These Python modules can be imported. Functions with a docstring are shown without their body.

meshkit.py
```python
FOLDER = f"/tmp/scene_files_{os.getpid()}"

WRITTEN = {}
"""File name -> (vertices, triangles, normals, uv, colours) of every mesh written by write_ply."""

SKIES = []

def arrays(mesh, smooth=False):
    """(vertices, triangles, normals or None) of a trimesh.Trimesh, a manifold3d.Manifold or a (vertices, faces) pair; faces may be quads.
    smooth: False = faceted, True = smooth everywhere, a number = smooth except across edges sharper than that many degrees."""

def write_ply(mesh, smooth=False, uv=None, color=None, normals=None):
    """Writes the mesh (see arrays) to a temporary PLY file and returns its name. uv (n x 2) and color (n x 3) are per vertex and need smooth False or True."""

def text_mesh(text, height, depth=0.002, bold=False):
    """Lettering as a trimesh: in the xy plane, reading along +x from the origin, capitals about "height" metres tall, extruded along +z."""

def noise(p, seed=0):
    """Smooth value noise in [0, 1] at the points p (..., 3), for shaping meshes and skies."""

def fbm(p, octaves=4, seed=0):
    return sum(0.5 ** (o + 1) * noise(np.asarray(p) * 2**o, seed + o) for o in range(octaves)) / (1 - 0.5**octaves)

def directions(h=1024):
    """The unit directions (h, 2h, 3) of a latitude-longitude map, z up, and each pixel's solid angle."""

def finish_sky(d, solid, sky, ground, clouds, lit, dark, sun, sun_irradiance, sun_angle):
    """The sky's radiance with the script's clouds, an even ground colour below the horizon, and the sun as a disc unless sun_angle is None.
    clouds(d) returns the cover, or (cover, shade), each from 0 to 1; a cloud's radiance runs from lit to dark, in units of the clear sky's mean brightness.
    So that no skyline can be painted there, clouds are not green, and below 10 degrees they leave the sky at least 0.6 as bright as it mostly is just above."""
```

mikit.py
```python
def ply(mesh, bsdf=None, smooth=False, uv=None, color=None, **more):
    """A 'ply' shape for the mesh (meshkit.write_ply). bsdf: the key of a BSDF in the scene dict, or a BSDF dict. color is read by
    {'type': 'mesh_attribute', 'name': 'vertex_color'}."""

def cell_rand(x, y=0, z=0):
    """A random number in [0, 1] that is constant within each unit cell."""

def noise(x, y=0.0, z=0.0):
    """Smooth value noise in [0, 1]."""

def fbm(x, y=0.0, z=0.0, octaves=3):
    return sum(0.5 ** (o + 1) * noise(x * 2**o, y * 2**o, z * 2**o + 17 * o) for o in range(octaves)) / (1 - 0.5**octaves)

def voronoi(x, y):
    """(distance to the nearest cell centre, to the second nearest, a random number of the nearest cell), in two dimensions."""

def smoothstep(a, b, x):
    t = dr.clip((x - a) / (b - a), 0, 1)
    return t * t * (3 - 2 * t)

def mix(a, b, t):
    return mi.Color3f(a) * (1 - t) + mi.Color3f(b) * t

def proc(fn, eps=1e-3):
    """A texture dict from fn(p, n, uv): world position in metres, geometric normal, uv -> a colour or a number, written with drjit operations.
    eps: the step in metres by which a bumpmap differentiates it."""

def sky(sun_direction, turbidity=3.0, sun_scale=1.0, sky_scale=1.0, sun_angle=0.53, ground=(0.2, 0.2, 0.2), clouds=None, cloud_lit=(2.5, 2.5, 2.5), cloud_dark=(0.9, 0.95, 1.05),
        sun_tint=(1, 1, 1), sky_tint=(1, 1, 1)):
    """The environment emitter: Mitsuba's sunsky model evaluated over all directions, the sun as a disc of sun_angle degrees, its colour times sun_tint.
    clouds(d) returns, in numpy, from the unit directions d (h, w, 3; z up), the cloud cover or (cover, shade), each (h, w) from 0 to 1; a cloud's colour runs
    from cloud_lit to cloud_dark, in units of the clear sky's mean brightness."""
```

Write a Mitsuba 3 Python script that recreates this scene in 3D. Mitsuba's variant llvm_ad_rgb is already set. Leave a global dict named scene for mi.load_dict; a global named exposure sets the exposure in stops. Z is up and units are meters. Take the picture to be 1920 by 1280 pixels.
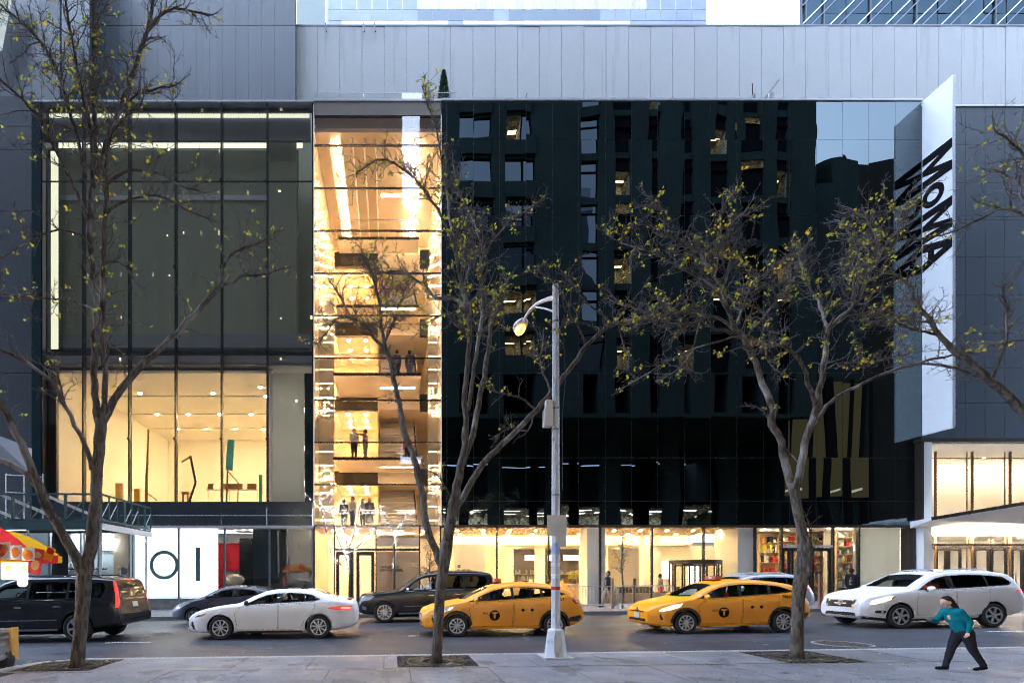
import math, random
import numpy as np, trimesh, manifold3d, shapely
import shapely.geometry as sg
from shapely import affinity
import drjit as dr, mitsuba as mi
import mikit, meshkit
from mikit import proc, noise, fbm, voronoi, cell_rand, smoothstep, mix

scene, labels = {}, {}
T = mi.ScalarTransform4f

# ------------------------------------------------------------------ camera, sky, exposure
EYE = 1.75                    # lens height over the road, metres
FOCAL = 960.0                 # focal length in pixels of a 1920 px wide frame
CX, CY = 730.0, 1080.0        # where the optical axis meets the frame (lens shifted up and to the right)
scene['camera'] = {
    'type': 'perspective', 'fov': 90.0, 'fov_axis': 'x', 'near_clip': 0.1, 'far_clip': 2000.0,
    'principal_point_offset_x': (960 - CX) / 1920, 'principal_point_offset_y': (640 - CY) / 1280,
    'to_world': T().look_at(origin=[0, 0, EYE], target=[0, 1, EYE], up=[0, 0, 1])}
exposure = 4.3
SKY = (3.75, 4.7, 6.5)     # cloudy evening sky, paler towards the west where the sun went down


def cloud_cover(d):
    n = meshkit.fbm(d * np.array([3.0, 3.0, 6.0]), 4, 5)
    west = 0.5 + 0.5 * d[..., 0]                       # 0 in the west, 1 in the east
    return np.ones(n.shape), np.clip(1 - (1 - west) ** 1.57 + (n - 0.5) * 0.3, 0, 1)


scene['sky'] = mikit.sky((-0.8, 0.55, 0.2), turbidity=3, sun_scale=0.0, sky_scale=1.0, sun_angle=10, clouds=cloud_cover,
                         cloud_lit=tuple(1.75 * c for c in SKY), cloud_dark=tuple(0.5 * c for c in SKY), ground=(0.12, 0.12, 0.13))


# ------------------------------------------------------------------ helpers
def at(px, py, Y):
    """World point at depth Y that a measurement (px, py) taken on the 1920 x 1280 photograph stands for."""
    return np.array([(px - CX) / FOCAL * Y, Y, EYE + (CY - py) / FOCAL * Y])


def X(px, Y=27.0):
    return (px - CX) / FOCAL * Y


def Z(py, Y=27.0):
    return EYE + (CY - py) / FOCAL * Y


SLOPE = 0.0125


def gz(x):
    """Height of the road: the street climbs gently to the east."""
    return SLOPE * x


used = {}


def key_for(base):
    n = used.get(base, 0)
    used[base] = n + 1
    return base if n == 0 else f'{base}_{n:03d}'


def bsdf_ref(m):
    return {'type': 'ref', 'id': m}


def put(key, mesh, mat, smooth=False, emit=None, weight=None, uv=None, color=None, to_world=None):
    d = mesh if isinstance(mesh, dict) else mikit.ply(mesh, mat, smooth, uv=uv, color=color)
    d = dict(d)
    if mat is not None:
        d['bsdf'] = bsdf_ref(mat)
    if emit is not None:
        e = {'type': 'area', 'radiance': {'type': 'rgb', 'value': [float(c) for c in emit]}}
        if weight is not None:
            e['sampling_weight'] = float(weight)
        d['emitter'] = e
    if to_world is not None:
        d['to_world'] = to_world
    scene[key] = d
    return key


def tag(key, label=None, cat=None, group=None, kind=None):
    d = labels.setdefault(key, {})
    for k, v in (('label', label), ('category', cat), ('group', group), ('kind', kind)):
        if v:
            d[k] = v
    return key


def thing(name, label, cat, group=None):
    return tag(key_for(name), label, cat, group)


def solo(name, mesh, mat, label, cat, group=None, smooth=False, **kw):
    k = thing(name, label, cat, group)
    put(k, mesh, mat, smooth, **kw)
    return k


def part(parent, name, mesh, mat, smooth=False, label=None, kind=None, **kw):
    k = key_for(f'{parent}__{name}')
    put(k, mesh, mat, smooth, **kw)
    if label or kind:
        tag(k, label, kind=kind)
    return k


def struct(name, mesh, mat, smooth=False, label=None, cat=None, **kw):
    k = key_for(name)
    put(k, mesh, mat, smooth, **kw)
    tag(k, label, cat, kind='structure')
    return k


class MB:
    """Collects boxes, sheets and tubes into one mesh."""

    def __init__(self):
        self.v, self.f, self.n = [], [], 0

    def add(self, v, f):
        v, f = np.asarray(v, float), np.asarray(f, int)
        if f.shape[1] == 4:
            f = np.vstack([f[:, [0, 1, 2]], f[:, [0, 2, 3]]])
        self.v.append(v)
        self.f.append(f + self.n)
        self.n += len(v)
        return self

    def mesh(self, m):
        if hasattr(m, 'to_mesh'):
            q = m.to_mesh()
            return self.add(q.vert_properties[:, :3], q.tri_verts)
        return self.add(m.vertices, m.faces)

    def box(self, x0, x1, y0, y1, z0, z1):
        x0, x1 = sorted((x0, x1)); y0, y1 = sorted((y0, y1)); z0, z1 = sorted((z0, z1))
        v = [(x, y, z) for z in (z0, z1) for y in (y0, y1) for x in (x0, x1)]
        return self.add(v, [[0, 2, 3, 1], [4, 5, 7, 6], [0, 1, 5, 4], [2, 6, 7, 3], [0, 4, 6, 2], [1, 3, 7, 5]])

    def quad(self, a, b, c, d):
        return self.add([a, b, c, d], [[0, 1, 2, 3]])

    def bar(self, a, b, w, h=None, up=(0, 0, 1)):
        """A straight bar of rectangular section from a to b."""
        a, b = np.asarray(a, float), np.asarray(b, float)
        h = w if h is None else h
        t = (b - a) / np.linalg.norm(b - a)
        s = np.cross(t, up)
        if np.linalg.norm(s) < 1e-6:
            s = np.cross(t, (1, 0, 0))
        s /= np.linalg.norm(s)
        u = np.cross(s, t)
        c = [(-1, -1), (1, -1), (1, 1), (-1, 1)]
        v = [p + s * i * w / 2 + u * j * h / 2 for p in (a, b) for i, j in c]
        return self.add(v, [[3, 2, 1, 0], [4, 5, 6, 7], [0, 1, 5, 4], [1, 2, 6, 5], [2, 3, 7, 6], [3, 0, 4, 7]])

    def tube(self, pts, rad, sides=6, caps=True):
        p = np.asarray(pts, float)
        r = np.broadcast_to(np.asarray(rad, float), (len(p),))
        t = np.gradient(p, axis=0)
        t /= np.linalg.norm(t, axis=1, keepdims=True) + 1e-12
        a = np.cross(t[0], (0, 0, 1) if abs(t[0][2]) < 0.9 else (1, 0, 0))
        fr = []
        for ti in t:
            a = a - ti * (a @ ti)
            a = a / (np.linalg.norm(a) + 1e-12)
            fr.append((a, np.cross(ti, a)))
        ang = np.arange(sides) * 2 * np.pi / sides
        v = np.concatenate([p[i] + r[i] * (np.cos(ang)[:, None] * fr[i][0] + np.sin(ang)[:, None] * fr[i][1]) for i in range(len(p))])
        q = []
        for i in range(len(p) - 1):
            for j in range(sides):
                k = (j + 1) % sides
                q.append([i * sides + j, i * sides + k, (i + 1) * sides + k, (i + 1) * sides + j])
        f = np.array(q)
        f = np.vstack([f[:, [0, 1, 2]], f[:, [0, 2, 3]]])
        if caps:
            e = (len(p) - 1) * sides
            f = np.vstack([f, [[0, j + 1, j] for j in range(1, sides - 1)], [[e, e + j, e + j + 1] for j in range(1, sides - 1)]])
        return self.add(v, f)

    def lathe(self, prof, c=(0, 0, 0), axis='z', n=24):
        """prof: (radius, height) pairs turned about an axis through c."""
        prof = np.asarray(prof, float)
        ang = np.arange(n) * 2 * np.pi / n
        ring = np.stack([np.cos(ang), np.sin(ang)], 1)
        v = np.concatenate([np.hstack([ring * r, np.full((n, 1), h)]) for r, h in prof])
        if axis == 'y':
            v = v[:, [0, 2, 1]] * [1, 1, -1]
            v = np.stack([v[:, 0], v[:, 1], v[:, 2]], 1)
        elif axis == 'x':
            v = v[:, [2, 0, 1]]
        q = [[i * n + j, i * n + (j + 1) % n, (i + 1) * n + (j + 1) % n, (i + 1) * n + j] for i in range(len(prof) - 1) for j in range(n)]
        return self.add(v + np.asarray(c, float), q)

    def sphere(self, c, r, sub=1):
        m = trimesh.creation.icosphere(subdivisions=sub)
        return self.add(m.vertices * r + np.asarray(c, float), m.faces)

    def get(self):
        return np.vstack(self.v), np.vstack(self.f)

    def tri(self):
        v, f = self.get()
        return trimesh.Trimesh(v, f, process=False)

    def shear(self):
        """Lets what stands on the street follow its slope."""
        self.v = [v + np.stack([v[:, 0] * 0, v[:, 0] * 0, SLOPE * v[:, 0]], 1) for v in self.v]
        return self


def box(*a):
    return MB().box(*a).get()


def extrude(poly, depth):
    """Shapely polygon (or several) extruded along +z."""
    gs = getattr(poly, 'geoms', [poly])
    return trimesh.util.concatenate([trimesh.creation.extrude_polygon(g, depth, engine='earcut') for g in gs if g.area > 1e-9])


def on_wall(mesh, x, y, z):
    """Turns a mesh drawn in the xy plane (+z towards the viewer) to stand on a wall that faces the street."""
    v = np.asarray(mesh.vertices)
    return np.stack([v[:, 0] + x, y - v[:, 2], v[:, 1] + z], 1), np.asarray(mesh.faces)[:, ::1]


def moved(mesh, M):
    v, f = (mesh[0], mesh[1]) if isinstance(mesh, tuple) else (np.asarray(mesh.vertices), np.asarray(mesh.faces))
    M = np.asarray(M, float)
    return v @ M[:3, :3].T + M[:3, 3], f


def rot(axis, deg, loc=(0, 0, 0)):
    M = trimesh.transformations.rotation_matrix(math.radians(deg), axis)
    M[:3, 3] = loc
    return M


def disc(c, r, n=10, down=True):
    a = np.arange(n) * 2 * np.pi / n * (-1 if down else 1)
    v = np.vstack([[c], np.stack([c[0] + r * np.cos(a), c[1] + r * np.sin(a), a * 0 + c[2]], 1)])
    return v, np.array([[0, 1 + i, 1 + (i + 1) % n] for i in range(n)])


def down_sheet(x0, x1, y0, y1, z):
    return np.array([(x0, y0, z), (x0, y1, z), (x1, y1, z), (x1, y0, z)], float), np.array([[0, 1, 2], [0, 2, 3]])


# ------------------------------------------------------------------ materials
def rgb(*c):
    return {'type': 'rgb', 'value': list(c)}


def col(c):
    return c if isinstance(c, dict) else rgb(*c)


def matte(name, c):
    scene[name] = {'type': 'twosided', 'bsdf': {'type': 'diffuse', 'reflectance': col(c)}}


def gloss(name, c, rough=0.3, metal=0.0, spec=0.5, coat=0.0, coat_gloss=0.95, bump=None):
    b = {'type': 'principled', 'base_color': col(c), 'roughness': rough, 'metallic': float(metal), 'specular': float(spec)}
    if coat:
        b['clearcoat'] = float(coat)
        b['clearcoat_gloss'] = float(coat_gloss)
    if bump:
        b = {'type': 'bumpmap', 'arbitrary': proc(bump[0], bump[2] if len(bump) > 2 else 1e-3), 'scale': float(bump[1]), 'bsdf': b}
    scene[name] = {'type': 'twosided', 'bsdf': b}


def grain(c, amount=0.12, scale=3.0, fine=40.0):
    """A colour with blotches and grit."""
    def fn(p, n, uv):
        a = fbm(p.x * scale, p.y * scale, p.z * scale, 3)
        b = noise(p.x * fine, p.y * fine, p.z * fine)
        return mi.Color3f(*c) * (1 + amount * (2 * a - 1) * 1.4 + amount * 0.7 * (2 * b - 1))
    return proc(fn)


def asphalt_fn(p, n, uv):
    g = noise(p.x * 60, p.y * 60)
    b = fbm(p.x * 0.7, p.y * 1.3, 3.0, 4)
    patch = cell_rand(dr.floor(p.x / 4.3 + 0.3), dr.floor(p.y / 2.6), 4)
    st = smoothstep(0.60, 0.66, fbm(p.x * 0.45 + 7, p.y * 2.2, 1.0, 4))
    c = mix((0.021, 0.022, 0.028), (0.037, 0.039, 0.049), b) * (0.86 + 0.3 * patch)
    c = c * (0.8 + 0.4 * g)
    q = voronoi(p.x * 0.55 + 0.3 * fbm(p.x * 3, p.y * 3, 2.0, 2), p.y * 0.8 + 0.3 * fbm(p.x * 3 + 5, p.y * 3, 2.0, 2))
    tar = smoothstep(0.03, 0.012, q[1] - q[0]) * smoothstep(0.5, 0.55, noise(p.x * 0.4 + 2, p.y * 0.6))
    pale = smoothstep(0.86, 0.93, noise(p.x * 9 + 3, p.y * 9)) * smoothstep(0.5, 0.7, fbm(p.x * 1.1, p.y * 1.1 + 5, 0.0, 2))
    c = mix(mix(c, (0.022, 0.022, 0.026), st * 0.6), (0.014, 0.014, 0.015), tar * 0.8)
    return mix(c, (0.2, 0.2, 0.2), pale * 0.5)


def asphalt_rough(p, n, uv):
    return 0.34 + 0.3 * fbm(p.x * 0.9, p.y * 1.8, 2.0, 3)


def slab_fn(p, n, uv):
    i, j = dr.floor(p.x / 1.37), dr.floor(p.y / 1.4)
    tone = 0.86 + 0.26 * cell_rand(i, j, 7)
    a = fbm(p.x * 2.3, p.y * 2.3, 0.0, 4)
    g = noise(p.x * 90, p.y * 90)
    gum = smoothstep(0.024, 0.015, voronoi(p.x * 2.1, p.y * 2.1)[0] / 2.1) * smoothstep(0.42, 0.5, noise(p.x * 1.7 + 3, p.y * 1.7))
    pale = smoothstep(0.015, 0.008, voronoi(p.x * 3.3 + 9, p.y * 3.3)[0] / 3.3) * smoothstep(0.55, 0.6, noise(p.x * 1.3 + 8, p.y * 1.3))
    wet = smoothstep(0.56, 0.60, fbm(p.x * 0.8 + 3, p.y * 0.8, 4.0, 5))
    spill = smoothstep(0.66, 0.69, fbm(p.x * 1.7 + 13, p.y * 1.7, 9.0, 4))
    q = voronoi(p.x * 0.9 + 0.25 * fbm(p.x * 4, p.y * 4, 2.0, 2), p.y * 0.9 + 0.25 * fbm(p.x * 4 + 5, p.y * 4, 2.0, 2))
    crack = smoothstep(0.014, 0.004, q[1] - q[0]) * dr.select(cell_rand(i, j, 3) > 0.62, 1.0, 0.0)
    c = mi.Color3f(0.150, 0.144, 0.158) * tone * (0.70 + 0.55 * a) * (0.86 + 0.28 * g)
    c = mix(mix(c, (0.085, 0.08, 0.08), wet * 0.45), (0.06, 0.055, 0.055), spill * 0.55)
    return mix(mix(mix(c, (0.03, 0.028, 0.028), crack * 0.8), (0.028, 0.026, 0.026), gum), (0.34, 0.33, 0.31), pale)


def slab_rough(p, n, uv):
    return 0.38 + 0.35 * fbm(p.x * 1.4, p.y * 1.4, 6.0, 3)


def white_panel_fn(p, n, uv):
    s = fbm(p.x * 5.0, p.z * 5.0, 1.0, 3)
    t = 0.965 + 0.07 * cell_rand(dr.floor((p.x + 6.783) / 1.6033 + 0.002), 2, 5)
    run = smoothstep(0.66, 0.72, fbm(p.x * 2.6 + 5, p.z * 0.12 + 2, 1.0, 4))
    return mi.Color3f(0.345, 0.345, 0.335) * t * (0.97 + 0.06 * s) * (1 - 0.10 * run)


def grey_panel_fn(p, n, uv):
    s = fbm(p.x * 6.0, p.z * 0.2, 1.0, 3)
    t = 0.88 + 0.22 * cell_rand(dr.floor((p.x + 200.0) / 0.85), dr.floor(p.z / 7.0), 5)
    return mi.Color3f(0.072, 0.082, 0.096) * t * (0.94 + 0.12 * s)


def bark_fn(p, n, uv):
    a = fbm(p.x * 9, p.y * 9, p.z * 3.0, 3)
    cr = smoothstep(0.42, 0.5, noise(p.x * 34, p.y * 34, p.z * 7))
    pale = smoothstep(0.56, 0.68, fbm(p.x * 2.2 + 8, p.y * 2.2, p.z * 1.3, 3)) * smoothstep(2.6, 4.4, p.z)
    c = mix((0.075, 0.062, 0.052), (0.17, 0.145, 0.12), a) * (0.55 + 0.45 * cr)
    return mix(c, (0.36, 0.34, 0.33), pale * 0.5)


def bark_bump(p, n, uv):
    return noise(p.x * 40, p.y * 40, p.z * 8) + 0.5 * noise(p.x * 90, p.y * 90, p.z * 22)


def wood_fn(p, n, uv):
    r = fbm(p.x * 24, p.y * 1.2, p.z * 24, 3)
    return mix((0.50, 0.30, 0.13), (0.72, 0.49, 0.25), r)


def concrete_dark_fn(p, n, uv):
    return mi.Color3f(0.034, 0.047, 0.044) * (0.75 + 0.5 * fbm(p.x * 0.5, p.y * 0.5, p.z * 0.25, 4))


def mulch_fn(p, n, uv):
    v = voronoi(p.x * 22, p.y * 22)
    return mix((0.025, 0.02, 0.017), (0.15, 0.12, 0.085), v[2] * v[2]) * (0.6 + 0.5 * noise(p.x * 70, p.y * 70))


def steel_fn(p, n, uv):
    s = fbm(p.x * 5, p.y * 5, p.z * 1.2, 4)
    rust = smoothstep(0.63, 0.75, fbm(p.x * 11 + 2, p.y * 11, p.z * 4, 3))
    return mix(mi.Color3f(0.42, 0.43, 0.45) * (0.68 + 0.6 * s), (0.20, 0.17, 0.15), rust * 0.6)


def leaf_fn(p, n, uv):
    t = noise(p.x * 6, p.y * 6, p.z * 6)
    return mix(mix((0.50, 0.50, 0.07), (0.66, 0.46, 0.05), smoothstep(0.45, 0.7, t)), (0.26, 0.30, 0.05), smoothstep(0.45, 0.25, t))


gloss('asphalt', proc(asphalt_fn), proc(asphalt_rough), spec=0.5, bump=(lambda p, n, uv: noise(p.x * 70, p.y * 70), 0.0015, 4e-3))
gloss('paving', proc(slab_fn), proc(slab_rough), spec=0.45, bump=(lambda p, n, uv: fbm(p.x * 30, p.y * 30, 0.0, 2), 0.0015, 4e-3))
gloss('granite', grain((0.23, 0.225, 0.22), 0.2, 5, 120), 0.55)
matte('joint_dirt', (0.05, 0.048, 0.046))
matte('mulch', proc(mulch_fn))
gloss('white_panel', proc(white_panel_fn), 0.42, spec=0.35)
gloss('grey_panel', proc(grey_panel_fn), 0.42, spec=0.5)
gloss('blue_panel', grain((0.026, 0.049, 0.074), 0.08, 0.7, 12), 0.38, spec=0.5)
gloss('slate_panel', grain((0.040, 0.046, 0.056), 0.10, 0.6, 12), 0.4, spec=0.5)
gloss('seam_grey', (0.16, 0.18, 0.2), 0.4, 0.5)
gloss('pale_metal', (0.62, 0.64, 0.66), 0.35, 0.4)
gloss('black_metal', (0.018, 0.018, 0.02), 0.32, 0.2)
gloss('bronze_metal', (0.05, 0.04, 0.035), 0.35, 0.6)
gloss('brown_header', grain((0.24, 0.20, 0.165), 0.06, 0.8, 20), 0.45)
scene['mirror_glass'] = {'type': 'twosided', 'bsdf': {'type': 'conductor', 'specular_reflectance': rgb(0.122, 0.150, 0.162)}}
scene['clear_glass'] = {'type': 'thindielectric', 'int_ior': 1.5}
scene['coated_glass'] = {'type': 'thindielectric', 'int_ior': 1.78}
matte('cream_wall', (0.80, 0.77, 0.70))
matte('cream_ceiling', (0.78, 0.75, 0.68))
gloss('pale_floor', (0.42, 0.36, 0.28), 0.3)
matte('grey_shade', (0.29, 0.30, 0.215))
matte('light_grey', (0.46, 0.47, 0.46))
matte('mid_grey', (0.25, 0.255, 0.25))
matte('white_paint', (0.80, 0.80, 0.79))
matte('off_white', (0.62, 0.61, 0.58))
gloss('wood', proc(wood_fn), 0.4)
gloss('warm_metal', (0.80, 0.66, 0.48), 0.33, 0.75)
matte('concrete_dark', proc(concrete_dark_fn))
matte('brown_stone', grain((0.26, 0.21, 0.16), 0.12, 0.4, 6))
gloss('dark_window', (0.012, 0.014, 0.016), 0.02, spec=0.9)
matte('lamp_body', (0.7, 0.7, 0.7))
matte('black_matte', (0.012, 0.012, 0.013))
matte('crimson_wall', (0.62, 0.035, 0.05))
gloss('green_steel', grain((0.035, 0.085, 0.088), 0.12, 1.5, 30), 0.42)
gloss('galvanised', proc(steel_fn), 0.45, 0.25)
gloss('chrome', (0.72, 0.73, 0.75), 0.12, 1.0)
scene['bark'] = {'type': 'twosided', 'bsdf': {'type': 'bumpmap', 'arbitrary': proc(bark_bump, 3e-3), 'scale': 0.006,
                 'bsdf': {'type': 'diffuse', 'reflectance': proc(bark_fn)}}}
matte('twig', (0.15, 0.13, 0.125))
scene['leaf'] = {'type': 'principledthin', 'base_color': proc(leaf_fn), 'roughness': 0.55, 'diff_trans': 0.7}

WARM = np.array([1.0, 0.77, 0.41])
COOL = np.array([0.86, 0.95, 1.0])

scene['roller_blind'] = {'type': 'principledthin', 'base_color': rgb(0.62, 0.63, 0.60), 'roughness': 0.8, 'diff_trans': 1.1}
scene['car_glass_clear'] = {'type': 'thindielectric', 'int_ior': 1.5, 'specular_transmittance': rgb(0.80, 0.84, 0.82)}
scene['car_glass_dark'] = {'type': 'thindielectric', 'int_ior': 1.5, 'specular_transmittance': rgb(0.16, 0.17, 0.175)}
matte('cabin_dark', (0.045, 0.045, 0.048))
# ------------------------------------------------------------------ ground
F = 27.0                                   # depth of the museum's street front
rng = np.random.default_rng(7)


def ground_sheet(x0, x1, y0, y1, z):
    return np.array([(x0, y0, z + gz(x0)), (x1, y0, z + gz(x1)), (x1, y1, z + gz(x1)), (x0, y1, z + gz(x0))]), np.array([[0, 1, 2], [0, 2, 3]])


struct('road', ground_sheet(-200, 200, -80, 120, 0.0), 'asphalt', label='grey asphalt street in front of the museum', cat='road')
PITS = [(-6.75, -5.35, 9.08, 10.33), (0.18, 1.56, 9.03, 10.33), (7.0, 8.4, 8.92, 10.33)]

# near pavement: bed, kerb stones with a return at the lay-by, slabs
bed = sg.Polygon([(-7.0, -70), (-7.0, 9.4), (-6.9, 9.9), (-6.6, 10.2), (-6.1, 10.33), (90, 10.33), (90, -70)])
pit_boxes = [sg.box(a, c, b, d + 0.01) for a, b, c, d in PITS]
for q in pit_boxes:
    bed = bed.difference(q)


def flat(poly, z0, h):
    m = extrude(poly, h)
    v = np.array(m.vertices)
    v[:, 2] += z0 + gz(v[:, 0])
    return v, np.array(m.faces)


near = struct('near_pavement', flat(bed, -0.05, 0.187), 'joint_dirt', label='concrete pavement on the near side of the street', cat='pavement')
kerb_line = [(-7.0, 3.0), (-7.0, 4.9), (-7.0, 6.8), (-7.0, 8.2), (-7.0, 9.2), (-6.93, 9.75), (-6.65, 10.15), (-6.2, 10.33)] + [(x, 10.33) for x in np.arange(-4.7, 34, 1.83)]
for (xa, ya), (xb, yb) in zip(kerb_line, kerb_line[1:]):
    d = np.array([xb - xa, yb - ya]); d /= np.linalg.norm(d)
    nrm = np.array([-d[1], d[0]])
    a, b = np.array([xa, ya]) + d * 0.006, np.array([xb, yb]) - d * 0.006
    st = flat(sg.Polygon([a, b, b + nrm * 0.16, a + nrm * 0.16]), -0.05, 0.197 + rng.uniform(-0.003, 0.003))
    part(near, 'kerb_stone', st, 'granite')
xs = np.concatenate([np.arange(-6.95, 24.0, 1.37)])
rows = [(8.93, 10.32), (7.52, 8.92), (6.1, 7.51), (4.7, 6.09)]
for r, (ya, yb) in enumerate(rows):
    for i, xa in enumerate(xs):
        xa = xa + 0.44 * (r % 2)
        s = sg.box(xa + 0.006, ya + 0.006, xa + 1.364, yb - 0.006)
        s = s.intersection(bed.buffer(-0.004))
        for q in pit_boxes:
            s = s.difference(q.buffer(0.03))
        for g in getattr(s, 'geoms', [s]):
            if g.area > 0.05:
                v, f = flat(g, 0.10, 0.05 + rng.uniform(-0.003, 0.003))
                v[:, 2] += (v[:, 0] - xa) * rng.normal(0, 0.0015) + (v[:, 1] - ya) * rng.normal(0, 0.0015)
                part(near, 'paving_slab', (v, f), 'paving')
struct('plaza', ground_sheet(-6.9, 90, -70, 4.69, 0.149), 'paving', label='plaza paving behind the near pavement', cat='pavement')

for i, (a, b, c, d) in enumerate(PITS):
    n = 26
    gx, gy = np.meshgrid(np.linspace(a, b, n), np.linspace(c, d, n), indexing='ij')
    hgt = 0.118 + 0.035 * meshkit.fbm(np.stack([gx * 9, gy * 9, gx * 0], -1), 3, i)
    v = np.stack([gx, gy, hgt + gz(gx)], -1).reshape(-1, 3)
    q = [[p * n + r, (p + 1) * n + r, (p + 1) * n + r + 1, p * n + r + 1] for p in range(n - 1) for r in range(n - 1)]
    struct('soil', (v, np.array(q)), 'mulch', smooth=True, label=['bare soil bed round the left tree', 'bare soil bed round the middle tree', 'bare soil bed round the right tree'][i], cat='soil')

# far pavement
farb = struct('far_pavement', flat(sg.box(-90, 21.9, 90, 26.9), -0.05, 0.187), 'joint_dirt', label='concrete pavement along the museum front', cat='pavement')
for xa in np.arange(-24, 40, 1.83):
    part(farb, 'kerb_stone', flat(sg.box(xa + 0.006, 21.78, xa + 1.824, 21.93), -0.05, 0.2), 'granite')
for r, (ya, yb) in enumerate([(21.95, 23.55), (23.56, 25.2), (25.21, 26.88)]):
    for xa in np.arange(-20, 34, 1.8):
        part(farb, 'paving_slab', flat(sg.box(xa + 0.006, ya + 0.006, xa + 1.794, yb - 0.006), 0.1, 0.052), 'paving')

# worn lane dashes and iron covers in the road
for k, (xa, xb, y) in enumerate([(-7.9, -6.6, 14.15), (0.55, 0.85, 14.9), (16.6, 19.6, 14.2)]):
    struct('lane_dash', ground_sheet(xa, xb, y, y + 0.09, 0.004), 'off_white', label='worn white lane marking on the asphalt', cat='road marking')


def manhole(x, y, r, label):
    k = thing('manhole_cover', label, 'manhole cover')
    ring = sg.Point(0, 0).buffer(r, 24).difference(sg.Point(0, 0).buffer(r * 0.93, 24))
    lid = sg.Point(0, 0).buffer(r * 0.92, 24)
    knobs = sg.MultiPolygon([sg.box(a - 0.03, b - 0.03, a + 0.03, b + 0.03) for a in np.arange(-r, r, 0.1) for b in np.arange(-r, r, 0.1) if a * a + b * b < (r * 0.85) ** 2])
    put_at = lambda m, z: (np.asarray(m.vertices) + [x, y, gz(x) + z + 0], np.asarray(m.faces))
    part(k, 'frame', put_at(extrude(ring, 0.016), 0.0), 'granite')
    part(k, 'lid', put_at(extrude(lid, 0.006), 0.004), 'cast_iron')
    part(k, 'grip_pattern', put_at(extrude(knobs, 0.005), 0.0098), 'cast_iron', kind='stuff')


gloss('cast_iron', grain((0.085, 0.072, 0.062), 0.35, 6, 50), 0.45, 0.5)
manhole(10.75, 12.15, 0.58, 'large round manhole cover in the road near the right kerb')
manhole(-7.25, 16.4, 0.36, 'small pale manhole cover in the road behind the black rear-facing car')


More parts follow.
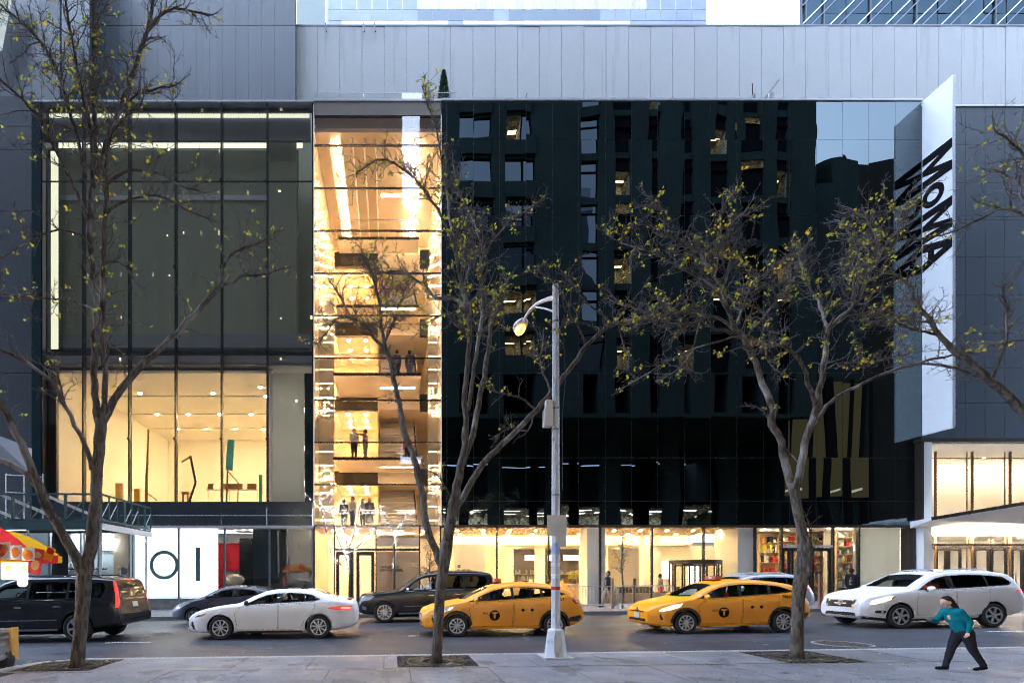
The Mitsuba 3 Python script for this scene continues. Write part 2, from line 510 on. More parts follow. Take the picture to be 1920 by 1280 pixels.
# ------------------------------------------------------------------ museum: mirror glass block
def bowed_pane(x0, x1, z0, z1, y, amp=0.0017, tilt=0.0009, n=(7, 9), th=0.02):
    """A glass pane that bows and tilts a few millimetres, as toughened glass does."""
    nx, nz = n
    u, w = np.meshgrid(np.linspace(0, 1, nx), np.linspace(0, 1, nz), indexing='ij')
    bx, bz, tx, tz, tw = rng.normal(0, amp), rng.normal(0, amp), rng.normal(0, tilt), rng.normal(0, tilt), rng.normal(0, amp * 0.7)
    ph = rng.uniform(0, 6.28)
    dy = bx * (1 - (2 * u - 1) ** 2) + bz * (1 - (2 * w - 1) ** 2) + tx * (u - .5) * (x1 - x0) + tz * (w - .5) * (z1 - z0) \
        + tw * (2 * u - 1) * (2 * w - 1) + 0.0008 * np.sin(ph + 8.5 * w * (z1 - z0) / 2.2)
    px, pz = x0 + u * (x1 - x0), z0 + w * (z1 - z0)
    v = np.stack([px, y - dy, pz], -1).reshape(-1, 3)
    f = [[i * nz + j, (i + 1) * nz + j, (i + 1) * nz + j + 1, i * nz + j + 1] for i in range(nx - 1) for j in range(nz - 1)]
    return v, np.array(f)


def pane_box(x0, x1, y0, y1, z0, z1):
    return box(x0, x1, y0, y1, z0, z1)


dark = thing('mirror_glass_building', 'museum block clad in dark mirror glass reflecting the offices across the street', 'building')
XD0, XD1 = X(828), X(1728)
rows_px = [190, 262.5, 405, 477.5, 620.7, 699.5, 858, 939, 984]
cols = [838 + 49.44 * i for i in range(19)]
cols = [828] + cols
part(dark, 'frame', MB().box(XD0, XD1, F + 0.012, F + 0.25, Z(984), Z(190)).get(), 'seam_grey')
for a, b in zip(cols, cols[1:]):
    for t, u in zip(rows_px, rows_px[1:]):
        part(dark, 'glass_pane', bowed_pane(X(a) + 0.008, X(b) - 0.008, Z(u) + 0.008, Z(t) - 0.008, F), 'mirror_glass', True)
part(dark, 'body', MB().box(XD0, XD1, F + 0.26, 33, Z(984) + 0.0, Z(191)).get(), 'black_matte')
part(dark, 'coping', MB().box(XD0 - 0.02, XD1 + 0.02, F - 0.06, F + 0.5, Z(190), Z(186.5)).get(), 'pale_metal')
part(dark, 'soffit_trim', MB().box(XD0, XD1 - 0.55, F - 0.03, F + 0.3, Z(988.5), Z(984)).get(), 'bronze_metal')

# ------------------------------------------------------------------ museum: glass gallery wing on the left
gal = thing('glass_gallery_building', 'glass fronted gallery wing with shaded upper storey and glowing cream room below', 'building')
GX = [X(p) for p in (78, 154.5, 241, 328, 414.5, 500.5, 586)]
GZ = [Z(p) for p in (940, 823, 661, 501, 339.5, 193)]
for i in range(6):
    for j in range(5):
        part(gal, 'glass_pane', bowed_pane(GX[i] + 0.012, GX[i + 1] - 0.012, GZ[j] + 0.012, GZ[j + 1] - 0.012, F, 0.0012, 0.0012, (5, 7)), 'coated_glass', True)
for i, x in enumerate(GX):
    part(gal, 'mullion', box(x - 0.035, x + 0.035, F + 0.02, F + 0.30, Z(940), Z(193)), 'black_metal')
    for j in range(1, 5):
        if 0 < i < 6:
            part(gal, 'glass_clamp', MB().lathe([(0, -.05), (0.075, -.05), (0.075, .05), (0, .05)], (x, F - 0.02, GZ[j]), 'y', 10).get(), 'black_metal', 40)
part(gal, 'transom', box(GX[0], GX[-1], F + 0.03, F + 0.16, Z(664.5), Z(659.5)), 'black_metal')
part(gal, 'transom', box(GX[0], GX[-1], F + 0.03, F + 0.07, Z(341), Z(338.5)), 'black_metal')
# side posts, roof edge, spandrel
part(gal, 'end_post', box(X(60), GX[0] - 0.04, F - 0.02, F + 0.9, Z(985), Z(193)), 'dark_teal')
part(gal, 'end_post', box(GX[-1] + 0.03, X(588.5), F + 0.0, F + 0.9, Z(985), Z(193)), 'pale_metal')
part(gal, 'roof_edge', box(X(60), X(588), F - 0.05, F + 0.42, Z(192.5), Z(189.5)), 'pale_metal')
part(gal, 'roof_fascia', box(GX[0], GX[-1], F + 0.31, F + 0.40, Z(212, F + .36), Z(193)), 'dark_teal')
for a, b in zip(GX, GX[1:]):
    part(gal, 'spandrel_panel', box(a + 0.01, b - 0.01, F - 0.005, F + 0.06, Z(966), Z(940.5)), 'slate_gloss')
    part(gal, 'spandrel_panel', box(a + 0.01, b - 0.01, F - 0.005, F + 0.06, Z(985), Z(966.8)), 'slate_gloss')
gloss('slate_gloss', grain((0.045, 0.055, 0.062), 0.1, 0.8, 10), 0.16, spec=0.6)
gloss('dark_teal', (0.012, 0.03, 0.036), 0.2, spec=0.6)
# upper storey: light cove round a drawn grey shade
SY = F + 1.2
part(gal, 'shade', MB().box(X(110, SY), X(560, SY), SY, SY + 0.05, Z(632, SY), Z(283, SY)).get(), 'grey_shade')
part(gal, 'shade', MB().box(X(502, SY - .2), X(556, SY - .2), SY - 0.2, SY - 0.15, Z(630, SY), Z(268, SY)).get(), 'grey_shade')
part(gal, 'sill_panel', MB().box(X(92, SY), X(582, SY), SY - 0.2, SY + 0.1, Z(655, SY), Z(630, SY)).get(), 'mid_grey')
part(gal, 'bulkhead', MB().box(X(92, 27.6), X(582, 27.6), 27.6, 27.75, Z(264, 27.6), Z(223, 27.6)).get(), 'mid_grey')
part(gal, 'shade_rail', MB().box(X(112, SY), X(500, SY), SY - 0.06, SY - 0.01, Z(377, SY), Z(368, SY)).get(), 'light_grey')
lamp_cove = np.array([0.046, 0.047, 0.031])
part(gal, 'light_strip', MB().quad(*[(X(a, 27.5), 27.5, Z(b, 27.5)) for a, b in ((92, 222), (580, 222), (580, 214), (92, 214))]).get(), 'lamp_body', emit=lamp_cove, weight=0.3)
part(gal, 'light_strip', MB().quad(*[(X(a, SY), SY - 0.05, Z(b, SY)) for a, b in ((111, 280), (568, 280), (568, 266), (111, 266))]).get(), 'lamp_body', emit=lamp_cove * 1.15, weight=0.3)
part(gal, 'light_strip', MB().quad(*[(X(a, 27.55), 27.55, Z(b, 27.55)) for a, b in ((95, 655), (109.5, 655), (109.5, 284), (95, 284))]).get(), 'lamp_body', emit=lamp_cove * 1.05, weight=0.3)
part(gal, 'side_lining', box(X(80, 27.5), X(94.5, 27.5), 27.5, 27.6, Z(658), Z(283)), 'mid_grey')
part(gal, 'upper_back_wall', box(X(60), X(588), SY + 1.0, SY + 1.1, Z(660), Z(193)), 'grey_shade')
part(gal, 'floor_slab', box(GX[0], GX[-1], F + 0.32, 42, Z(676), Z(661)), 'mid_grey')
for k, (a, b, y0) in enumerate([(80, 585, 667), (80, 585, 674)]):
    part(gal, 'head_beam', MB().box(X(a), X(b), F + 0.36, F + 0.6 + .2 * k, Z(y0 + 5), Z(y0)).get(), 'bronze_metal' if k == 0 else 'mid_grey')
part(gal, 'head_beam', MB().box(X(97, 28.2), X(586, 28.2), 28.1, 28.5, Z(690, 28.2), Z(679, 28.2)).get(), 'bronze_metal')
for a, b in ((270, 330), (433, 505)):
    part(gal, 'light_strip', MB().quad(*[(X(p, 28.05), 28.05, Z(q, 28.05)) for p, q in ((a, 684.5), (b, 684.5), (b, 681.5), (a, 681.5))]).get(), 'lamp_body', emit=(.045, .05, .047), weight=0.05)
# lower room
RX0, RX1, RZ0, RZ1, RB = X(94), X(497), Z(940.5), 12.72, 41.4
part(gal, 'room_wall', box(RX0 - 0.2, RX0, F + 0.7, RB, RZ0, RZ1), 'cream_wall')
part(gal, 'room_wall', box(RX1, RX1 + 0.2, F + 0.7, RB, RZ0, RZ1), 'cream_wall')
part(gal, 'room_wall', box(RX0 - 0.2, RX1 + 0.2, RB, RB + 0.2, RZ0, RZ1), 'cream_wall')
part(gal, 'room_ceiling', box(RX0 - 0.2, RX1 + 0.2, F + 0.7, RB, RZ1, RZ1 + 0.15), 'cream_ceiling')
part(gal, 'room_floor', box(RX0 - 0.2, RX1 + 0.2, F + 0.4, RB, RZ0 - 0.2, RZ0), 'pale_floor')
for y in (31.2, 34.6, 38.0):
    part(gal, 'ceiling_track', box(RX0 + 0.3, RX1 - 0.3, y - 0.03, y + 0.03, RZ1 - 0.05, RZ1 - 0.01), 'light_grey')
part(gal, 'side_screen', box(X(497.5), X(566), F + 0.72, F + 0.82, Z(939), Z(690)), 'roller_blind')
part(gal, 'reveal', box(X(567), GX[-1], F + 0.72, F + 0.82, Z(939), Z(690)), 'dark_teal')
part(gal, 'reveal', box(GX[0], X(94), F + 0.5, F + 0.72, Z(939), Z(676)), 'bronze_metal')
spots = [(RX1 - 0.9 - 0.02 * k, 29.6 + 1.55 * k) for k in range(7)] + [(x, y) for y in (34.6, 38.0) for x in np.linspace(RX0 + 2.2, RX1 - 2.8, 4)] + [(x, 30.6) for x in (RX0 + 3, RX1 - 4)]
for x, y in spots:
    part(gal, 'spotlight', disc((x, y, RZ1 - 0.055), 0.10, 8), 'lamp_body', emit=WARM * [1, .97, .95] * 60.0)
    # a short can round each lamp is too small to see

part(gal, 'blind_room', MB().box(RX1 + .21, X(585), 29.6, 29.7, RZ0, RZ1).get(), 'cream_wall')  # unseen room that holds the lamps behind the side screen
for z in (7.0, 9.0, 11.2):
    part(gal, 'blind_lamp', MB().quad((RX1 + .5, 29.55, z), (X(580), 29.55, z), (X(580), 29.55, z + .25), (RX1 + .5, 29.55, z + .25)).get(), 'lamp_body', emit=np.array([1, .93, .78]) * 1.1)  # out of view, placed to light the side screen from behind

# ------------------------------------------------------------------ museum: atrium
atr = thing('glass_atrium_building', 'tall glass stair hall glowing warm orange between the gallery and the mirror glass block', 'building')
AX0, AX1 = X(589), X(827)
arow = [985, 908, 829, 750, 671, 591, 512, 432, 352, 272, 218]
for a, b in zip(arow, arow[1:]):
    part(atr, 'glass_pane', bowed_pane(AX0 + 0.01, AX1 - 0.01, Z(a) + 0.015, Z(b) - 0.015, F, 0.0012, 0.0010, (9, 5)), 'coated_glass', True)
for a in arow:
    part(atr, 'glazing_bar', box(AX0, AX1, F + 0.01, F + 0.12, Z(a) - 0.025, Z(a) + 0.025), 'black_metal')
part(atr, 'header', box(AX0, AX1, F - 0.01, F + 1.0, Z(217), Z(191)), 'brown_header')
part(atr, 'coping', box(AX0 - 0.03, AX1, F - 0.05, F + 1.2, Z(191), Z(187.5)), 'pale_metal')
part(atr, 'edge_trim', box(AX0 - 0.05, AX0 + 0.005, F - 0.04, F + 0.2, Z(985), Z(217)), 'white_paint')
part(atr, 'edge_trim', box(AX1 - 0.005, AX1 + 0.04, F - 0.04, F + 0.2, Z(985), Z(217)), 'white_paint')
AB, ACZ = 36.7, 25.3
part(atr, 'side_wall', box(AX0 - 0.1, AX0, F + 0.2, AB, 0.2, ACZ), 'warm_metal')
part(atr, 'side_wall', box(AX1, AX1 + 0.1, F + 0.2, AB, 0.2, ACZ), 'warm_metal')
part(atr, 'back_wall', box(AX0, AX1, AB, AB + 0.2, 0.2, ACZ), 'amber_wall')
part(atr, 'ceiling', box(AX0 - 0.1, AX1 + 0.1, F + 0.2, AB + 0.2, ACZ, ACZ + 0.2), 'hall_ceiling')
matte('hall_ceiling', (0.40, 0.33, 0.27))
part(atr, 'ground_floor', box(AX0, AX1, F + 0.2, AB, 0.05, 0.2), 'pale_floor')
matte('amber_wall', (0.80, 0.68, 0.50))
for k in range(5):
    part(atr, 'ceiling_fin', box(AX0 + 0.7 + k * 0.62, AX0 + 0.78 + k * 0.62, F + 0.6, AB, ACZ - 0.25, ACZ), 'pale_metal')
levels = [(4.42, False), (8.30, True), (12.95, True), (17.6, True), (21.9, False)]
for i, (z, proj) in enumerate(levels):
    y0 = 28.3 if proj and i < 4 else 30.5
    if i == 3:
        y0 = 30.0
    if i == 0:
        y0 = F + 0.3
    part(atr, 'floor_platform', box(-3.1 if i else AX0, 1.77 if i else AX1, y0, 31.8, z - 0.12, z), 'soffit_panel')
    if i:
        part(atr, 'platform_edge', box(-3.1, 1.77, y0 - 0.03, y0 - 0.001, z - 0.14, z + 0.02), 'bronze_metal')
        part(atr, 'dark_beam', box(-3.4, -0.72, 31.8, 32.1, z - 0.92, z - 0.02), 'bronze_gloss')
        part(atr, 'dark_beam', box(1.9, 2.5, 31.8, 32.1, z - 0.92, z + 0.1), 'bronze_gloss')
        part(atr, 'upper_floor', box(-3.4, 2.5, 32.1, AB, z - 0.75, z), 'soffit_panel')
        # glass balustrade
        part(atr, 'balustrade', MB().quad((-3.08, y0 + 0.05, z), (1.75, y0 + 0.05, z), (1.75, y0 + 0.05, z + 1.05), (-3.08, y0 + 0.05, z + 1.05)).get(), 'clear_glass')
        part(atr, 'handrail', box(-3.08, 1.75, y0 + 0.03, y0 + 0.07, z + 1.04, z + 1.08), 'chrome')
matte('soffit_panel', (0.82, 0.72, 0.58))
gloss('bronze_gloss', (0.06, 0.055, 0.055), 0.12, 0.5)
part(atr, 'wood_partition', box(-0.75, -0.68, 32.2, AB, 0.2, 22), 'amber_wall')
# stair flights seen from the front: every step is a piece
for i, (z0, z1) in enumerate([(0.2, 4.42), (4.42, 8.3), (8.3, 12.95), (12.95, 17.6), (17.6, 21.9)]):
    n = 18
    y_lo, y_hi = 30.6, 36.0
    for s in range(n):
        zz, yy = z0 + (z1 - z0) * (s + 1) / n, y_lo + (y_hi - y_lo) * s / n
        part(atr, 'stair_step', box(-0.6, 1.62, yy, yy + 0.36, zz - 0.11, zz), 'stair_grey')
    part(atr, 'stair_light', down_sheet(-0.5, 1.5, 30.0, 30.25, z1 - 0.14) if i < 4 else down_sheet(-0.5, 1.5, 31, 31.3, 24.9), 'lamp_body', emit=WARM * [1, 1, 1.15] * 2.4)
    part(atr, 'stair_stringer', MB().bar((1.68, y_lo, z0 + .1), (1.68, y_hi, z1 + .1), 0.05, 0.3).get(), 'bronze_metal')
    part(atr, 'stair_rail', MB().bar((1.66, y_lo, z0 + 1.1), (1.66, y_hi, z1 + 1.1), 0.05, 0.05).get(), 'pale_metal')
gloss('stair_grey', (0.60, 0.58, 0.58), 0.35)
# glowing bands on the side screens, rows of bulbs under ceilings
SW = 28.9                                  # metal screens that face the street on both sides of the hall
SXL, SXR = X(626.5, SW), X(802, SW)
part(atr, 'metal_screen', box(AX0, SXL, SW, SW + 0.06, 4.5, 17.3), 'warm_metal')
part(atr, 'metal_screen', box(SXR, AX1, SW, SW + 0.06, 4.5, 17.3), 'warm_metal')
for z in np.arange(4.9, 17.2, 0.77):
    if abs(z - 10.2) < .8:
        continue
    for xa, xb in ((AX0 + .05, SXL - .06), (SXR + .05, AX1 - .03)):
        part(atr, 'wall_lamp', MB().quad((xa, SW - .03, z - .035), (xb, SW - .03, z - .035), (xb, SW - .03, z + .035), (xa, SW - .03, z + .035)).get(), 'lamp_body', emit=WARM * rng.uniform(0.2, 0.4), weight=0.4)  # glowing bars draw the bright bands across the screens
for z in np.arange(17.6, 23.2, 0.62):
    for xx, s in ((AX0 + .03, 1), (AX1 - .03, -1)):
        for y in (28.0, 30.2, 32.4, 34.6):
            part(atr, 'bulb', MB().sphere((xx + s * .04, y, z), 0.045, 0).get(), 'lamp_body', emit=WARM * [1, .97, 1.05] * (7 - 0.9 * (z - 17.6)), weight=.4)
for x in (-2.75, 1.5):
    for y in np.linspace(27.9, 36.2, 9):
        part(atr, 'bulb', MB().sphere((x, y, ACZ - 0.3), 0.075).get(), 'lamp_body', emit=WARM * [1, 1.0, 1.15] * 17)
for i, z in enumerate([4.3, 7.5, 12.1, 16.8, 21.0]):
    for x in (-2.6, -1.5):
        for y in (32.6, 34.0, 35.4):
            part(atr, 'bulb', disc((x, y, z - 0.06), 0.085, 8), 'lamp_body', emit=WARM * [1, .98, 1.12] * 68)
dots = MB()
for z0 in (6.4, 10.8, 15.2):
    for _ in range(46):
        x, z = rng.choice([0, 1]), z0 + rng.integers(0, 9) * 0.19
        xx = AX0 + .12 + rng.integers(0, 5) * 0.2 if x == 0 else SXR + .1 + rng.integers(0, 3) * 0.2
        dots.sphere((xx, SW - .04, z), 0.02, 0)
part(atr, 'point_lights', dots.get(), 'lamp_body', emit=WARM * 7, kind='stuff', weight=0.2)

# ground level of the atrium: glass, doors and donor wall
for p in (589, 627, 705, 787, 826):
    part(atr, 'mullion', box(X(p) - 0.03, X(p) + 0.03, F + 0.01, F + 0.16, 0.15, Z(986)), 'black_metal')
part(atr, 'door_head', box(X(627), X(787), F + 0.01, F + 0.12, Z(1032), Z(1028)), 'bronze_metal')
for a, b, c, d in ((589, 627, 1140, 987), (627, 705, 1028, 987), (705, 787, 1028, 987), (705, 787, 1140, 1031), (787, 826, 1140, 987)):
    part(atr, 'glass_pane', bowed_pane(X(a) + 0.03, X(b) - 0.03, Z(c), Z(d), F + 0.05, 0.0006, 0.0006, (3, 3)), 'clear_glass', True)
for a, b in ((630, 663), (668, 702)):
    dr_ = part(atr, 'door', MB().box(X(a), X(a + 6), F + 0.02, F + 0.09, 0.16, Z(1034)).box(X(b - 6), X(b), F + 0.02, F + 0.09, 0.16, Z(1034))
               .box(X(a + 6), X(b - 6), F + 0.02, F + 0.09, Z(1041), Z(1034)).box(X(a + 6), X(b - 6), F + 0.02, F + 0.09, 0.16, 0.42).get(), 'black_metal')
    part(dr_, 'glass', bowed_pane(X(a + 6), X(b - 6), 0.42, Z(1041), F + 0.05, 0.0005, 0.0005, (3, 3)), 'clear_glass', True)
    part(dr_, 'handle', box(X(b - 9) if a < 640 else X(a + 7), X(b - 7) if a < 640 else X(a + 9), F - 0.06, F - 0.02, 0.9, 2.2), 'chrome')
part(atr, 'donor_wall', box(X(706, 28.4), X(786, 28.4), 28.4, 28.6, 0.2, Z(1034, 28.4)), 'wood_light')
gloss('wood_light', proc(lambda p, n, uv: mix((0.60, 0.44, 0.27), (0.72, 0.56, 0.38), fbm(p.x * 1.5, p.y, p.z * 26, 3))), 0.45)
part(atr, 'lobby_wall', box(AX0, X(640, 33), 33.0, 33.1, 0.2, 4.2), 'cream_wall')
part(atr, 'lobby_wall', box(X(640, 33), AX1, 33.6, 33.7, 0.2, 4.2), 'cream_wall')
part(atr, 'bulkhead', box(X(706, 28.4), X(786, 28.4), 28.3, 28.7, Z(1024, 28.4), Z(1008, 28.4)), 'cream_wall')
for x in np.linspace(AX0 + 0.8, AX1 - 0.8, 5):
    for y in (29.0, 31.2):
        part(atr, 'downlight', disc((x, y, 4.28), 0.10, 8), 'lamp_body', emit=WARM * 15)


def wall_text(txt, h, x, y, z, depth=0.01, bold=False, width=None):
    m = meshkit.text_mesh(txt, h, depth, bold)
    v, f = np.array(m.vertices), np.array(m.faces)
    if width:
        v[:, 0] *= width / (v[:, 0].max() - v[:, 0].min())
    return np.stack([v[:, 0] + x, y - v[:, 2], v[:, 1] + z], 1), f


part(atr, 'lettering', wall_text('The Jerry Speyer and', 0.12, X(713, 28.4), 28.395, Z(1064.5, 28.4), bold=True, width=1.05), 'black_matte', label='small black donor lettering on the wooden wall')
part(atr, 'lettering', wall_text('Katherine Farley Building', 0.12, X(713, 28.4), 28.395, Z(1070.5, 28.4), bold=True, width=1.25), 'black_matte', label='second line of small black donor lettering')
# ------------------------------------------------------------------ museum: lobby storefront under the mirror glass
lob = thing('museum_lobby', 'brightly lit cream lobby and bookshop behind a street level glass front', 'lobby')
LZ = Z(987.5)
lm = [932, 1029, 1126, 1223, 1320, 1417, 1466, 1563, 1611, 1704]
edges = [828] + lm
for p in lm[:-1]:
    part(lob, 'mullion', box(X(p) - 0.035, X(p) + 0.035, F - 0.02, F + 0.14, 0.2, LZ), 'black_metal')
for a, b in zip(edges, edges[1:]):
    if a in (1466,):
        continue
    part(lob, 'glass_pane', bowed_pane(X(a) + 0.04, X(b) - 0.04, 0.22, LZ, F + 0.04, 0.0012, 0.0012, (4, 5)), 'clear_glass', True)
LX0, LX1 = X(829), X(1417)
part(lob, 'floor', box(LX0, X(1720), F + 0.1, 40, 0.12, 0.2), 'pale_floor')
part(lob, 'plinth', box(LX0, X(1700), F - 0.03, F + 0.12, -0.1, 0.21), 'granite')
for x in np.arange(LX0 + 0.2, X(1395), 0.30):
    part(lob, 'ceiling_slat', box(x, x + 0.17, F + 0.25, 32.6, LZ - 0.06, LZ + 0.03), 'wood')
part(lob, 'ceiling_void', box(LX0, X(1720), F + 0.2, 33, LZ + 0.08, LZ + 0.1), 'cream_ceiling')
part(lob, 'header_wall', box(LX0, LX1, 32.6, 32.9, 3.72, LZ + 0.05), 'cream_wall')
part(lob, 'rear_ceiling', box(LX0, LX1, 32.9, 39, 3.70, 3.8), 'cream_ceiling')
LB = 33.0
for a, b, zt in ((829, 963, 3.72), (1003, 1022, 3.72), (1087, 1140, 3.72), (1206, 1417, 3.72)):
    part(lob, 'back_wall', box(X(a, LB), X(b, LB), LB, LB + 0.15, 0.2, zt), 'cream_wall')
for a, b in ((963, 1003), (1022, 1087), (1140, 1206)):
    part(lob, 'lintel', box(X(a, LB), X(b, LB), LB, LB + 0.15, Z(1026, LB), 3.72), 'amber_wall')
part(lob, 'bay_back_wall', box(X(940, 37), X(1110, 37), 37, 37.1, 0.2, 3.7), 'taupe')
part(lob, 'bay_back_wall', box(X(1130, 37), X(1260, 37), 37, 37.1, 0.2, 3.7), 'amber_wall')
matte('taupe', (0.20, 0.17, 0.15))
part(lob, 'amber_niche', box(X(910, 32.5), X(946, 32.5), 32.5, 32.58, 0.2, Z(1022, 32.5)), 'amber_wall')
part(lob, 'white_screen', box(X(852, 30.2), X(910, 30.2), 30.2, 30.3, 0.2, Z(1020, 30.2)), 'white_paint')
v, f = wall_text('in', 0.90, X(855, 30.15), 30.198, Z(1089, 30.15), bold=True)
part(lob, 'lettering', (v, f), 'grey_text', label='large grey word on a white screen')
matte('grey_text', (0.12, 0.11, 0.10))
for a, b, c, d in ((984, 1003, 1041, 1051), (1026, 1046, 1041, 1051), (1056, 1087, 1041, 1051)):
    part(lob, 'menu_screen', MB().quad(*[(X(p, 36.6), 36.6, Z(q, 36.6)) for p, q in ((a, d), (b, d), (b, c), (a, c))]).get(), 'lamp_body', emit=COOL * 0.16, weight=0.05)
part(lob, 'service_counter', MB().box(X(950, 34.5), X(1095, 34.5), 34.5, 35.2, 0.2, 1.25).get(), 'wood')
part(lob, 'knee_wall', box(X(1137), X(1262), F + 0.5, F + 0.6, 0.2, Z(1112)), 'wood')
# columns
for a, b, yb in ((1103, 1137, 28.2), (1387, 1417, 29.1)):
    part(lob, 'column', box(X(a), X(b), F + 0.2, yb, 0.2, LZ), 'cream_wall')
    part(lob, 'column_facing', box(X(a), X(b), F + 0.15, F + 0.195, 0.2, LZ), 'white_paint')
for x, y in ((X(1200, 32), 31.6),):
    part(lob, 'column', box(X(1207, 31.6), X(1235, 31.6), 31.6, 32.2, 0.2, LZ), 'cream_wall')
part(lob, 'bright_screen', MB().quad(*[(X(p, 31), 31.0, Z(q, 31)) for p, q in ((1240, 1085), (1259, 1085), (1259, 1052), (1240, 1052))]).get(), 'lamp_body', emit=COOL * 0.11, weight=0.1)
part(lob, 'bright_screen', MB().quad(*[(X(p, 31), 31.0, Z(q, 31)) for p, q in ((1290, 1095), (1310, 1095), (1310, 1052), (1290, 1052))]).get(), 'lamp_body', emit=COOL * 0.11, weight=0.1)
for x in np.linspace(LX0 + 1.0, X(1385), 11):
    for y in (28.6, 31.2):
        part(lob, 'downlight', disc((x + (0.5 if y > 30 else 0), y, LZ - 0.065), 0.10, 8), 'lamp_body', emit=WARM * np.array([1, 0.97, 0.8]) * 46)
for x in (X(975, 35), X(1050, 35), X(1170, 35)):
    for y in (34.2, 36.0):
        part(lob, 'downlight', disc((x, y, 3.69), 0.10, 8), 'lamp_body', emit=WARM * 14)
part(lob, 'wall_grazer', down_sheet(X(830, 32.2), X(1400, 32.2), 32.3, 32.36, LZ - 0.08), 'lamp_body', emit=WARM * np.array([1, .98, 0.85]) * 4.2, weight=2)

# revolving door
rd = part(lob, 'revolving_door', MB().lathe([(1.28, 2.42), (1.28, 2.62), (1.2, 2.62), (1.2, 2.42), (1.28, 2.42)], (X(1304, 28.0), 28.05, 0), 'z', 28).get(), 'bronze_metal')
cx = X(1304, 28.0)
for k in range(10):
    a = k * math.pi / 5 + 0.2
    part(rd, 'post', box(cx + 1.24 * math.cos(a) - 0.03, cx + 1.24 * math.cos(a) + 0.03, 28.05 + 1.24 * math.sin(a) - 0.03, 28.05 + 1.24 * math.sin(a) + 0.03, 0.2, 2.42), 'bronze_metal')
for k in range(4):
    a = k * math.pi / 2 + 0.5
    p0, p1 = np.array([cx, 28.05, 0.25]), np.array([cx + 1.15 * math.cos(a), 28.05 + 1.15 * math.sin(a), 0.25])
    part(rd, 'wing', MB().bar(p0 + [0, 0, 2.1], p1 + [0, 0, 2.1], 0.05, 0.08).bar(p1, p1 + [0, 0, 2.1], 0.05).bar(p0, p1, 0.05, 0.16).bar(p0, p0 + [0, 0, 2.1], 0.06).get(), 'bronze_metal')

# bookshop: door frame, shelves
BX0, BX1 = X(1420), X(1604)
part(lob, 'shop_ceiling', box(BX0, X(1616, 30.2), F + 0.2, 31.5, LZ - 0.03, LZ + 0.04), 'cream_ceiling')
for p, q in ((1466, 1563),):
    part(lob, 'shop_door_head', box(X(p), X(q), F - 0.01, F + 0.12, Z(1026), Z(1022)), 'pale_metal')
    part(lob, 'glass_pane', bowed_pane(X(p), X(q), Z(1022), LZ, F + 0.05, 0.0006, 0.0006, (3, 3)), 'clear_glass', True)
for a, b in ((1467, 1482), (1484, 1520), (1522, 1558)):
    part(lob, 'shop_door', MB().box(X(a), X(a + 4), F, F + 0.08, 0.2, Z(1027)).box(X(b - 4.5), X(b), F, F + 0.08, 0.2, Z(1027)).box(X(a), X(b), F, F + 0.08, Z(1033), Z(1027)).box(X(a), X(b), F, F + 0.08, 0.2, 0.4).get(), 'black_metal')
    part(lob, 'glass_pane', MB().quad((X(a), F + 0.04, 0.4), (X(b), F + 0.04, 0.4), (X(b), F + 0.04, Z(1033)), (X(a), F + 0.04, Z(1033))).get(), 'clear_glass')
part(lob, 'shop_back_wall', box(BX0, X(1616, 30.2), 30.2, 30.3, 0.2, LZ), 'wood_light')
part(lob, 'shop_side_wall', box(X(1612, 30.2), X(1616, 30.2), F + 0.6, 30.2, 0.2, LZ), 'cream_wall')
shelf_sets = [(1424, 1462, 29.8, 7), (1464, 1494, 29.8, 8), (1522, 1546, 29.8, 9), (1546, 1568, 29.8, 9), (1568.5, 1601, 27.75, 9)]
book_cols = ['book_white', 'book_red', 'book_orange', 'book_teal', 'book_dark', 'book_yellow', 'book_grey']
for nme, c in zip(book_cols, [(0.75, 0.74, 0.7), (0.55, 0.05, 0.04), (0.7, 0.3, 0.07), (0.1, 0.38, 0.42), (0.05, 0.05, 0.06), (0.75, 0.55, 0.1), (0.38, 0.4, 0.42)]):
    matte(nme, c)
books = {c: MB() for c in book_cols}
for a, b, y, n in shelf_sets:
    k = thing('bookshelf', {1424: 'open wooden bookshelf nearest the grey column behind shop glass', 1464: 'open wooden bookshelf behind the shop door partly hidden by tree trunk',
                           1522: 'bookshelf seen through the right shop door, left bay', 1546: 'bookshelf seen through the right shop door, right bay',
                           1568.5: 'tall bookshelf in the window right of the shop door'}[a], 'bookshelf')
    xa, xb = X(a, y), X(b, y)
    z0, z1 = 0.25, min(Z(992, y), LZ - 0.1)
    part(k, 'back', box(xa, xb, y + 0.36, y + 0.38, z0, z1), 'wood_light')
    for xx in (xa, xb - 0.05):
        part(k, 'side', box(xx, xx + 0.05, y, y + 0.36, z0, z1), 'wood_light')
    for s in range(n):
        zz = z0 + (z1 - z0) * s / n
        part(k, 'shelf', box(xa + 0.05, xb - 0.05, y + 0.01, y + 0.36, zz, zz + 0.035), 'wood_light')
        hx = xa + 0.08 + rng.uniform(0, 0.2)
        while hx < xb - 0.12:
            w, h = rng.uniform(0.03, 0.2), rng.uniform(0.14, (z1 - z0) / n - 0.08)
            if hx + w > xb - 0.08:
                break
            if rng.random() < 0.78:
                books[book_cols[int(rng.choice(7, p=[.42, .14, .12, .08, .06, .08, .10]))]].box(hx, hx + w, y + 0.05, y + 0.28, zz + 0.036, zz + 0.036 + h)
            hx += w + rng.uniform(0.004, 0.05)
for c, m in books.items():
    k = tag(key_for('books'), {'book_white': 'pale books', 'book_red': 'red books', 'book_orange': 'orange books', 'book_teal': 'teal books', 'book_dark': 'black books',
                               'book_yellow': 'yellow books', 'book_grey': 'grey books'}[c] + ' standing along the bookshop shelves', 'books', kind='stuff')
    put(k, m.get(), c)
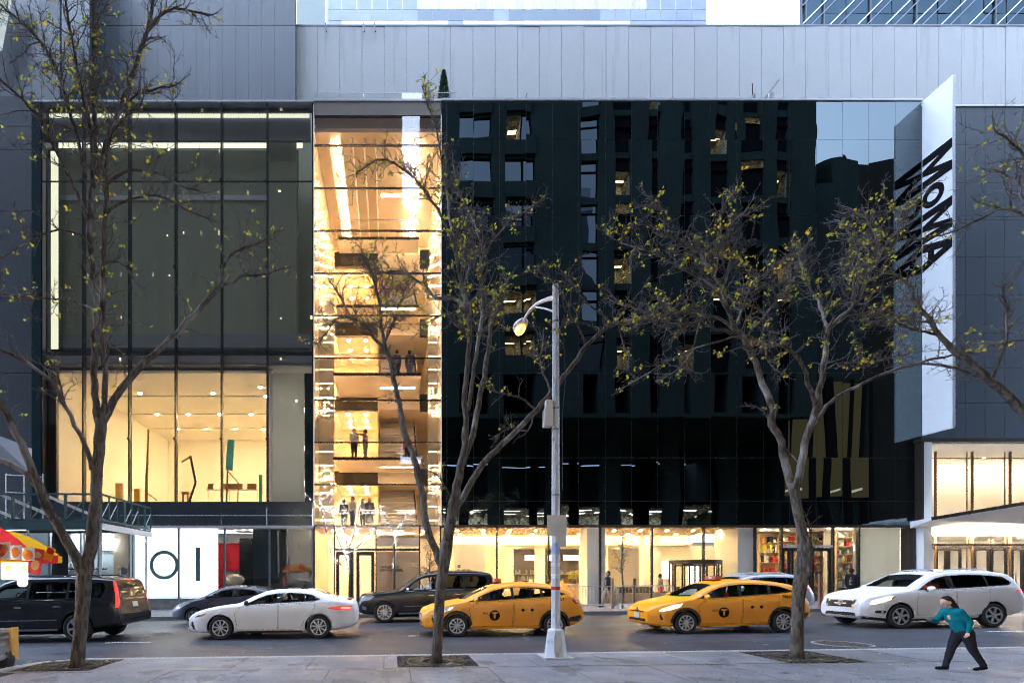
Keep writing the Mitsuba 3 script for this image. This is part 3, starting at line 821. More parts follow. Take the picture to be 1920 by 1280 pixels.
for a, b, y in ((1425, 1465, 28.2), (1470, 1500, 28.6), (1520, 1560, 28.6), (1566, 1600, 27.4)):
    for p in np.linspace(a, b, 3):
        part(lob, 'downlight', disc((X(p), y, LZ - 0.04), 0.085, 8), 'lamp_body', emit=WARM * np.array([1, 1.0, 1.0]) * 10)
# frosted window and end pier
part(lob, 'blind', box(X(1613), X(1678), F + 0.35, F + 0.353, 0.2, LZ), 'roller_blind')
part(lob, 'blind', box(X(1676), X(1703), F + 0.45, F + 0.453, 0.2, LZ), 'roller_blind')
part(lob, 'end_post', box(X(1703), X(1716), F - 0.02, F + 0.4, 0.2, LZ), 'bronze_metal')
part(lob, 'rear_wall', box(LX0, X(1720), 39, 39.2, 0.2, LZ), 'cream_wall')
part(lob, 'blind_room', box(X(1605), X(1720), 29.0, 29.05, 0.2, LZ), 'cream_wall')  # unseen room that holds the lamps behind the blinds
for z in (1.4, 3.2):
    part(lob, 'blind_lamp', MB().quad((X(1622), 28.9, z), (X(1708), 28.9, z), (X(1708), 28.9, z + .3), (X(1622), 28.9, z + .3)).get(), 'lamp_body', emit=np.array([1, .97, .88]) * 1.3)  # out of view, placed to shine through the blinds

# ------------------------------------------------------------------ museum: left ground floor shopfront
shop = thing('display_window', 'long street window with a blazing white backlit panel beside a red room', 'shop window')
SZ0, SZ1 = Z(1122), Z(990)
part(shop, 'base', box(X(92), X(588), F - 0.02, F + 0.3, -0.4, SZ0), 'granite')
part(shop, 'head', box(X(92), X(588), F - 0.03, F + 0.35, SZ1, Z(985.2)), 'pale_metal')
smull = [93, 152, 185, 243, 249.5, 335, 421, 505, 586]
for p in smull:
    part(shop, 'mullion', box(X(p) - 0.04, X(p) + 0.04, F - 0.04, F + 0.14, SZ0, SZ1), 'seam_grey')
for a, b in zip(smull, smull[1:]):
    part(shop, 'glass_pane', bowed_pane(X(a) + 0.045, X(b) - 0.045, SZ0, SZ1, F + 0.03, 0.001, 0.001, (4, 4)), 'coated_glass' if a >= 421 else 'clear_glass', True)
bp = part(shop, 'backlit_panel', MB().quad(*[(X(p, 27.6), 27.6, Z(q, 27.6)) for p, q in ((251, 1118), (409, 1118), (409, 992), (251, 992))]).get(), 'white_paint', emit=np.array([0.092, 0.104, 0.106]), weight=6)
ring = sg.Point(0, 0).buffer(0.78, 32).difference(sg.Point(0, 0).buffer(0.60, 32))
part(bp, 'lettering', on_wall(extrude(ring, 0.02), X(307.5, 27.55), 27.58, Z(1059, 27.55)), 'letter_grey', label='large thin grey letter ring on the white panel')
part(bp, 'lettering', on_wall(extrude(sg.box(-0.085, -0.88, 0.085, 0.88).buffer(0.02), 0.02), X(371, 27.55), 27.58, Z(1058, 27.55)), 'letter_grey', label='thin grey upright letter on the white panel')
matte('letter_grey', (0.11, 0.20, 0.23))
part(shop, 'room_wall', box(X(406, 30.4), X(460), 30.4, 30.5, 0.0, Z(1018, 30.4)), 'crimson_wall')
part(shop, 'room_wall', box(X(406, 30.4), X(520), 30.42, 30.5, Z(1018, 30.4), 4.3), 'off_white')
part(shop, 'low_block', box(X(424, 30), X(446, 30), 30, 30.3, 0.2, Z(1071, 30)), 'mid_grey')
part(shop, 'partition', box(X(450, 29), X(474, 29), 28.9, 29.1, 0.0, Z(1009, 29)), 'black_matte')
part(shop, 'room_backdrop', box(X(474, 28.2), X(588, 27.8), 28.2, 28.3, 0.0, 4.4), 'dark_teal')
part(shop, 'room_ceiling', box(X(409), X(588), F + 0.2, 30.5, Z(988), Z(987)), 'off_white')
for p in (424, 440, 456):
    part(shop, 'downlight', disc((X(p), 28.6, Z(988) - 0.01), 0.10, 8), 'lamp_body', emit=np.array([1, .85, .7]) * 12.0)
# left of the panel, under the shed: pale partition, beige wall, mirror ball
part(shop, 'inner_wall', box(X(92), X(184), 28.6, 28.7, 0, 4.3), 'pale_blue_wall')
part(shop, 'inner_wall', box(X(186), X(244), 28.4, 28.5, 0, 4.3), 'tan_wall')
matte('pale_blue_wall', (0.42, 0.50, 0.53))
matte('tan_wall', (0.44, 0.36, 0.28))
part(shop, 'inner_rail', box(X(92), X(184), 28.5, 28.55, Z(1031), Z(1029.5)), 'black_metal')
part(shop, 'inner_rail', box(X(92), X(170), 28.5, 28.55, Z(1067), Z(1064.5)), 'black_metal')
part(shop, 'round_mirror', MB().lathe([(0, 0), (0.2, 0.0), (0.2, 0.06), (0, 0.06)], (X(216), 27.9, Z(1071)), 'y', 16).get(), 'chrome', 40)
part(shop, 'tube_light', box(X(186, 28.2), X(214, 28.2), 28.1, 28.16, Z(1018.5, 28.2), Z(1016, 28.2)), 'lamp_body', emit=COOL * 2.2)
for p in (110, 165):
    part(shop, 'downlight', disc((X(p), 28.0, 4.2), 0.20, 8), 'lamp_body', emit=COOL * 9.0)

# ------------------------------------------------------------------ blade sign
sign = thing('blade_sign', 'tall white blade sign with giant black letters standing out from the facade', 'sign')
SX, SY0, SY1 = X(1728.5), 25.54, F - 0.01
poly = [(SY1, Z(817)), (SY1, Z(190)), (SY0, 26.72), (SY0, 9.15)]
part(sign, 'panel', MB().box(SX, SX + 0.10, SY0, SY1, Z(817), 26.72).get(), 'sign_white')
matte('sign_white', (0.74, 0.75, 0.76))
def fat_M(x, w):
    s = 0.235 * w
    return sg.Polygon([(x, 0), (x + s, 0), (x + s, 0.62), (x + w / 2 - 0.09 * w, 0), (x + w / 2 + 0.09 * w, 0), (x + w - s, 0.62), (x + w - s, 0), (x + w, 0), (x + w, 1), (x + w - 1.25 * s, 1), (x + w / 2, 0.36), (x + 1.25 * s, 1), (x, 1)])


word = [fat_M(0, 1.12)]
o_out = affinity.scale(sg.Point(0, 0).buffer(1, 24), 0.40, 0.375)
word.append(affinity.translate(o_out.difference(affinity.scale(o_out, 0.46, 0.56)), 1.60, 0.365))
word.append(fat_M(2.08, 1.12))
A_ = sg.Polygon([(0, 0), (0.29, 0), (0.355, 0.2), (0.665, 0.2), (0.73, 0), (1.02, 0), (0.67, 1), (0.35, 1)]).difference(sg.Polygon([(0.42, 0.40), (0.60, 0.40), (0.51, 0.74)]))
word.append(affinity.translate(A_, 3.24, 0))
tl, h_t = 4.26, 1.0
zt, zb = 23.62, 17.7
for w_ in word:
    tm = extrude(w_, 0.02)
    tv, tf = np.array(tm.vertices), np.array(tm.faces)
    # reads downwards: letter tops point to the street edge
    sv = np.stack([SX - tv[:, 2] - 0.001, SY1 - 0.03 - tv[:, 1] * 1.42, zt - tv[:, 0] / tl * (zt - zb)], 1)
    part(sign, 'letter', (sv, tf), 'black_matte')

part(sign, 'edge', box(SX - 0.01, SX + 0.11, SY0 - 0.04, SY0 - 0.002, 9.15, 26.72), 'pale_metal')

# ------------------------------------------------------------------ entrance building on the right
ent = thing('entrance_building', 'slate blue panelled building with a tall glowing cream entrance', 'building')
ex = [X(p) for p in (1785, 1810, 1847, 1884, 1921, 1958, 1995, 2032)] + [52.0]
ez = [Z(p) for p in (820, 752, 687, 620, 549, 477, 406, 336, 264, 193)]
EY = 27.25
k_ = EY / 27.0
for a, b in zip(ex, ex[1:]):
    for c, d in zip(ez, ez[1:]):
        part(ent, 'wall_panel', box(a * k_ + 0.008, b * k_ - 0.008, EY, EY + 0.06, c + 0.008, d - 0.008), 'blue_panel')
part(ent, 'backing', box(X(1728), ex[-1] + 1, EY + 0.07, EY + 0.4, ez[0], ez[-1] + 0.1), 'black_matte')
part(ent, 'wall_panel', box(X(1729), ex[0] * k_ - 0.008, EY, EY + 0.06, ez[0] + .008, ez[-1]), 'blue_panel')
part(ent, 'coping', box(X(1728), ex[-1] + 1, EY - 0.05, EY + 0.6, ez[-1], ez[-1] + 0.1), 'pale_metal')
PY = 26.6
px0 = X(1748, PY)
part(ent, 'portal_frame', box(X(1728, PY), ex[-1] + 1, PY, EY + 0.4, Z(828, PY), Z(821, PY)), 'bronze_metal')
part(ent, 'portal_side', box(px0 - 0.42, px0, PY + 0.02, EY + 0.4, 0.2, Z(828.5, PY)), 'white_paint')
part(ent, 'portal_edge', box(px0 - 0.5, px0 - 0.43, PY, EY + 0.3, Z(985), Z(828.5, PY)), 'bronze_metal')
EG = 28.6                                   # glass line of the entrance
ei0, ei1, EBk = px0 + 0.02, 50.0, 33.5
part(ent, 'ceiling', box(ei0, ei1, PY + 0.3, EBk, Z(829, PY) - 0.02, Z(828, PY) + 0.2), 'cream_ceiling')
part(ent, 'back_wall', box(ei0, ei1, EBk, EBk + 0.1, 0.2, 9.0), 'cream_wall')
part(ent, 'side_wall', box(ei0 - 0.1, ei0, PY + 0.5, EBk, 0.2, 9.0), 'cream_wall')
part(ent, 'floor', box(ei0, ei1, F, EBk, 0.2, 0.36), 'pale_floor')
part(ent, 'mezzanine', box(ei0, ei1, EG + 0.4, EBk, 4.05, 4.3), 'cream_ceiling')
for p in (1752, 1821, 1892, 1962):
    x = X(p, EG)
    part(ent, 'fin', box(x - 0.03, x + 0.03, EG - 0.10, EG, 0.36, 8.75), 'fin_brown')
    part(ent, 'fin', box(x - 0.22, x - 0.18, EG + 0.02, EG + 0.06, 0.36, 8.75), 'fin_brown')
matte('fin_brown', (0.16, 0.095, 0.05))
part(ent, 'glazing_bar', box(ei0, ei1, EG - 0.02, EG + 0.06, Z(859, EG) - 0.02, Z(859, EG) + 0.02), 'fin_brown')
part(ent, 'glazing_bar', box(ei0, ei1, EG - 0.06, EG + 0.08, Z(1028, EG), Z(1024, EG)), 'bronze_metal')
for a, b in ((1752, 1821), (1821, 1892), (1892, 1962)):
    for c, d in ((1028, 996), (996, 859), (859, 830)):
        part(ent, 'glass_pane', MB().quad((X(a, EG), EG + 0.01, Z(c, EG)), (X(b, EG), EG + 0.01, Z(c, EG)), (X(b, EG), EG + 0.01, Z(d, EG)), (X(a, EG), EG + 0.01, Z(d, EG))).get(), 'clear_glass')
for a, b in ((1754, 1775), (1777, 1802), (1826, 1855), (1858, 1888), (1896, 1918), (1921, 1950)):
    xa, xb = X(a, EG), X(b, EG)
    dd = part(ent, 'door', MB().box(xa, xa + .11, EG - .03, EG + .05, .36, Z(1029, EG)).box(xb - .11, xb, EG - .03, EG + .05, .36, Z(1029, EG)).box(xa + .11, xb - .11, EG - .03, EG + .05, Z(1032, EG), Z(1029, EG)).box(xa + .11, xb - .11, EG - .03, EG + .05, .36, .6).get(), 'bronze_metal')
    part(dd, 'glass', MB().quad((xa + .11, EG + .01, .6), (xb - .11, EG + .01, .6), (xb - .11, EG + .01, Z(1032, EG)), (xa + .11, EG + .01, Z(1032, EG))).get(), 'clear_glass')
    part(dd, 'handle', box(xa + .16, xa + .2, EG - .09, EG - .05, 1.0, 2.0), 'chrome')
part(ent, 'lettering', wall_text('11', 0.26, X(1851, EG - .05), EG - 0.03, Z(1020, EG), bold=True), 'fin_brown', label='small dark house number above the entrance doors')
# canopy: a tilted wedge whose lit underside rises to the street
ca, cb = (X(1748, 26.4), 26.4), (ei1, 26.4)
fv = []
for (x, y0, zb) in ((ca[0] - 0.02, 24.9, 4.15), (cb[0], 24.9, 4.15)):
    pass
y_out = 24.9
zl, zr = Z(975, y_out), Z(975, y_out) + (X(1920, y_out) - X(1746, y_out)) * 0.165
xl, xr = X(1746, y_out), X(2080, y_out)
zr = zl + (xr - xl) * 0.165
under = [(xl, y_out, zl), (xr, y_out, zr), (ei1 + 1, EG - 0.11, 4.14), (ei0, EG - 0.11, 4.14)]
top = [(x, y, z + 0.12 if i < 2 else z + 0.5) for i, (x, y, z) in enumerate(under)]
can = part(ent, 'canopy', (np.array(under + top), np.array([[0, 1, 2, 3], [7, 6, 5, 4], [0, 4, 5, 1], [1, 5, 6, 2], [2, 6, 7, 3], [3, 7, 4, 0]])), 'white_paint')
part(can, 'edge_trim', MB().bar(np.array(under[0]) + [0, -0.03, 0.07], np.array(under[1]) + [0, -0.03, 0.07], 0.05, 0.16).get(), 'bronze_metal')
for x in np.linspace(ei0 + 0.8, ei1 - 1, 8):
    for y in (30.0, 32.0):
        part(ent, 'downlight', disc((x, y, Z(829, PY) - 0.04), 0.14, 8), 'lamp_body', emit=WARM * np.array([1, 1.02, .95]) * 3.6)
    part(ent, 'downlight', disc((x, 30.5, 4.04), 0.12, 8), 'lamp_body', emit=WARM * np.array([1, 1.02, .95]) * 3.6)
for xa in np.arange(ei0 + 0.1, ei1 - 2, 2.0):
    part(ent, 'uplight', MB().quad((xa, EG - 0.95, 3.5), (xa + 1.9, EG - 0.95, 3.5), (xa + 1.9, EG - 0.34, 3.5), (xa, EG - 0.34, 3.5)).get(), 'lamp_body', emit=WARM * np.array([1, 1.06, 1.4]) * 7.5)  # hidden from below, placed to light the canopy underside
part(ent, 'uplight_rail', box(ei0, ei1, EG - 1.0, EG - 0.3, 3.42, 3.49), 'bronze_metal')  # carries the unseen uplights

# ------------------------------------------------------------------ panelled block set back above the roof terrace
UY = 37.0
up_ = thing('panelled_block', 'long pale panelled block rising behind the roof terrace', 'building')
xw = [554 + 41.6 * i for i in range(36)]
for a, b in zip(xw, xw[1:]):
    v, f = box(X(a, UY) + 0.014, X(b, UY) - 0.014, UY, UY + 0.06, 22.0, Z(50, UY))
    v[:, 1] += (v[:, 0] - X(a, UY)) * rng.normal(0, .006) + (v[:, 2] - 34) * rng.normal(0, .0006)
    part(up_, 'wall_panel', (v, f), 'white_panel')
part(up_, 'backing', box(X(555, UY), X(xw[-1], UY), UY + 0.07, UY + 6, 22, Z(51, UY)), 'seam_grey')
part(up_, 'roof_edge', box(X(553, UY), X(xw[-1], UY), UY - 0.04, UY + 0.5, Z(50, UY), Z(47.5, UY)), 'seam_grey')
gb = thing('grey_panelled_block', 'darker grey metal panelled wall left of the pale block', 'building')
GY = 36.0
xg = [150 + 24.3 * i for i in range(17)]
xg[-1] = 554
for a, b in zip(xg, xg[1:]):
    for c, d in ((22.0, Z(48.5, GY)), (Z(48.2, GY) + 0.02, 47.0)):
        part(gb, 'wall_panel', box(X(a, GY) + 0.006, X(b, GY) - 0.006, GY + rng.uniform(0, .012), GY + 0.06, c, d - 0.01), 'grey_panel')
part(gb, 'backing', box(X(150, GY), X(553, GY), GY + 0.07, GY + 0.5, 22, 47), 'black_matte')

# pale glass corner, slab tower and lattice tower in the distance
pg = thing('pale_glass_corner', 'small pale greenish glass corner between grey wall and slab tower', 'building')
part(pg, 'glass_front', box(X(556, 45), X(611, 45), 45, 46, 40, 62), 'pale_green_glass')
part(pg, 'edge_fin', box(X(610, 45), X(613, 45), 44.9, 46, 40, 62), 'pale_metal')
gloss('pale_green_glass', (0.20, 0.235, 0.205), 0.3)
TY = 70.0
tw = thing('slab_tower', 'pale glass slab tower with lit floors above the panelled block', 'building')
gloss('tower_glass', grain((0.13, 0.16, 0.20), 0.12, 0.3, 1), 0.12, spec=0.9)
gloss('tower_glass_dark', (0.06, 0.085, 0.11), 0.06, spec=0.9)
tcols = [612 + 28.5 * i for i in range(26)]
trow = [56, 48.0, 39.2, 18.5, -14]
for a, b in zip(tcols, tcols[1:]):
    i = tcols.index(a)
    for j, (c, d) in enumerate(zip(trow, trow[1:])):
        mid = 6 <= i <= 20
        m = 'tower_glass_dark' if (j == 2 and mid and rng.random() < 0.8) else 'tower_glass'
        lit = None
        if j == 1 and (1 <= i <= 19 and rng.random() < 0.8):
            lit = np.array([0.058, 0.054, 0.022]) * rng.uniform(0.5, 1.0)
        if j == 3:
            m = 'clear_glass' if mid else 'tower_glass'
        part(tw, 'window', box(X(a, TY) + 0.04, X(b, TY) - 0.04, TY, TY + 0.03, Z(c, TY) + 0.04, Z(d, TY) - 0.04), m, **({'emit': lit, 'weight': 0.02} if lit is not None else {}))
part(tw, 'frame', box(X(612, TY), X(1325, TY), TY + 0.04, TY + 0.3, 30, Z(18.5, TY)), 'seam_grey')
part(tw, 'frame', box(X(612, TY), X(tcols[6], TY), TY + 0.04, TY + 0.3, Z(18.5, TY), 84), 'pale_metal')
part(tw, 'frame', box(X(tcols[21], TY), X(1325, TY), TY + 0.04, TY + 0.3, Z(18.5, TY), 84), 'pale_metal')
for a in tcols[6:22]:
    part(tw, 'mullion', box(X(a, TY) - 0.05, X(a, TY) + 0.05, TY - 0.06, TY + 0.1, Z(18.5, TY), 83), 'pale_metal')
part(tw, 'inner_wall', box(X(tcols[6], TY), X(tcols[21], TY), TY + 1.6, TY + 1.7, Z(18.5, TY), 84), 'mid_grey')
part(tw, 'body', box(X(612, TY), X(1325, TY), TY + 2.2, TY + 18, 20, 84), 'light_grey')
curt = [MB() for _ in range(1)]
for a in tcols[6:21]:
    for s in range(3):
        if rng.random() < 0.55:
            xx = X(a + rng.uniform(2, 22), TY)
            part(tw, 'curtain', box(xx, xx + rng.uniform(0.3, 0.9), TY + 0.5, TY + 0.56, Z(18, TY), 83), ['mid_grey', 'taupe', 'tan_wall'][int(rng.integers(3))])
part(tw, 'room_light', down_sheet(X(tcols[6], TY), X(tcols[21], TY), TY + 0.7, TY + 0.95, 82.6), 'lamp_body', emit=np.array([1, .93, .58]) * 0.35, weight=0.3)
QY = 60.0
lt = thing('lattice_tower', 'dark glass tower with diagonal pale bracing at the upper right', 'building')
qx = [1500 + 43 * i for i in range(13)]
for a, b in zip(qx, qx[1:]):
    for c, d in ((60, 26), (26, -14), (-14, -60)):
        part(lt, 'window', bowed_pane(X(a, QY) + 0.05, X(b, QY) - 0.05, Z(c, QY), Z(d, QY) - 0.08, QY, 0.02, 0.02, (5, 5)), 'lattice_glass', True)
scene['lattice_glass'] = {'type': 'twosided', 'bsdf': {'type': 'conductor', 'specular_reflectance': rgb(0.05, 0.075, 0.095)}}
part(lt, 'body', box(X(1508, QY), X(qx[-1], QY), QY + 0.1, QY + 0.6, 30, 78), 'slate_gloss')
for a in np.arange(1430, 2000, 52):
    for o, m, w in ((0, 'pale_metal', 0.42), (17, 'seam_grey', 0.22)):
        x0, x1 = X(a + o, QY), X(a + o + 100, QY)
        z0, z1 = Z(70, QY), Z(-30, QY)
        xl_ = X(1502, QY)
        p, q = np.array([x0, QY - 0.1, z0]), np.array([x1, QY - 0.1, z1])
        if q[0] < xl_ + 0.5:
            continue
        if p[0] < xl_:
            p = p + (q - p) * (xl_ - p[0]) / (q[0] - p[0])
        part(lt, 'brace', MB().bar(p, q, w, 0.1, up=(0, 1, 0)).get() if False else MB().bar(p, q, 0.1, w, up=(0, 1, 0)).get(), m)
for a in (1500, 1509, 1543, 1630, 1716, 1864):
    part(lt, 'mullion', box(X(a, QY) - 0.07, X(a, QY) + 0.07, QY - 0.2, QY, 50, 76), 'slate_gloss')

# ------------------------------------------------------------------ buildings at the left edge
lb = thing('slate_building', 'dark slate panelled building at the far left beside the glass gallery', 'building')
lx = [X(p) for p in (-160, -80, -2, 60)]
lz = [4.6, Z(700), Z(560), Z(397), Z(282), Z(238), Z(181)]
for a, b in zip(lx, lx[1:]):
    for c, d in zip(lz, lz[1:]):
        part(lb, 'wall_panel', box(a + 0.01, b - 0.01, F - 0.02, F + 0.08, c + 0.012, d - 0.012), 'slate_panel')
part(lb, 'body', box(lx[0], lx[-1], F + 0.09, F + 9, 0, Z(182)), 'black_matte')
part(lb, 'shopfront', box(lx[0], X(90), F + 0.0, F + 0.08, -0.3, 4.55), 'pale_blue_wall')
lg = thing('teal_glass_stair_tower', 'narrow dark teal glass tower behind the left tree', 'building')
part(lg, 'glass_front', box(X(80, 33), X(112, 33), 33, 35, 24, 45), 'slate_panel')
part(lg, 'glass_front', box(X(112, 33), X(166, 33), 33.1, 35, 24, 45), 'dark_teal')
part(lg, 'side', MB().add([(X(60, 33), 33, 24), (X(82, 33), 33, 24), (X(82, 33), 33, 45), (X(78, 33), 33, 45)], [[0, 1, 2, 3]]).get(), 'slate_panel')
lb2 = thing('blue_grey_block', 'blue grey panelled block at the upper left corner', 'building')
for c, d in ((20, Z(62, 35)), (Z(62, 35) + 0.03, 46)):
    for a, b in ((-120, -60), (-60, 0), (0, 80)):
        part(lb2, 'wall_panel', box(X(a, 35) + 0.01, X(b, 35) - 0.01, 35, 35.4, c, d), 'grey_panel')
lb3 = thing('cream_cornice', 'lit cream stone corner of a building at the top left', 'building')
part(lb3, 'wall', MB().add([at(-60, 130, 34), at(4, 95, 34), at(22, 0, 34), at(22, -40, 34), at(-60, -40, 34)], [[0, 1, 2], [0, 2, 3], [0, 3, 4]]).get(), 'lit_stone')
matte('lit_stone', (0.72, 0.68, 0.52))

# ------------------------------------------------------------------ across the street, behind the camera: what the mirror glass shows
opp = thing('office_building', 'dark office building across the street, seen mirrored in the glass', 'building')
OY = 6.0
ox = lambda p: (p - CX) / 960 * (2 * F - OY)
oz = lambda p: EYE + (CY - p) / 960 * (2 * F - OY)
def opening(x0, x1, z0, z1, kind):
    """A window set back in the front; lit ones are small rooms with a ceiling lamp."""
    if kind == 'lit':
        k = part(opp, 'lit_room', MB().box(x0, x1, OY - 2.2, OY - 2.1, z0, z1).box(x0 - .02, x0, OY - 2.1, OY - .3, z0, z1).box(x1, x1 + .02, OY - 2.1, OY - .3, z0, z1).box(x0, x1, OY - 2.1, OY - .3, z0 - .02, z0).box(x0, x1, OY - 2.1, OY - .3, z1, z1 + .02).get(), 'amber_wall')
        w = min(1.2, (x1 - x0) * 0.6)
        xx = rng.uniform(x0 + .1, x1 - w - .05)
        part(opp, 'room_lamp', down_sheet(xx, xx + w, OY - 1.5, OY - 1.2, z1 - 0.25), 'lamp_body', emit=np.array([1, .74, .4]) * rng.uniform(0.5, 1.4), weight=0.08)
    else:
        part(opp, 'window', bowed_pane(x0, x1, z0, z1, OY - 0.35, 0.006, 0.006, (4, 4))[0:2], 'office_glass', True)
scene['office_glass'] = {'type': 'twosided', 'bsdf': {'type': 'conductor', 'specular_reflectance': rgb(0.13, 0.145, 0.16)}}
o0, o1 = 4.0, ox(1533)
part(opp, 'core', box(o0 + 0.1, o1 - 0.1, -14, OY - 2.4, 17.0, 62), 'black_matte')
part(opp, 'soffit', box(o0, o1, -14, OY, 16.6, 17.0), 'concrete_dark')
floors = [45.25 - 4.1 * k for k in range(-4, 7)]
bays = [(o0, ox(858), None), (ox(862), ox(920), 'wide'), (ox(950), ox(1005), 'wide'), (ox(1092), ox(1123), 'n'), (ox(1154), ox(1185), 'n'), (ox(1217), ox(1238), 'n'), (ox(1280), ox(1302), 'n'), (ox(1335), ox(1368), 'n'), (ox(1393), ox(1430), 'n'), (ox(1458), ox(1486), 'n')]
cuts = [o0] + [c for b in bays[1:] for c in b[:2]] + [o1]
for i in range(0, len(cuts), 2):
    part(opp, 'pier', box(cuts[i], cuts[i + 1], OY - 2.4, OY, 17.0, 62), 'concrete_dark')
for (a, b, kind) in bays[1:]:
    for zf in floors:
        if zf - 4.1 < 17:
            continue
        h = 2.25 if kind == 'wide' else 3.45
        z1 = zf - 0.25
        z0 = z1 - h
        part(opp, 'spandrel', box(a, b, OY - 0.9, OY - 0.15 if kind == 'n' else OY + 0.15, zf - 4.1 + 0.0, z0), 'concrete_dark')
        part(opp, 'spandrel', box(a, b, OY - 0.9, OY - 0.15, z1, zf), 'concrete_dark')
        if kind == 'wide':
            m = (a + b) / 2
            part(opp, 'window_post', box(m - 0.06, m + 0.06, OY - 0.4, OY - 0.2, z0, z1), 'black_matte')
            for c, d in ((a, m - .06), (m + .06, b)):
                opening(c, d, z0, z1, 'lit' if rng.random() < 0.28 else 'sky')
        else:
            m = a + (b - a) * 0.0
            zm = z0 + (z1 - z0) * 0.72
            part(opp, 'window_post', box(a, b, OY - 0.4, OY - 0.2, zm - .04, zm + .04), 'black_matte')
            lit = rng.random() < (0.10 if a < 19 else 0.34)
            if lit and rng.random() < 0.5:
                opening(a, b, zm + 0.04, z1, 'lit'); part(opp, 'blind', box(a, b, OY - .5, OY - .4, z0, zm), 'black_matte')
            elif lit:
                opening(a, b, z0, zm - 0.04, 'lit'); part(opp, 'blind', box(a, b, OY - .5, OY - .4, zm, z1), 'black_matte')
            elif a < 19:
                opening(a, b, z0, zm - .04, 'sky'); opening(a, b, zm + .04, z1, 'sky')
            else:
                part(opp, 'blind', box(a, b, OY - .5, OY - .4, z0, z1), 'black_matte')
for x in np.arange(o0 + 1, o1, 6.1):
    part(opp, 'column', box(x - 0.7, x + 0.7, -0.5 if abs(x) > 5 else -8, 0.9 if abs(x) > 5 else -6.6, 0.1, 16.6), 'concrete_dark')
# unseen lobby behind the camera; its lamps and cream walls light the car sides
ol = thing('office_lobby', 'unseen lit lobby across the street that lights the car sides', 'lobby')
part(ol, 'lobby_wall', MB().box(-16, 48, -16.2, -16.0, 0.1, 10.2).get(), 'cream_wall')
part(ol, 'lobby_ceiling', box(-16, 48, -16, -9, 10.0, 10.2), 'cream_ceiling')
part(ol, 'lobby_floor', box(-16, 48, -16, -8.9, 0.1, 0.18), 'pale_floor')
for x in np.arange(-13, 46, 4.4):
    part(ol, 'pillar', box(x - 0.35, x + 0.35, -8.9, -8.1, 0.1, 16.6), 'black_matte')
    part(ol, 'lobby_glass', MB().quad((x + 4.05, -8.5, .2), (x + .35, -8.5, .2), (x + .35, -8.5, 10), (x + 4.05, -8.5, 10)).get(), 'clear_glass')
    for y in (-14.2, -11.2):
        part(ol, 'lobby_lamp', down_sheet(x + 0.8, x + 3.4, y, y + 0.5, 9.96), 'lamp_body', emit=np.array([1, .86, .66]) * 3.0, weight=1.5)  # out of view, placed to light the sides of the cars
part(ol, 'lobby_fascia', box(-16, 48, -9, -8.3, 10.2, 10.6), 'black_matte')
part(ol, 'rear_wall', box(-75, 60, -16.6, -16.3, 0, 17.0), 'concrete_dark')  # out of view, blocks the sky behind the arcade
part(opp, 'link_wall', box(1.25, 4.1, 1.0, 1.5, 14, 39.5), 'concrete_dark')  # out of view, closes the lower part of the mirrored sky slot
oth = thing('stone_tower', 'dark brown stone tower across the street, left of a slot of sky', 'building')
part(oth, 'front', box(-75, 1.25, -14, OY, 16.0, 64), 'brown_dark')
matte('brown_dark', grain((0.035, 0.032, 0.027), 0.12, 0.3, 5))
for x in np.arange(-40, 1.0, 1.5):
    part(oth, 'pilaster', box(x, x + 0.45, OY + 0.001, OY + 0.25, 16, 64), 'brown_dark')
for x in np.arange(-39.3, 0.5, 1.5):
    for z in np.arange(18, 60, 3.9):
        if rng.random() < 0.5:
            x_, w_, h_ = x + rng.uniform(.5, .75), rng.uniform(.12, .5), rng.uniform(.1, .45)
            part(oth, 'lit_window', MB().quad((x_, OY + 0.03, z), (x_, OY + 0.03, z + h_), (x_ + w_, OY + 0.03, z + h_), (x_ + w_, OY + 0.03, z)).get(), 'black_matte', emit=np.array([1, .85, .5]) * rng.choice([0.05, 0.1, 0.2, 0.5]), weight=0.01)  # out of view, sized to mirror as small bright specks in the gallery glass
for x in np.arange(-32, -1, 6.2):
    part(oth, 'arcade_column', box(x - 0.6, x + 0.6, 3.5 - 8, 5 - 8, 0, 16), 'concrete_dark')
b3 = thing('stepped_building', 'stepped dark building farther along the opposite side', 'building')
part(b3, 'wing', box(o1 + 0.5, 42.4, -16, OY - 1, 0, oz(330)), 'concrete_dark')
part(b3, 'tank_room', MB().lathe([(0, 0), (1.25, 0), (1.25, oz(266) - 30), (0, oz(266) - 30)], (43.7, OY - 3, 30), 'z', 16).get(), 'concrete_dark')
part(b3, 'wing', box(42.4, 45.1, -16, OY - 1, 0, oz(285)), 'concrete_dark')
part(b3, 'wing', MB().add([(45.1, OY - 1, 0), (70, OY - 1, 0), (70, OY - 1, oz(225)), (45.1, OY - 1, oz(290)), (45.1, -16, 0), (70, -16, 0), (70, -16, oz(225)), (45.1, -16, oz(290))],
                          [[0, 3, 2, 1], [4, 5, 6, 7], [0, 1, 5, 4], [3, 7, 6, 2], [0, 4, 7, 3], [1, 2, 6, 5]]).get(), 'brown_dark')
for i, p in enumerate((1485, 1530, 1562, 1603, 1640)):
    part(b3, 'lobby_post', box(ox(p) - .25, ox(p) + .25, OY - .9, OY - .5, oz(985), oz(705)), 'black_matte')
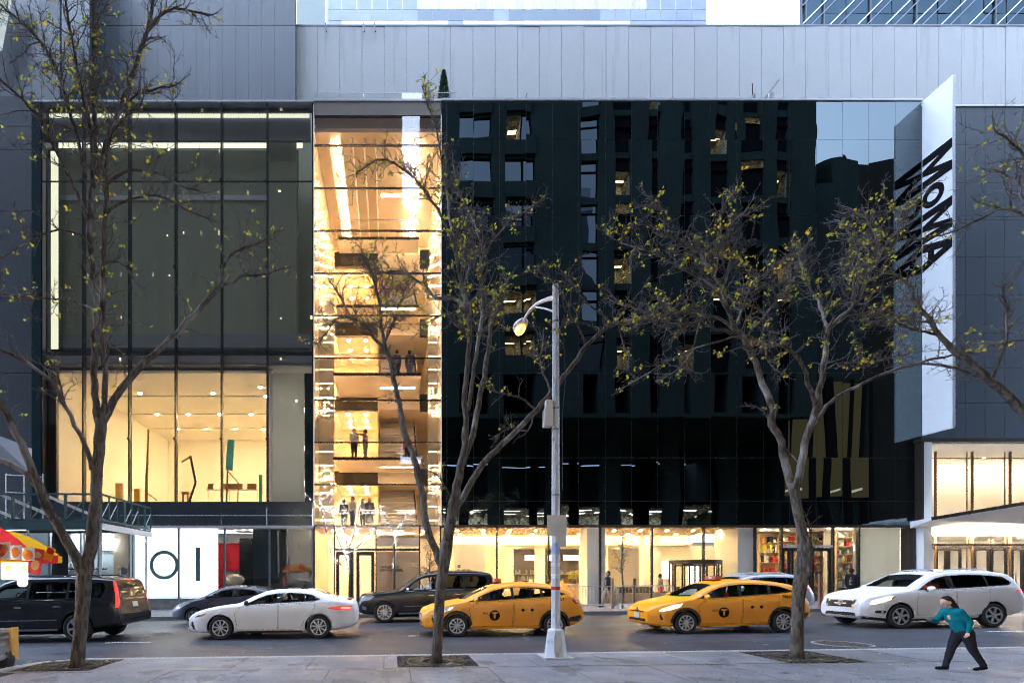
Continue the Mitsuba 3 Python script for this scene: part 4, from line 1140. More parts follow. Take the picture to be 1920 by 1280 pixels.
for a, b in ((1485, 1530), (1530, 1562), (1562, 1603), (1603, 1640)):
    part(b3, 'lit_lobby_window', MB().quad((ox(b) - .25, OY - .7, oz(932)), (ox(a) + .25, OY - .7, oz(932)), (ox(a) + .25, OY - .7, oz(712)), (ox(b) - .25, OY - .7, oz(712))).get(), 'black_matte', emit=np.array([0.0125, 0.0093, 0.004]), weight=.3)
    part(b3, 'lobby_lamp', MB().quad((ox(b) - .8, OY - .65, oz(918)), (ox(a) + .4, OY - .65, oz(924)), (ox(a) + .4, OY - .65, oz(919)), (ox(b) - .8, OY - .65, oz(913))).get(), 'lamp_body', emit=np.array([0.09, 0.075, 0.03]), weight=.05)
# ------------------------------------------------------------------ trees
def spline(p, step):
    """Catmull-Rom through the rows of p (x, y, z, r), resampled."""
    p = np.asarray(p, float)
    q = np.vstack([2 * p[0] - p[1], p, 2 * p[-1] - p[-2]])
    out = []
    for i in range(1, len(q) - 2):
        n = max(2, int(np.linalg.norm(q[i + 1, :3] - q[i, :3]) / step))
        t = np.linspace(0, 1, n, endpoint=False)[:, None]
        a, b, c, d = q[i - 1], q[i], q[i + 1], q[i + 2]
        out.append(0.5 * (2 * b + (c - a) * t + (2 * a - 5 * b + 4 * c - d) * t ** 2 + (3 * b - a - 3 * c + d) * t ** 3))
    return np.vstack(out + [q[-2][None]])


def cr(a, b):
    return np.array([a[1] * b[2] - a[2] * b[1], a[2] * b[0] - a[0] * b[2], a[0] * b[1] - a[1] * b[0]])


_twig_faces = {}


def twig_tube(mb, p, r, sides):
    """A thin open tube, its section turned about one fixed direction."""
    t = np.empty_like(p)
    t[1:-1], t[0], t[-1] = p[2:] - p[:-2], p[1] - p[0], p[-1] - p[-2]
    e = p[-1] - p[0]
    ref = (0.31, 0.17, 0.94) if abs(e[2]) < 0.75 * math.sqrt(e @ e) else (0.93, 0.33, 0.12)
    a = np.stack([t[:, 1] * ref[2] - t[:, 2] * ref[1], t[:, 2] * ref[0] - t[:, 0] * ref[2], t[:, 0] * ref[1] - t[:, 1] * ref[0]], 1)
    a /= np.sqrt((a * a).sum(1, keepdims=True)) + 1e-12
    t /= np.sqrt((t * t).sum(1, keepdims=True)) + 1e-12
    b = np.stack([t[:, 1] * a[:, 2] - t[:, 2] * a[:, 1], t[:, 2] * a[:, 0] - t[:, 0] * a[:, 2], t[:, 0] * a[:, 1] - t[:, 1] * a[:, 0]], 1)
    g = np.arange(sides) * 2 * np.pi / sides
    v = p[:, None] + r[:, None, None] * (np.cos(g)[None, :, None] * a[:, None] + np.sin(g)[None, :, None] * b[:, None])
    k = (len(p), sides)
    if k not in _twig_faces:
        i, j = np.meshgrid(np.arange(len(p) - 1), np.arange(sides), indexing='ij')
        j2 = (j + 1) % sides
        q = np.stack([i * sides + j, i * sides + j2, (i + 1) * sides + j2, (i + 1) * sides + j], -1).reshape(-1, 4)
        _twig_faces[k] = np.vstack([q[:, [0, 1, 2]], q[:, [0, 2, 3]]])
    mb.v.append(v.reshape(-1, 3))
    mb.f.append(_twig_faces[k] + mb.n)
    mb.n += len(p) * sides


class Tree:
    def __init__(self, key, seed, leafiness, leaf_size=0.056):
        self.key, self.r = key, np.random.default_rng(seed)
        self.twigs, self.leaves, self.lf, self.ls = MB(), MB(), leafiness, leaf_size
        self.count = 0

    def limb(self, pts, y0, y1, name='limb', twigs=(0.3, 0.22, 0.9), sides=8, wob=0.012):
        """pts: (px, py, radius px) measured on the photograph; the limb runs from depth y0 to y1."""
        n = len(pts)
        ys = np.linspace(y0, y1, n)
        P = np.array([[*at(a, b, y), 0.76 * c * y / FOCAL] for (a, b, c), y in zip(pts, ys)])
        L = spline(P, 0.16)
        m = len(L)
        if m > 6 and name != 'trunk':
            j = self.r.normal(0, wob, (m, 3)); j[0] = j[-1] = 0
            L[:, :3] += j * np.minimum(1, L[:, 3:4] / 0.02)
        L[:, 3] = np.maximum(L[:, 3], 0.005)
        if name == 'trunk':
            ang = L[:, 3] * (1 + 0.22 * np.exp(-np.arange(m) * 0.16 / 0.12))
            L[:, 3] = ang
        mb = MB().tube(L[:, :3], L[:, 3], sides)
        v, f = mb.get()
        # unevenness of the bark
        v = v + 0.10 * np.repeat(L[:, 3], sides)[:, None] * (meshkit.fbm(v * 5.0, 2, 3)[:, None] - 0.5) * self.r.choice([-1, 1], 3)
        part(self.key, name, (v, f), 'bark', True)
        t0, gap, ln = twigs
        if ln > 0:
            s = np.concatenate([[0], np.cumsum(np.linalg.norm(np.diff(L[:, :3], axis=0), axis=1))])
            d = t0 * s[-1]
            side = 1
            while d < s[-1]:
                i = min(np.searchsorted(s, d), m - 1)
                k = min(max(i, 1), m - 2)
                t = L[k + 1, :3] - L[k - 1, :3]
                t /= np.linalg.norm(t)
                f_ = (d / s[-1])
                self.shoot(L[i, :3], t, 1.5 * ln * self.r.uniform(0.4, 1.15) * (1.1 - 0.35 * f_), min(L[i, 3] * 0.5, 0.012), 0, side)
                side = -side
                d += gap * self.r.uniform(0.18, 0.56)
            t = L[-1, :3] - L[-2, :3]
            self.shoot(L[-1, :3], t / np.linalg.norm(t), ln * 0.9, L[-1, 3], 0, 0)
        return L

    def shoot(self, p, t, length, r, depth, side):
        R = self.r
        self.count += 1
        if side:
            a = cr(t, R.normal(size=3)); a /= math.sqrt(a @ a) + 1e-9
            ang = math.radians(R.uniform(28, 68))
            t = t * math.cos(ang) + a * math.sin(ang)
        n = max(4, int(length / 0.075))
        d = t + np.array([0, 0, R.uniform(0, 0.25)])
        pts = np.empty((n + 1, 3))
        pts[0] = q = p
        kink, noise_ = R.normal(size=3) * 0.20, R.normal(size=(n, 3)) * 0.19
        for i in range(n):
            kink = 0.6 * kink + noise_[i]
            d = d + kink * 0.8
            d[2] += 0.05
            d = d / math.sqrt(d @ d)
            q = q + d * (length / n)
            pts[i + 1] = q
        rr = np.linspace(max(r, 0.0048), 0.0028, n + 1)
        twig_tube(self.twigs, pts, rr, 4 if depth == 0 else 3)
        if depth < (3 if length > 0.12 else 1):
            gap = 0.11 if depth == 0 else 0.09
            d0 = 0.12 * length
            s = 1
            while d0 < length:
                i = min(int(d0 / length * n), n - 1)
                tt = pts[i + 1] - pts[i]
                self.shoot(pts[i], tt / math.sqrt(tt @ tt), length * R.uniform(0.22, 0.5) * (0.9 if depth == 0 else 0.8), rr[i] * 0.7, depth + 1, s)
                s = -s
                d0 += gap * R.uniform(0.6, 1.6)
        if depth >= 1 and R.random() < self.lf:
            for _ in range(R.integers(2, 6)):
                self.leaf(pts[-1 - R.integers(0, max(1, len(pts) // 3))])

    def leaf(self, p):
        R = self.r
        a = R.normal(size=3) + [0, 0, -0.5]; a /= np.linalg.norm(a)
        b = cr(a, R.normal(size=3)); b /= np.linalg.norm(b)
        c = cr(a, b)
        L = self.ls * R.uniform(0.6, 1.35)
        w = L * R.uniform(0.34, 0.48)
        k = L * R.uniform(0.05, 0.22)
        s0 = p + a * 0.015
        v = [s0, s0 + a * L * 0.45 + b * w + c * k, s0 + a * L, s0 + a * L * 0.45 - b * w + c * k, s0 + a * L * 0.5]
        self.leaves.add(v, [[0, 1, 4], [1, 2, 4], [2, 3, 4], [3, 0, 4]])

    def done(self):
        part(self.key, 'twigs', self.twigs.get(), 'twig', True, kind='stuff')
        if self.leaves.n:
            part(self.key, 'leaves', self.leaves.get(), 'leaf', kind='stuff')


NO = (0, 1, 0)
# left tree
t = Tree(thing('street_tree', 'tall bare street tree with a twin stem, behind the black car with lit tail lights', 'tree', ), 11, 0.055)
TB = 9.56
t.limb([(145, 1252, 15), (149, 1200, 15.5), (154, 1140, 16), (157, 1095, 18), (157, 1066, 17)], TB, TB, 'trunk', NO, 12)
t.limb([(157, 1085, 12), (143, 1047, 12), (122, 1010, 11.5), (100, 968, 11), (82, 930, 12), (64, 890, 9.5), (40, 830, 9), (14, 780, 8), (-20, 725, 7)], TB, TB - 1.0, twigs=(0.75, 0.4, 0.6))
t.limb([(80, 930, 9), (55, 893, 8.5), (25, 872, 8), (-10, 862, 7)], TB - .5, TB - 0.2, twigs=NO)
t.limb([(157, 1085, 13), (169, 1030, 14), (176, 975, 14), (180, 920, 13), (182, 870, 13), (186, 825, 13), (189, 785, 13)], TB, TB, twigs=NO, sides=12)
t.limb([(172, 880, 6), (165, 855, 6), (150, 815, 5.5), (132, 780, 5), (112, 742, 5), (95, 715, 4.5), (70, 690, 4), (30, 668, 3.5), (-10, 650, 3)], TB, TB - 1.2, twigs=(0.45, 0.26, 0.55))
t.limb([(122, 762, 3), (116, 735, 2.6), (108, 700, 2.2)], TB - .7, TB - 1.0, twigs=(0.2, 0.2, 0.4))
t.limb([(184, 792, 9), (178, 740, 8.5), (177, 680, 8), (179, 600, 8), (176, 520, 7.5), (171, 450, 7), (169, 390, 7)], TB, TB + 0.2, twigs=(0.3, 0.45, 0.5))
t.limb([(192, 790, 7), (196, 740, 7), (194, 660, 7), (193, 580, 7), (194, 500, 6.5), (196, 430, 6), (200, 370, 5.5), (200, 335, 5)], TB, TB - 0.2, twigs=(0.3, 0.4, 0.55))
t.limb([(195, 788, 9), (214, 752, 9), (240, 715, 8.5), (275, 675, 8), (320, 635, 7.5), (360, 595, 7), (395, 555, 6), (416, 533, 5.5)], TB, TB + 1.6, twigs=(0.5, 0.45, 0.5))
t.limb([(416, 533, 4.5), (420, 500, 4), (432, 478, 3.5), (460, 465, 3), (490, 455, 2.5), (510, 440, 2)], TB + 1.6, TB + 1.9, twigs=(0.3, 0.2, 0.5))
t.limb([(416, 533, 4), (436, 528, 3.5), (455, 517, 3.2), (490, 515, 2.5), (525, 505, 1.8)], TB + 1.6, TB + 2.3, twigs=(0.3, 0.2, 0.5))
t.limb([(169, 395, 7), (172, 340, 6.5), (176, 290, 6), (178, 240, 5.5), (176, 180, 5), (176, 120, 5), (176, 60, 4.5), (174, -30, 4)], TB + .2, TB + .5, twigs=(0.1, 0.26, 0.6))
t.limb([(168, 420, 5), (150, 370, 4.5), (125, 320, 4.2), (100, 270, 4), (75, 225, 3.5), (40, 185, 3), (0, 150, 2.5)], TB + .2, TB - .8, twigs=(0.25, 0.22, 0.6))
t.limb([(160, 330, 4.5), (145, 260, 4.2), (128, 200, 4), (105, 130, 3.6), (75, 80, 3.2), (40, 45, 2.8), (-5, 5, 2.4)], TB + .1, TB + 1.0, twigs=(0.2, 0.22, 0.65))
t.limb([(175, 300, 4.5), (165, 230, 4), (150, 150, 3.6), (135, 70, 3), (120, -20, 2.6)], TB + .3, TB - .4, twigs=(0.15, 0.22, 0.6))
t.limb([(174, 350, 5.5), (195, 290, 5.2), (215, 230, 5), (240, 165, 4.6), (262, 100, 4.2), (280, 40, 4), (290, -20, 3.6)], TB + .2, TB + 1.2, twigs=(0.15, 0.24, 0.65))
t.limb([(200, 345, 4), (232, 322, 3.6), (270, 320, 3.2), (305, 328, 2.8), (340, 350, 2.4), (380, 362, 1.8)], TB - .2, TB - .9, twigs=(0.3, 0.22, 0.5))
t.limb([(200, 400, 3.4), (230, 380, 3), (270, 368, 2.6), (310, 372, 2.2), (345, 392, 1.8), (390, 410, 1.4)], TB - .2, TB + .8, twigs=(0.3, 0.22, 0.45))
t.limb([(193, 330, 3.6), (205, 262, 3.4), (222, 235, 3), (258, 205, 2.5)], TB - .2, TB - .6, twigs=(0.2, 0.2, 0.5))
t.limb([(276, 60, 3), (310, 25, 2.6), (345, 20, 2.2), (390, 30, 1.8)], TB + 1.1, TB + 1.3, twigs=(0.2, 0.2, 0.45))
t.limb([(226, 200, 3), (260, 178, 2.4), (300, 165, 2), (330, 160, 1.6)], TB + .8, TB + .4, twigs=(0.2, 0.2, 0.5))
t.limb([(176, 470, 3), (150, 440, 2.6), (110, 430, 2.2), (60, 450, 1.8), (10, 480, 1.5)], TB, TB - .9, twigs=(0.25, 0.22, 0.45))
t.limb([(178, 520, 2.6), (205, 490, 2.2), (235, 500, 1.8), (255, 530, 1.4)], TB, TB - .3, twigs=(0.3, 0.24, 0.35))
t.limb([(176, 580, 3), (140, 565, 2.4), (90, 560, 2), (30, 555, 1.7), (-10, 550, 1.4)], TB, TB + .8, twigs=(0.2, 0.22, 0.45))
t.limb([(186, 690, 3), (205, 660, 2.6), (200, 640, 2.4), (230, 665, 1.6), (234, 700, 1.2)], TB - .1, TB - .3, twigs=(0.4, 0.24, 0.3))
t.done()

# middle tree
t = Tree(thing('street_tree', 'forked bare street tree beside the grey lamp post, with yellow leaves high up', 'tree'), 23, 0.085)
t.limb([(818, 1241, 12), (821, 1190, 12), (824, 1130, 12.5), (829, 1080, 13.5), (834, 1045, 15), (838, 1015, 15)], TB, TB, 'trunk', NO, 12)
t.limb([(829, 1062, 9), (818, 1035, 9), (806, 1005, 9), (797, 970, 8.5), (790, 925, 8), (781, 875, 8), (768, 835, 7.5), (760, 815, 8), (753, 785, 6.5), (746, 740, 6.2), (737, 695, 6), (727, 662, 5.5)], TB, TB + 1.3, twigs=(0.75, 0.4, 0.4))
t.limb([(727, 664, 4.5), (705, 635, 4), (682, 610, 3.8), (655, 597, 3.2), (630, 600, 2.5), (600, 640, 1.6)], TB + 1.3, TB + 1.8, twigs=(0.2, 0.15, 0.5))
t.limb([(727, 664, 4.2), (718, 625, 4), (714, 590, 3.6), (708, 555, 3.2), (700, 525, 2.8), (690, 495, 2.2)], TB + 1.3, TB + 0.7, twigs=(0.1, 0.13, 0.6))
t.limb([(722, 640, 3.2), (740, 600, 2.8), (752, 560, 2.4), (768, 525, 1.8)], TB + 1.3, TB + 1.9, twigs=(0.1, 0.13, 0.55))
t.limb([(660, 600, 2.6), (640, 560, 2.2), (620, 530, 1.7)], TB + 1.7, TB + 1.2, twigs=(0.1, 0.14, 0.5))
t.limb([(838, 1020, 13), (845, 985, 13), (850, 945, 12), (856, 910, 11), (864, 875, 10), (871, 835, 9), (873, 800, 8)], TB, TB - .2, twigs=NO, sides=12)
t.limb([(873, 810, 7), (872, 760, 7), (873, 710, 6.5), (878, 660, 6), (880, 610, 6), (876, 570, 5), (866, 535, 4.5), (858, 500, 4), (852, 455, 3.4)], TB - .2, TB - .6, twigs=(0.45, 0.2, 0.55))
t.limb([(868, 870, 8), (885, 815, 7.5), (898, 760, 7), (907, 710, 6.5), (914, 670, 6), (918, 635, 5), (922, 600, 4), (935, 560, 3.2), (950, 530, 2.4)], TB - .1, TB + .7, twigs=(0.55, 0.2, 0.55))
t.limb([(878, 770, 5), (886, 720, 5), (893, 670, 4.6), (903, 610, 4.4), (906, 560, 4), (900, 510, 3.4), (905, 460, 2.6)], TB - .2, TB + .2, twigs=(0.4, 0.17, 0.55))
t.limb([(852, 965, 8), (870, 930, 8), (892, 890, 8), (920, 855, 7.5), (955, 820, 7.2), (985, 790, 7), (1015, 755, 7), (1045, 722, 6.6), (1075, 685, 6), (1098, 650, 5.5), (1120, 628, 5), (1150, 610, 4.5), (1185, 602, 4), (1225, 595, 3), (1265, 590, 2)], TB, TB + .9, twigs=(0.72, 0.2, 0.5))
t.limb([(1005, 768, 3), (985, 752, 2.6), (960, 740, 2.2), (930, 735, 1.8), (905, 725, 1.4)], TB + .5, TB + .2, twigs=(0.3, 0.16, 0.3))
t.limb([(1032, 735, 2.8), (1020, 700, 2.4), (1012, 670, 2), (1018, 640, 1.6)], TB + .5, TB + 1.0, twigs=(0.3, 0.16, 0.4))
t.limb([(1098, 652, 3), (1090, 625, 2.6), (1072, 595, 2.2), (1060, 560, 1.8), (1035, 530, 1.4)], TB + .7, TB + .2, twigs=(0.3, 0.2, 0.4))
t.limb([(1150, 610, 3), (1125, 585, 2.4), (1095, 562, 2), (1065, 520, 1.7), (1035, 495, 1.4), (1010, 500, 1.0)], TB + .8, TB + .6, twigs=(0.4, 0.2, 0.4))
t.limb([(1125, 626, 2.6), (1095, 605, 2.2), (1060, 608, 1.8), (1045, 625, 1.4)], TB + .7, TB + .3, twigs=(0.4, 0.22, 0.3))
t.limb([(1160, 607, 2.4), (1168, 640, 2), (1175, 670, 1.6), (1172, 690, 1.2)], TB + .8, TB + .9, twigs=(0.3, 0.18, 0.35))
t.limb([(876, 585, 4.5), (858, 562, 4.2), (836, 562, 4), (815, 557, 3.6), (795, 535, 3.2), (770, 518, 2.8), (735, 510, 2.5), (700, 512, 2)], TB - .5, TB + .4, twigs=(0.35, 0.16, 0.5))
t.limb([(858, 500, 3.6), (848, 455, 3.4), (832, 415, 3.2), (808, 375, 3), (778, 335, 2.6), (740, 305, 2.2), (705, 300, 1.8), (670, 325, 1.4)], TB - .5, TB - 1.1, twigs=(0.3, 0.13, 0.42))
t.limb([(852, 460, 3), (843, 410, 2.8), (838, 360, 2.5), (830, 315, 2.2), (822, 260, 1.8), (806, 210, 1.4), (792, 165, 1.1)], TB - .5, TB + .2, twigs=(0.2, 0.16, 0.36))
t.limb([(905, 465, 2.8), (890, 420, 2.5), (872, 385, 2.2), (858, 350, 1.8), (850, 310, 1.4)], TB + .2, TB + .6, twigs=(0.15, 0.14, 0.4))
t.limb([(905, 480, 2.6), (930, 445, 2.2), (955, 415, 1.9), (985, 395, 1.6), (1015, 375, 1.3)], TB + .2, TB + .5, twigs=(0.2, 0.16, 0.34))
t.limb([(880, 640, 2.6), (850, 600, 2.2), (830, 590, 1.8), (800, 605, 1.4)], TB - .3, TB - .8, twigs=(0.2, 0.17, 0.35))
t.limb([(868, 540, 2.6), (880, 500, 2.3), (890, 460, 2), (880, 430, 1.6)], TB - .5, TB - .2, twigs=(0.1, 0.13, 0.5))
t.limb([(855, 950, 2.6), (838, 915, 2.2), (820, 890, 1.8), (800, 880, 1.4)], TB, TB - .4, twigs=(0.3, 0.18, 0.3))
t.limb([(1000, 772, 2), (990, 808, 1.7), (960, 800, 1.4), (935, 815, 1.1)], TB + .4, TB + .1, twigs=(0.3, 0.15, 0.3))
t.done()

# right tree
t = Tree(thing('street_tree', 'bare street tree with a torn stub on its trunk, in front of the bookshop', 'tree'), 37, 0.065)
t.limb([(1494, 1232, 13), (1495, 1180, 12.5), (1497, 1120, 13), (1503, 1080, 16), (1508, 1040, 15), (1504, 1000, 11), (1497, 965, 10.5), (1491, 930, 10.5), (1489, 905, 11)], TB, TB, 'trunk', NO, 12)
t.limb([(1512, 1085, 5), (1515, 1050, 7), (1518, 1020, 6), (1514, 1004, 3)], TB - .08, TB - .1, 'stub', NO)
t.limb([(1518, 1075, 2.4), (1522, 1030, 2), (1520, 1000, 1.6), (1512, 968, 1)], TB - .1, TB, twigs=(0.1, 0.16, 0.2))
t.limb([(1490, 925, 9), (1480, 890, 8.5), (1468, 850, 8), (1458, 815, 7.5), (1449, 795, 8.5), (1449, 770, 8), (1438, 738, 7), (1424, 700, 6.8), (1410, 668, 6.5), (1395, 640, 6.2), (1378, 618, 6)], TB, TB + .7, twigs=(0.85, 0.3, 0.5))
t.limb([(1490, 925, 9), (1497, 890, 8.5), (1504, 850, 8), (1513, 815, 8), (1524, 788, 8), (1532, 755, 7), (1540, 710, 6.5), (1546, 665, 6), (1549, 630, 5.5)], TB, TB - .3, twigs=(0.7, 0.3, 0.4))
t.limb([(1378, 620, 4.5), (1366, 585, 4.2), (1355, 550, 4), (1338, 520, 3.8), (1322, 488, 3.5), (1298, 462, 3.2), (1268, 447, 2.8), (1245, 430, 2.4), (1250, 400, 2), (1225, 380, 1.5)], TB + .7, TB + .1, twigs=(0.15, 0.15, 0.55))
t.limb([(1378, 620, 4.4), (1350, 598, 4), (1315, 590, 3.6), (1270, 588, 3.2), (1235, 592, 2.8), (1200, 580, 2.2), (1160, 568, 1.6)], TB + .7, TB + 1.4, twigs=(0.2, 0.14, 0.5))
t.limb([(1385, 625, 3.6), (1345, 618, 3.2), (1305, 605, 2.8), (1265, 610, 2.4), (1225, 600, 2), (1190, 605, 1.5)], TB + .7, TB + .1, twigs=(0.2, 0.16, 0.45))
t.limb([(1365, 585, 3.4), (1340, 540, 3), (1300, 515, 2.6), (1255, 490, 2.2), (1210, 470, 1.8), (1165, 455, 1.4), (1135, 438, 1.0)], TB + .6, TB + 1.2, twigs=(0.2, 0.15, 0.5))
t.limb([(1352, 545, 3.2), (1366, 510, 3), (1368, 470, 2.6), (1362, 450, 2.4), (1375, 420, 2), (1395, 405, 1.6)], TB + .6, TB - .2, twigs=(0.15, 0.15, 0.48))
t.limb([(1340, 520, 2.4), (1350, 460, 2.1), (1352, 400, 1.8), (1365, 370, 1.4), (1378, 358, 1.0)], TB + .4, TB + .9, twigs=(0.2, 0.17, 0.42))
t.limb([(1380, 615, 3), (1390, 585, 2.7), (1402, 555, 2.3), (1425, 520, 1.9), (1460, 500, 1.4)], TB + .7, TB + 1.3, twigs=(0.1, 0.14, 0.55))
t.limb([(1395, 638, 3), (1425, 600, 2.6), (1460, 560, 2.2), (1490, 520, 1.8), (1500, 470, 1.2)], TB + .7, TB + 1.0, twigs=(0.2, 0.17, 0.5))
t.limb([(1392, 632, 2.6), (1350, 640, 2.2), (1300, 655, 2), (1255, 675, 1.7), (1215, 700, 1.4), (1172, 725, 1)], TB + .7, TB + 1.9, twigs=(0.45, 0.13, 0.28))
t.limb([(1300, 656, 1.8), (1275, 690, 1.6), (1240, 712, 1.2)], TB + 1.2, TB + 1.9, twigs=(0.3, 0.12, 0.26))
t.limb([(1312, 605, 2), (1300, 650, 1.8), (1275, 680, 1.5), (1305, 700, 1)], TB + .3, TB + .1, twigs=(0.4, 0.2, 0.3))
t.limb([(1406, 660, 2.6), (1430, 640, 2.2), (1440, 680, 1.8), (1465, 700, 1.3)], TB + .6, TB + .2, twigs=(0.2, 0.16, 0.35))
t.limb([(1528, 772, 5), (1522, 735, 4.8), (1512, 700, 4.6), (1498, 672, 4.3), (1480, 655, 3.8), (1462, 647, 2.8), (1440, 650, 1.8)], TB - .1, TB - 1.1, twigs=(0.6, 0.16, 0.5))
t.limb([(1549, 635, 4.4), (1565, 605, 4.4), (1590, 582, 4.2), (1612, 562, 4), (1618, 535, 3.8), (1630, 510, 3.5), (1652, 485, 3.2), (1672, 460, 2.8), (1690, 425, 2.2), (1705, 395, 1.6)], TB - .3, TB - .9, twigs=(0.2, 0.14, 0.6))
t.limb([(1549, 635, 4), (1546, 600, 3.8), (1538, 575, 3.5), (1525, 555, 3), (1512, 520, 2.2), (1500, 490, 1.6)], TB - .3, TB + .5, twigs=(0.2, 0.14, 0.5))
t.limb([(1600, 575, 3), (1600, 530, 2.7), (1610, 490, 2.3), (1600, 450, 1.9), (1580, 420, 1.4)], TB - .5, TB + .2, twigs=(0.1, 0.14, 0.5))
t.limb([(1655, 480, 2.4), (1640, 440, 2), (1625, 410, 1.7), (1600, 395, 1.3)], TB - .8, TB - .3, twigs=(0.1, 0.14, 0.42))
t.limb([(1560, 612, 2.6), (1600, 590, 2.3), (1650, 592, 2), (1700, 602, 1.7), (1750, 605, 1.3)], TB - .4, TB + .6, twigs=(0.2, 0.17, 0.45))
t.limb([(1526, 800, 5), (1535, 785, 4.8), (1550, 762, 4.5), (1580, 738, 4.2), (1620, 718, 4), (1660, 700, 3.6), (1710, 684, 3.2), (1760, 672, 2.8), (1820, 660, 2.4), (1880, 644, 2), (1930, 635, 1.6)], TB, TB + 1.2, twigs=(0.6, 0.26, 0.4))
t.limb([(1545, 690, 2.4), (1580, 680, 2), (1620, 680, 1.7), (1665, 672, 1.4), (1700, 665, 1)], TB - .2, TB + .7, twigs=(0.2, 0.16, 0.4))
t.limb([(1500, 870, 1.8), (1470, 835, 1.5), (1430, 770, 1.1), (1405, 762, .9)], TB, TB + .4, twigs=(0.6, 0.16, 0.2))
t.done()

# tree whose trunk stands beyond the right edge of the view
t = Tree(thing('street_tree', 'street tree limb reaching in from the right edge across the blade sign', 'tree'), 41, 0.04)
TR = 8.6
t.limb([(2075, 1310, 16), (2070, 1150, 15), (2060, 1000, 14), (2040, 920, 13), (2010, 860, 12)], TR, TR, 'trunk', NO, 10)
t.limb([(2010, 862, 11), (1965, 815, 10), (1925, 778, 9.5), (1895, 748, 9), (1860, 718, 8), (1838, 700, 8.5), (1810, 675, 6.5), (1785, 655, 6), (1765, 632, 5.5), (1748, 605, 5), (1730, 585, 4.5), (1712, 560, 4), (1708, 540, 3.5), (1690, 520, 3), (1660, 510, 2)], TR, TR + 1.4, twigs=(0.35, 0.28, 0.4))
t.limb([(1840, 705, 4), (1815, 697, 3.6), (1780, 688, 3.2), (1745, 684, 2.8), (1710, 685, 2.2)], TR + .5, TR + 1.2, twigs=(0.3, 0.3, 0.35))
t.limb([(1760, 628, 3), (1725, 620, 2.6), (1690, 610, 2.2), (1655, 590, 1.6)], TR + .9, TR + .3, twigs=(0.2, 0.2, 0.45))
t.limb([(2010, 862, 7), (2000, 700, 6), (1985, 560, 5), (1960, 470, 4), (1925, 400, 3.4), (1870, 395, 2.6), (1820, 420, 2.2), (1770, 440, 1.8), (1720, 450, 1.3)], TR, TR + .9, twigs=(0.5, 0.2, 0.4))
t.limb([(1985, 560, 4), (1960, 400, 3.4), (1935, 320, 2.8), (1900, 270, 2.2), (1870, 250, 1.6)], TR, TR - .4, twigs=(0.4, 0.15, 0.5))
t.limb([(1925, 400, 2.6), (1900, 340, 2.2), (1870, 320, 1.8), (1845, 330, 1.4)], TR + .5, TR + .8, twigs=(0.1, 0.15, 0.45))
t.limb([(1860, 720, 3), (1880, 660, 2.6), (1890, 600, 2.2), (1880, 540, 1.6)], TR + .5, TR + .3, twigs=(0.3, 0.17, 0.4))
t.done()


# small trees on the far pavement
def sapling(label, px, Y, top, seed, spread=0.5, lights=False, cat='tree'):
    k = thing('light_wrapped_tree' if lights else 'sapling', label, cat)
    tr = Tree(k, seed, 0.0 if lights else 0.03)
    base = EYE - (0.15 + gz(X(px, Y)))
    py0 = CY + base * FOCAL / Y
    H = py0 - top
    tr.limb([(px, py0, 2.2), (px + 1, py0 - H * .3, 2.0), (px - 1, py0 - H * .6, 1.6), (px, py0 - H * .85, 1.2), (px + 1, top, .6)], Y, Y, 'trunk', (0.42, 0.14, spread), 6)
    tr.done()
    return k


sapling('thin bare sapling between two wooden stakes on the far pavement', 1167, 23.2, 1003, 5, 0.55)
sapling('thin bare sapling on the far pavement behind the forked tree', 806, 24.0, 1035, 6, 0.6)


def mirrored_tree(label, px, Y, arms, seed):  # solid trees stand in for ones mirrored in the facade glass
    R = np.random.default_rng(seed)
    k = thing('light_wrapped_tree', label, 'lit tree', 'solid stand-ins for mirrored trees in white string lights')
    led = MB()
    py0 = CY + (EYE - (0.15 + gz(X(px, Y)))) * FOCAL / Y
    part(k, 'trunk', MB().tube([at(px, py0, Y), at(px + 1, 1060, Y), at(px, 1020, Y)], [0.06, 0.055, 0.05], 7).get(), 'bark', True)
    for (a, b), (c, d), (e, f), n, sp in arms:
        p = spline(np.array([[*at(a, b, Y), .03], [*at(c, d, Y + R.uniform(-.5, .5)), .02], [*at(e, f, Y + R.uniform(-1, 1)), .008]]), 0.1)
        part(k, 'branch', MB().tube(p[:, :3], p[:, 3], 5).get(), 'twig', True)
        for _ in range(n):
            q = p[R.integers(len(p)), :3] + R.normal(0, sp, 3)
            led.sphere(q, 0.008, 0)
    part(k, 'string_lights', led.get(), 'lamp_body', emit=np.array([0.86, 0.94, 1.0]) * 1.7, kind='stuff', weight=0.3)
    return k


mirrored_tree('solid stand-in for the reflection of a small tree in white string lights, before the atrium doors', 655, 25.2,
         [((655, 1075), (648, 1040), (640, 990), 90, .06), ((650, 1050), (630, 1000), (612, 925), 70, .09), ((612, 1000), (604, 960), (600, 930), 40, .08), ((650, 1040), (668, 985), (676, 940), 70, .10),
          ((660, 1035), (690, 1005), (700, 985), 50, .10), ((655, 1040), (640, 965), (645, 935), 60, .12), ((640, 1060), (622, 1040), (615, 1010), 40, .05), ((612, 960), (585, 935), (567, 925), 34, .07)], 3)
mirrored_tree('solid stand-in for the reflection of a small tree with two lit arms, right of the atrium doors', 739, 25.2,
         [((739, 1062), (740, 1030), (741, 1002), 80, .035), ((741, 1005), (728, 980), (715, 950), 45, .06), ((741, 1005), (755, 975), (772, 955), 50, .08)], 4)
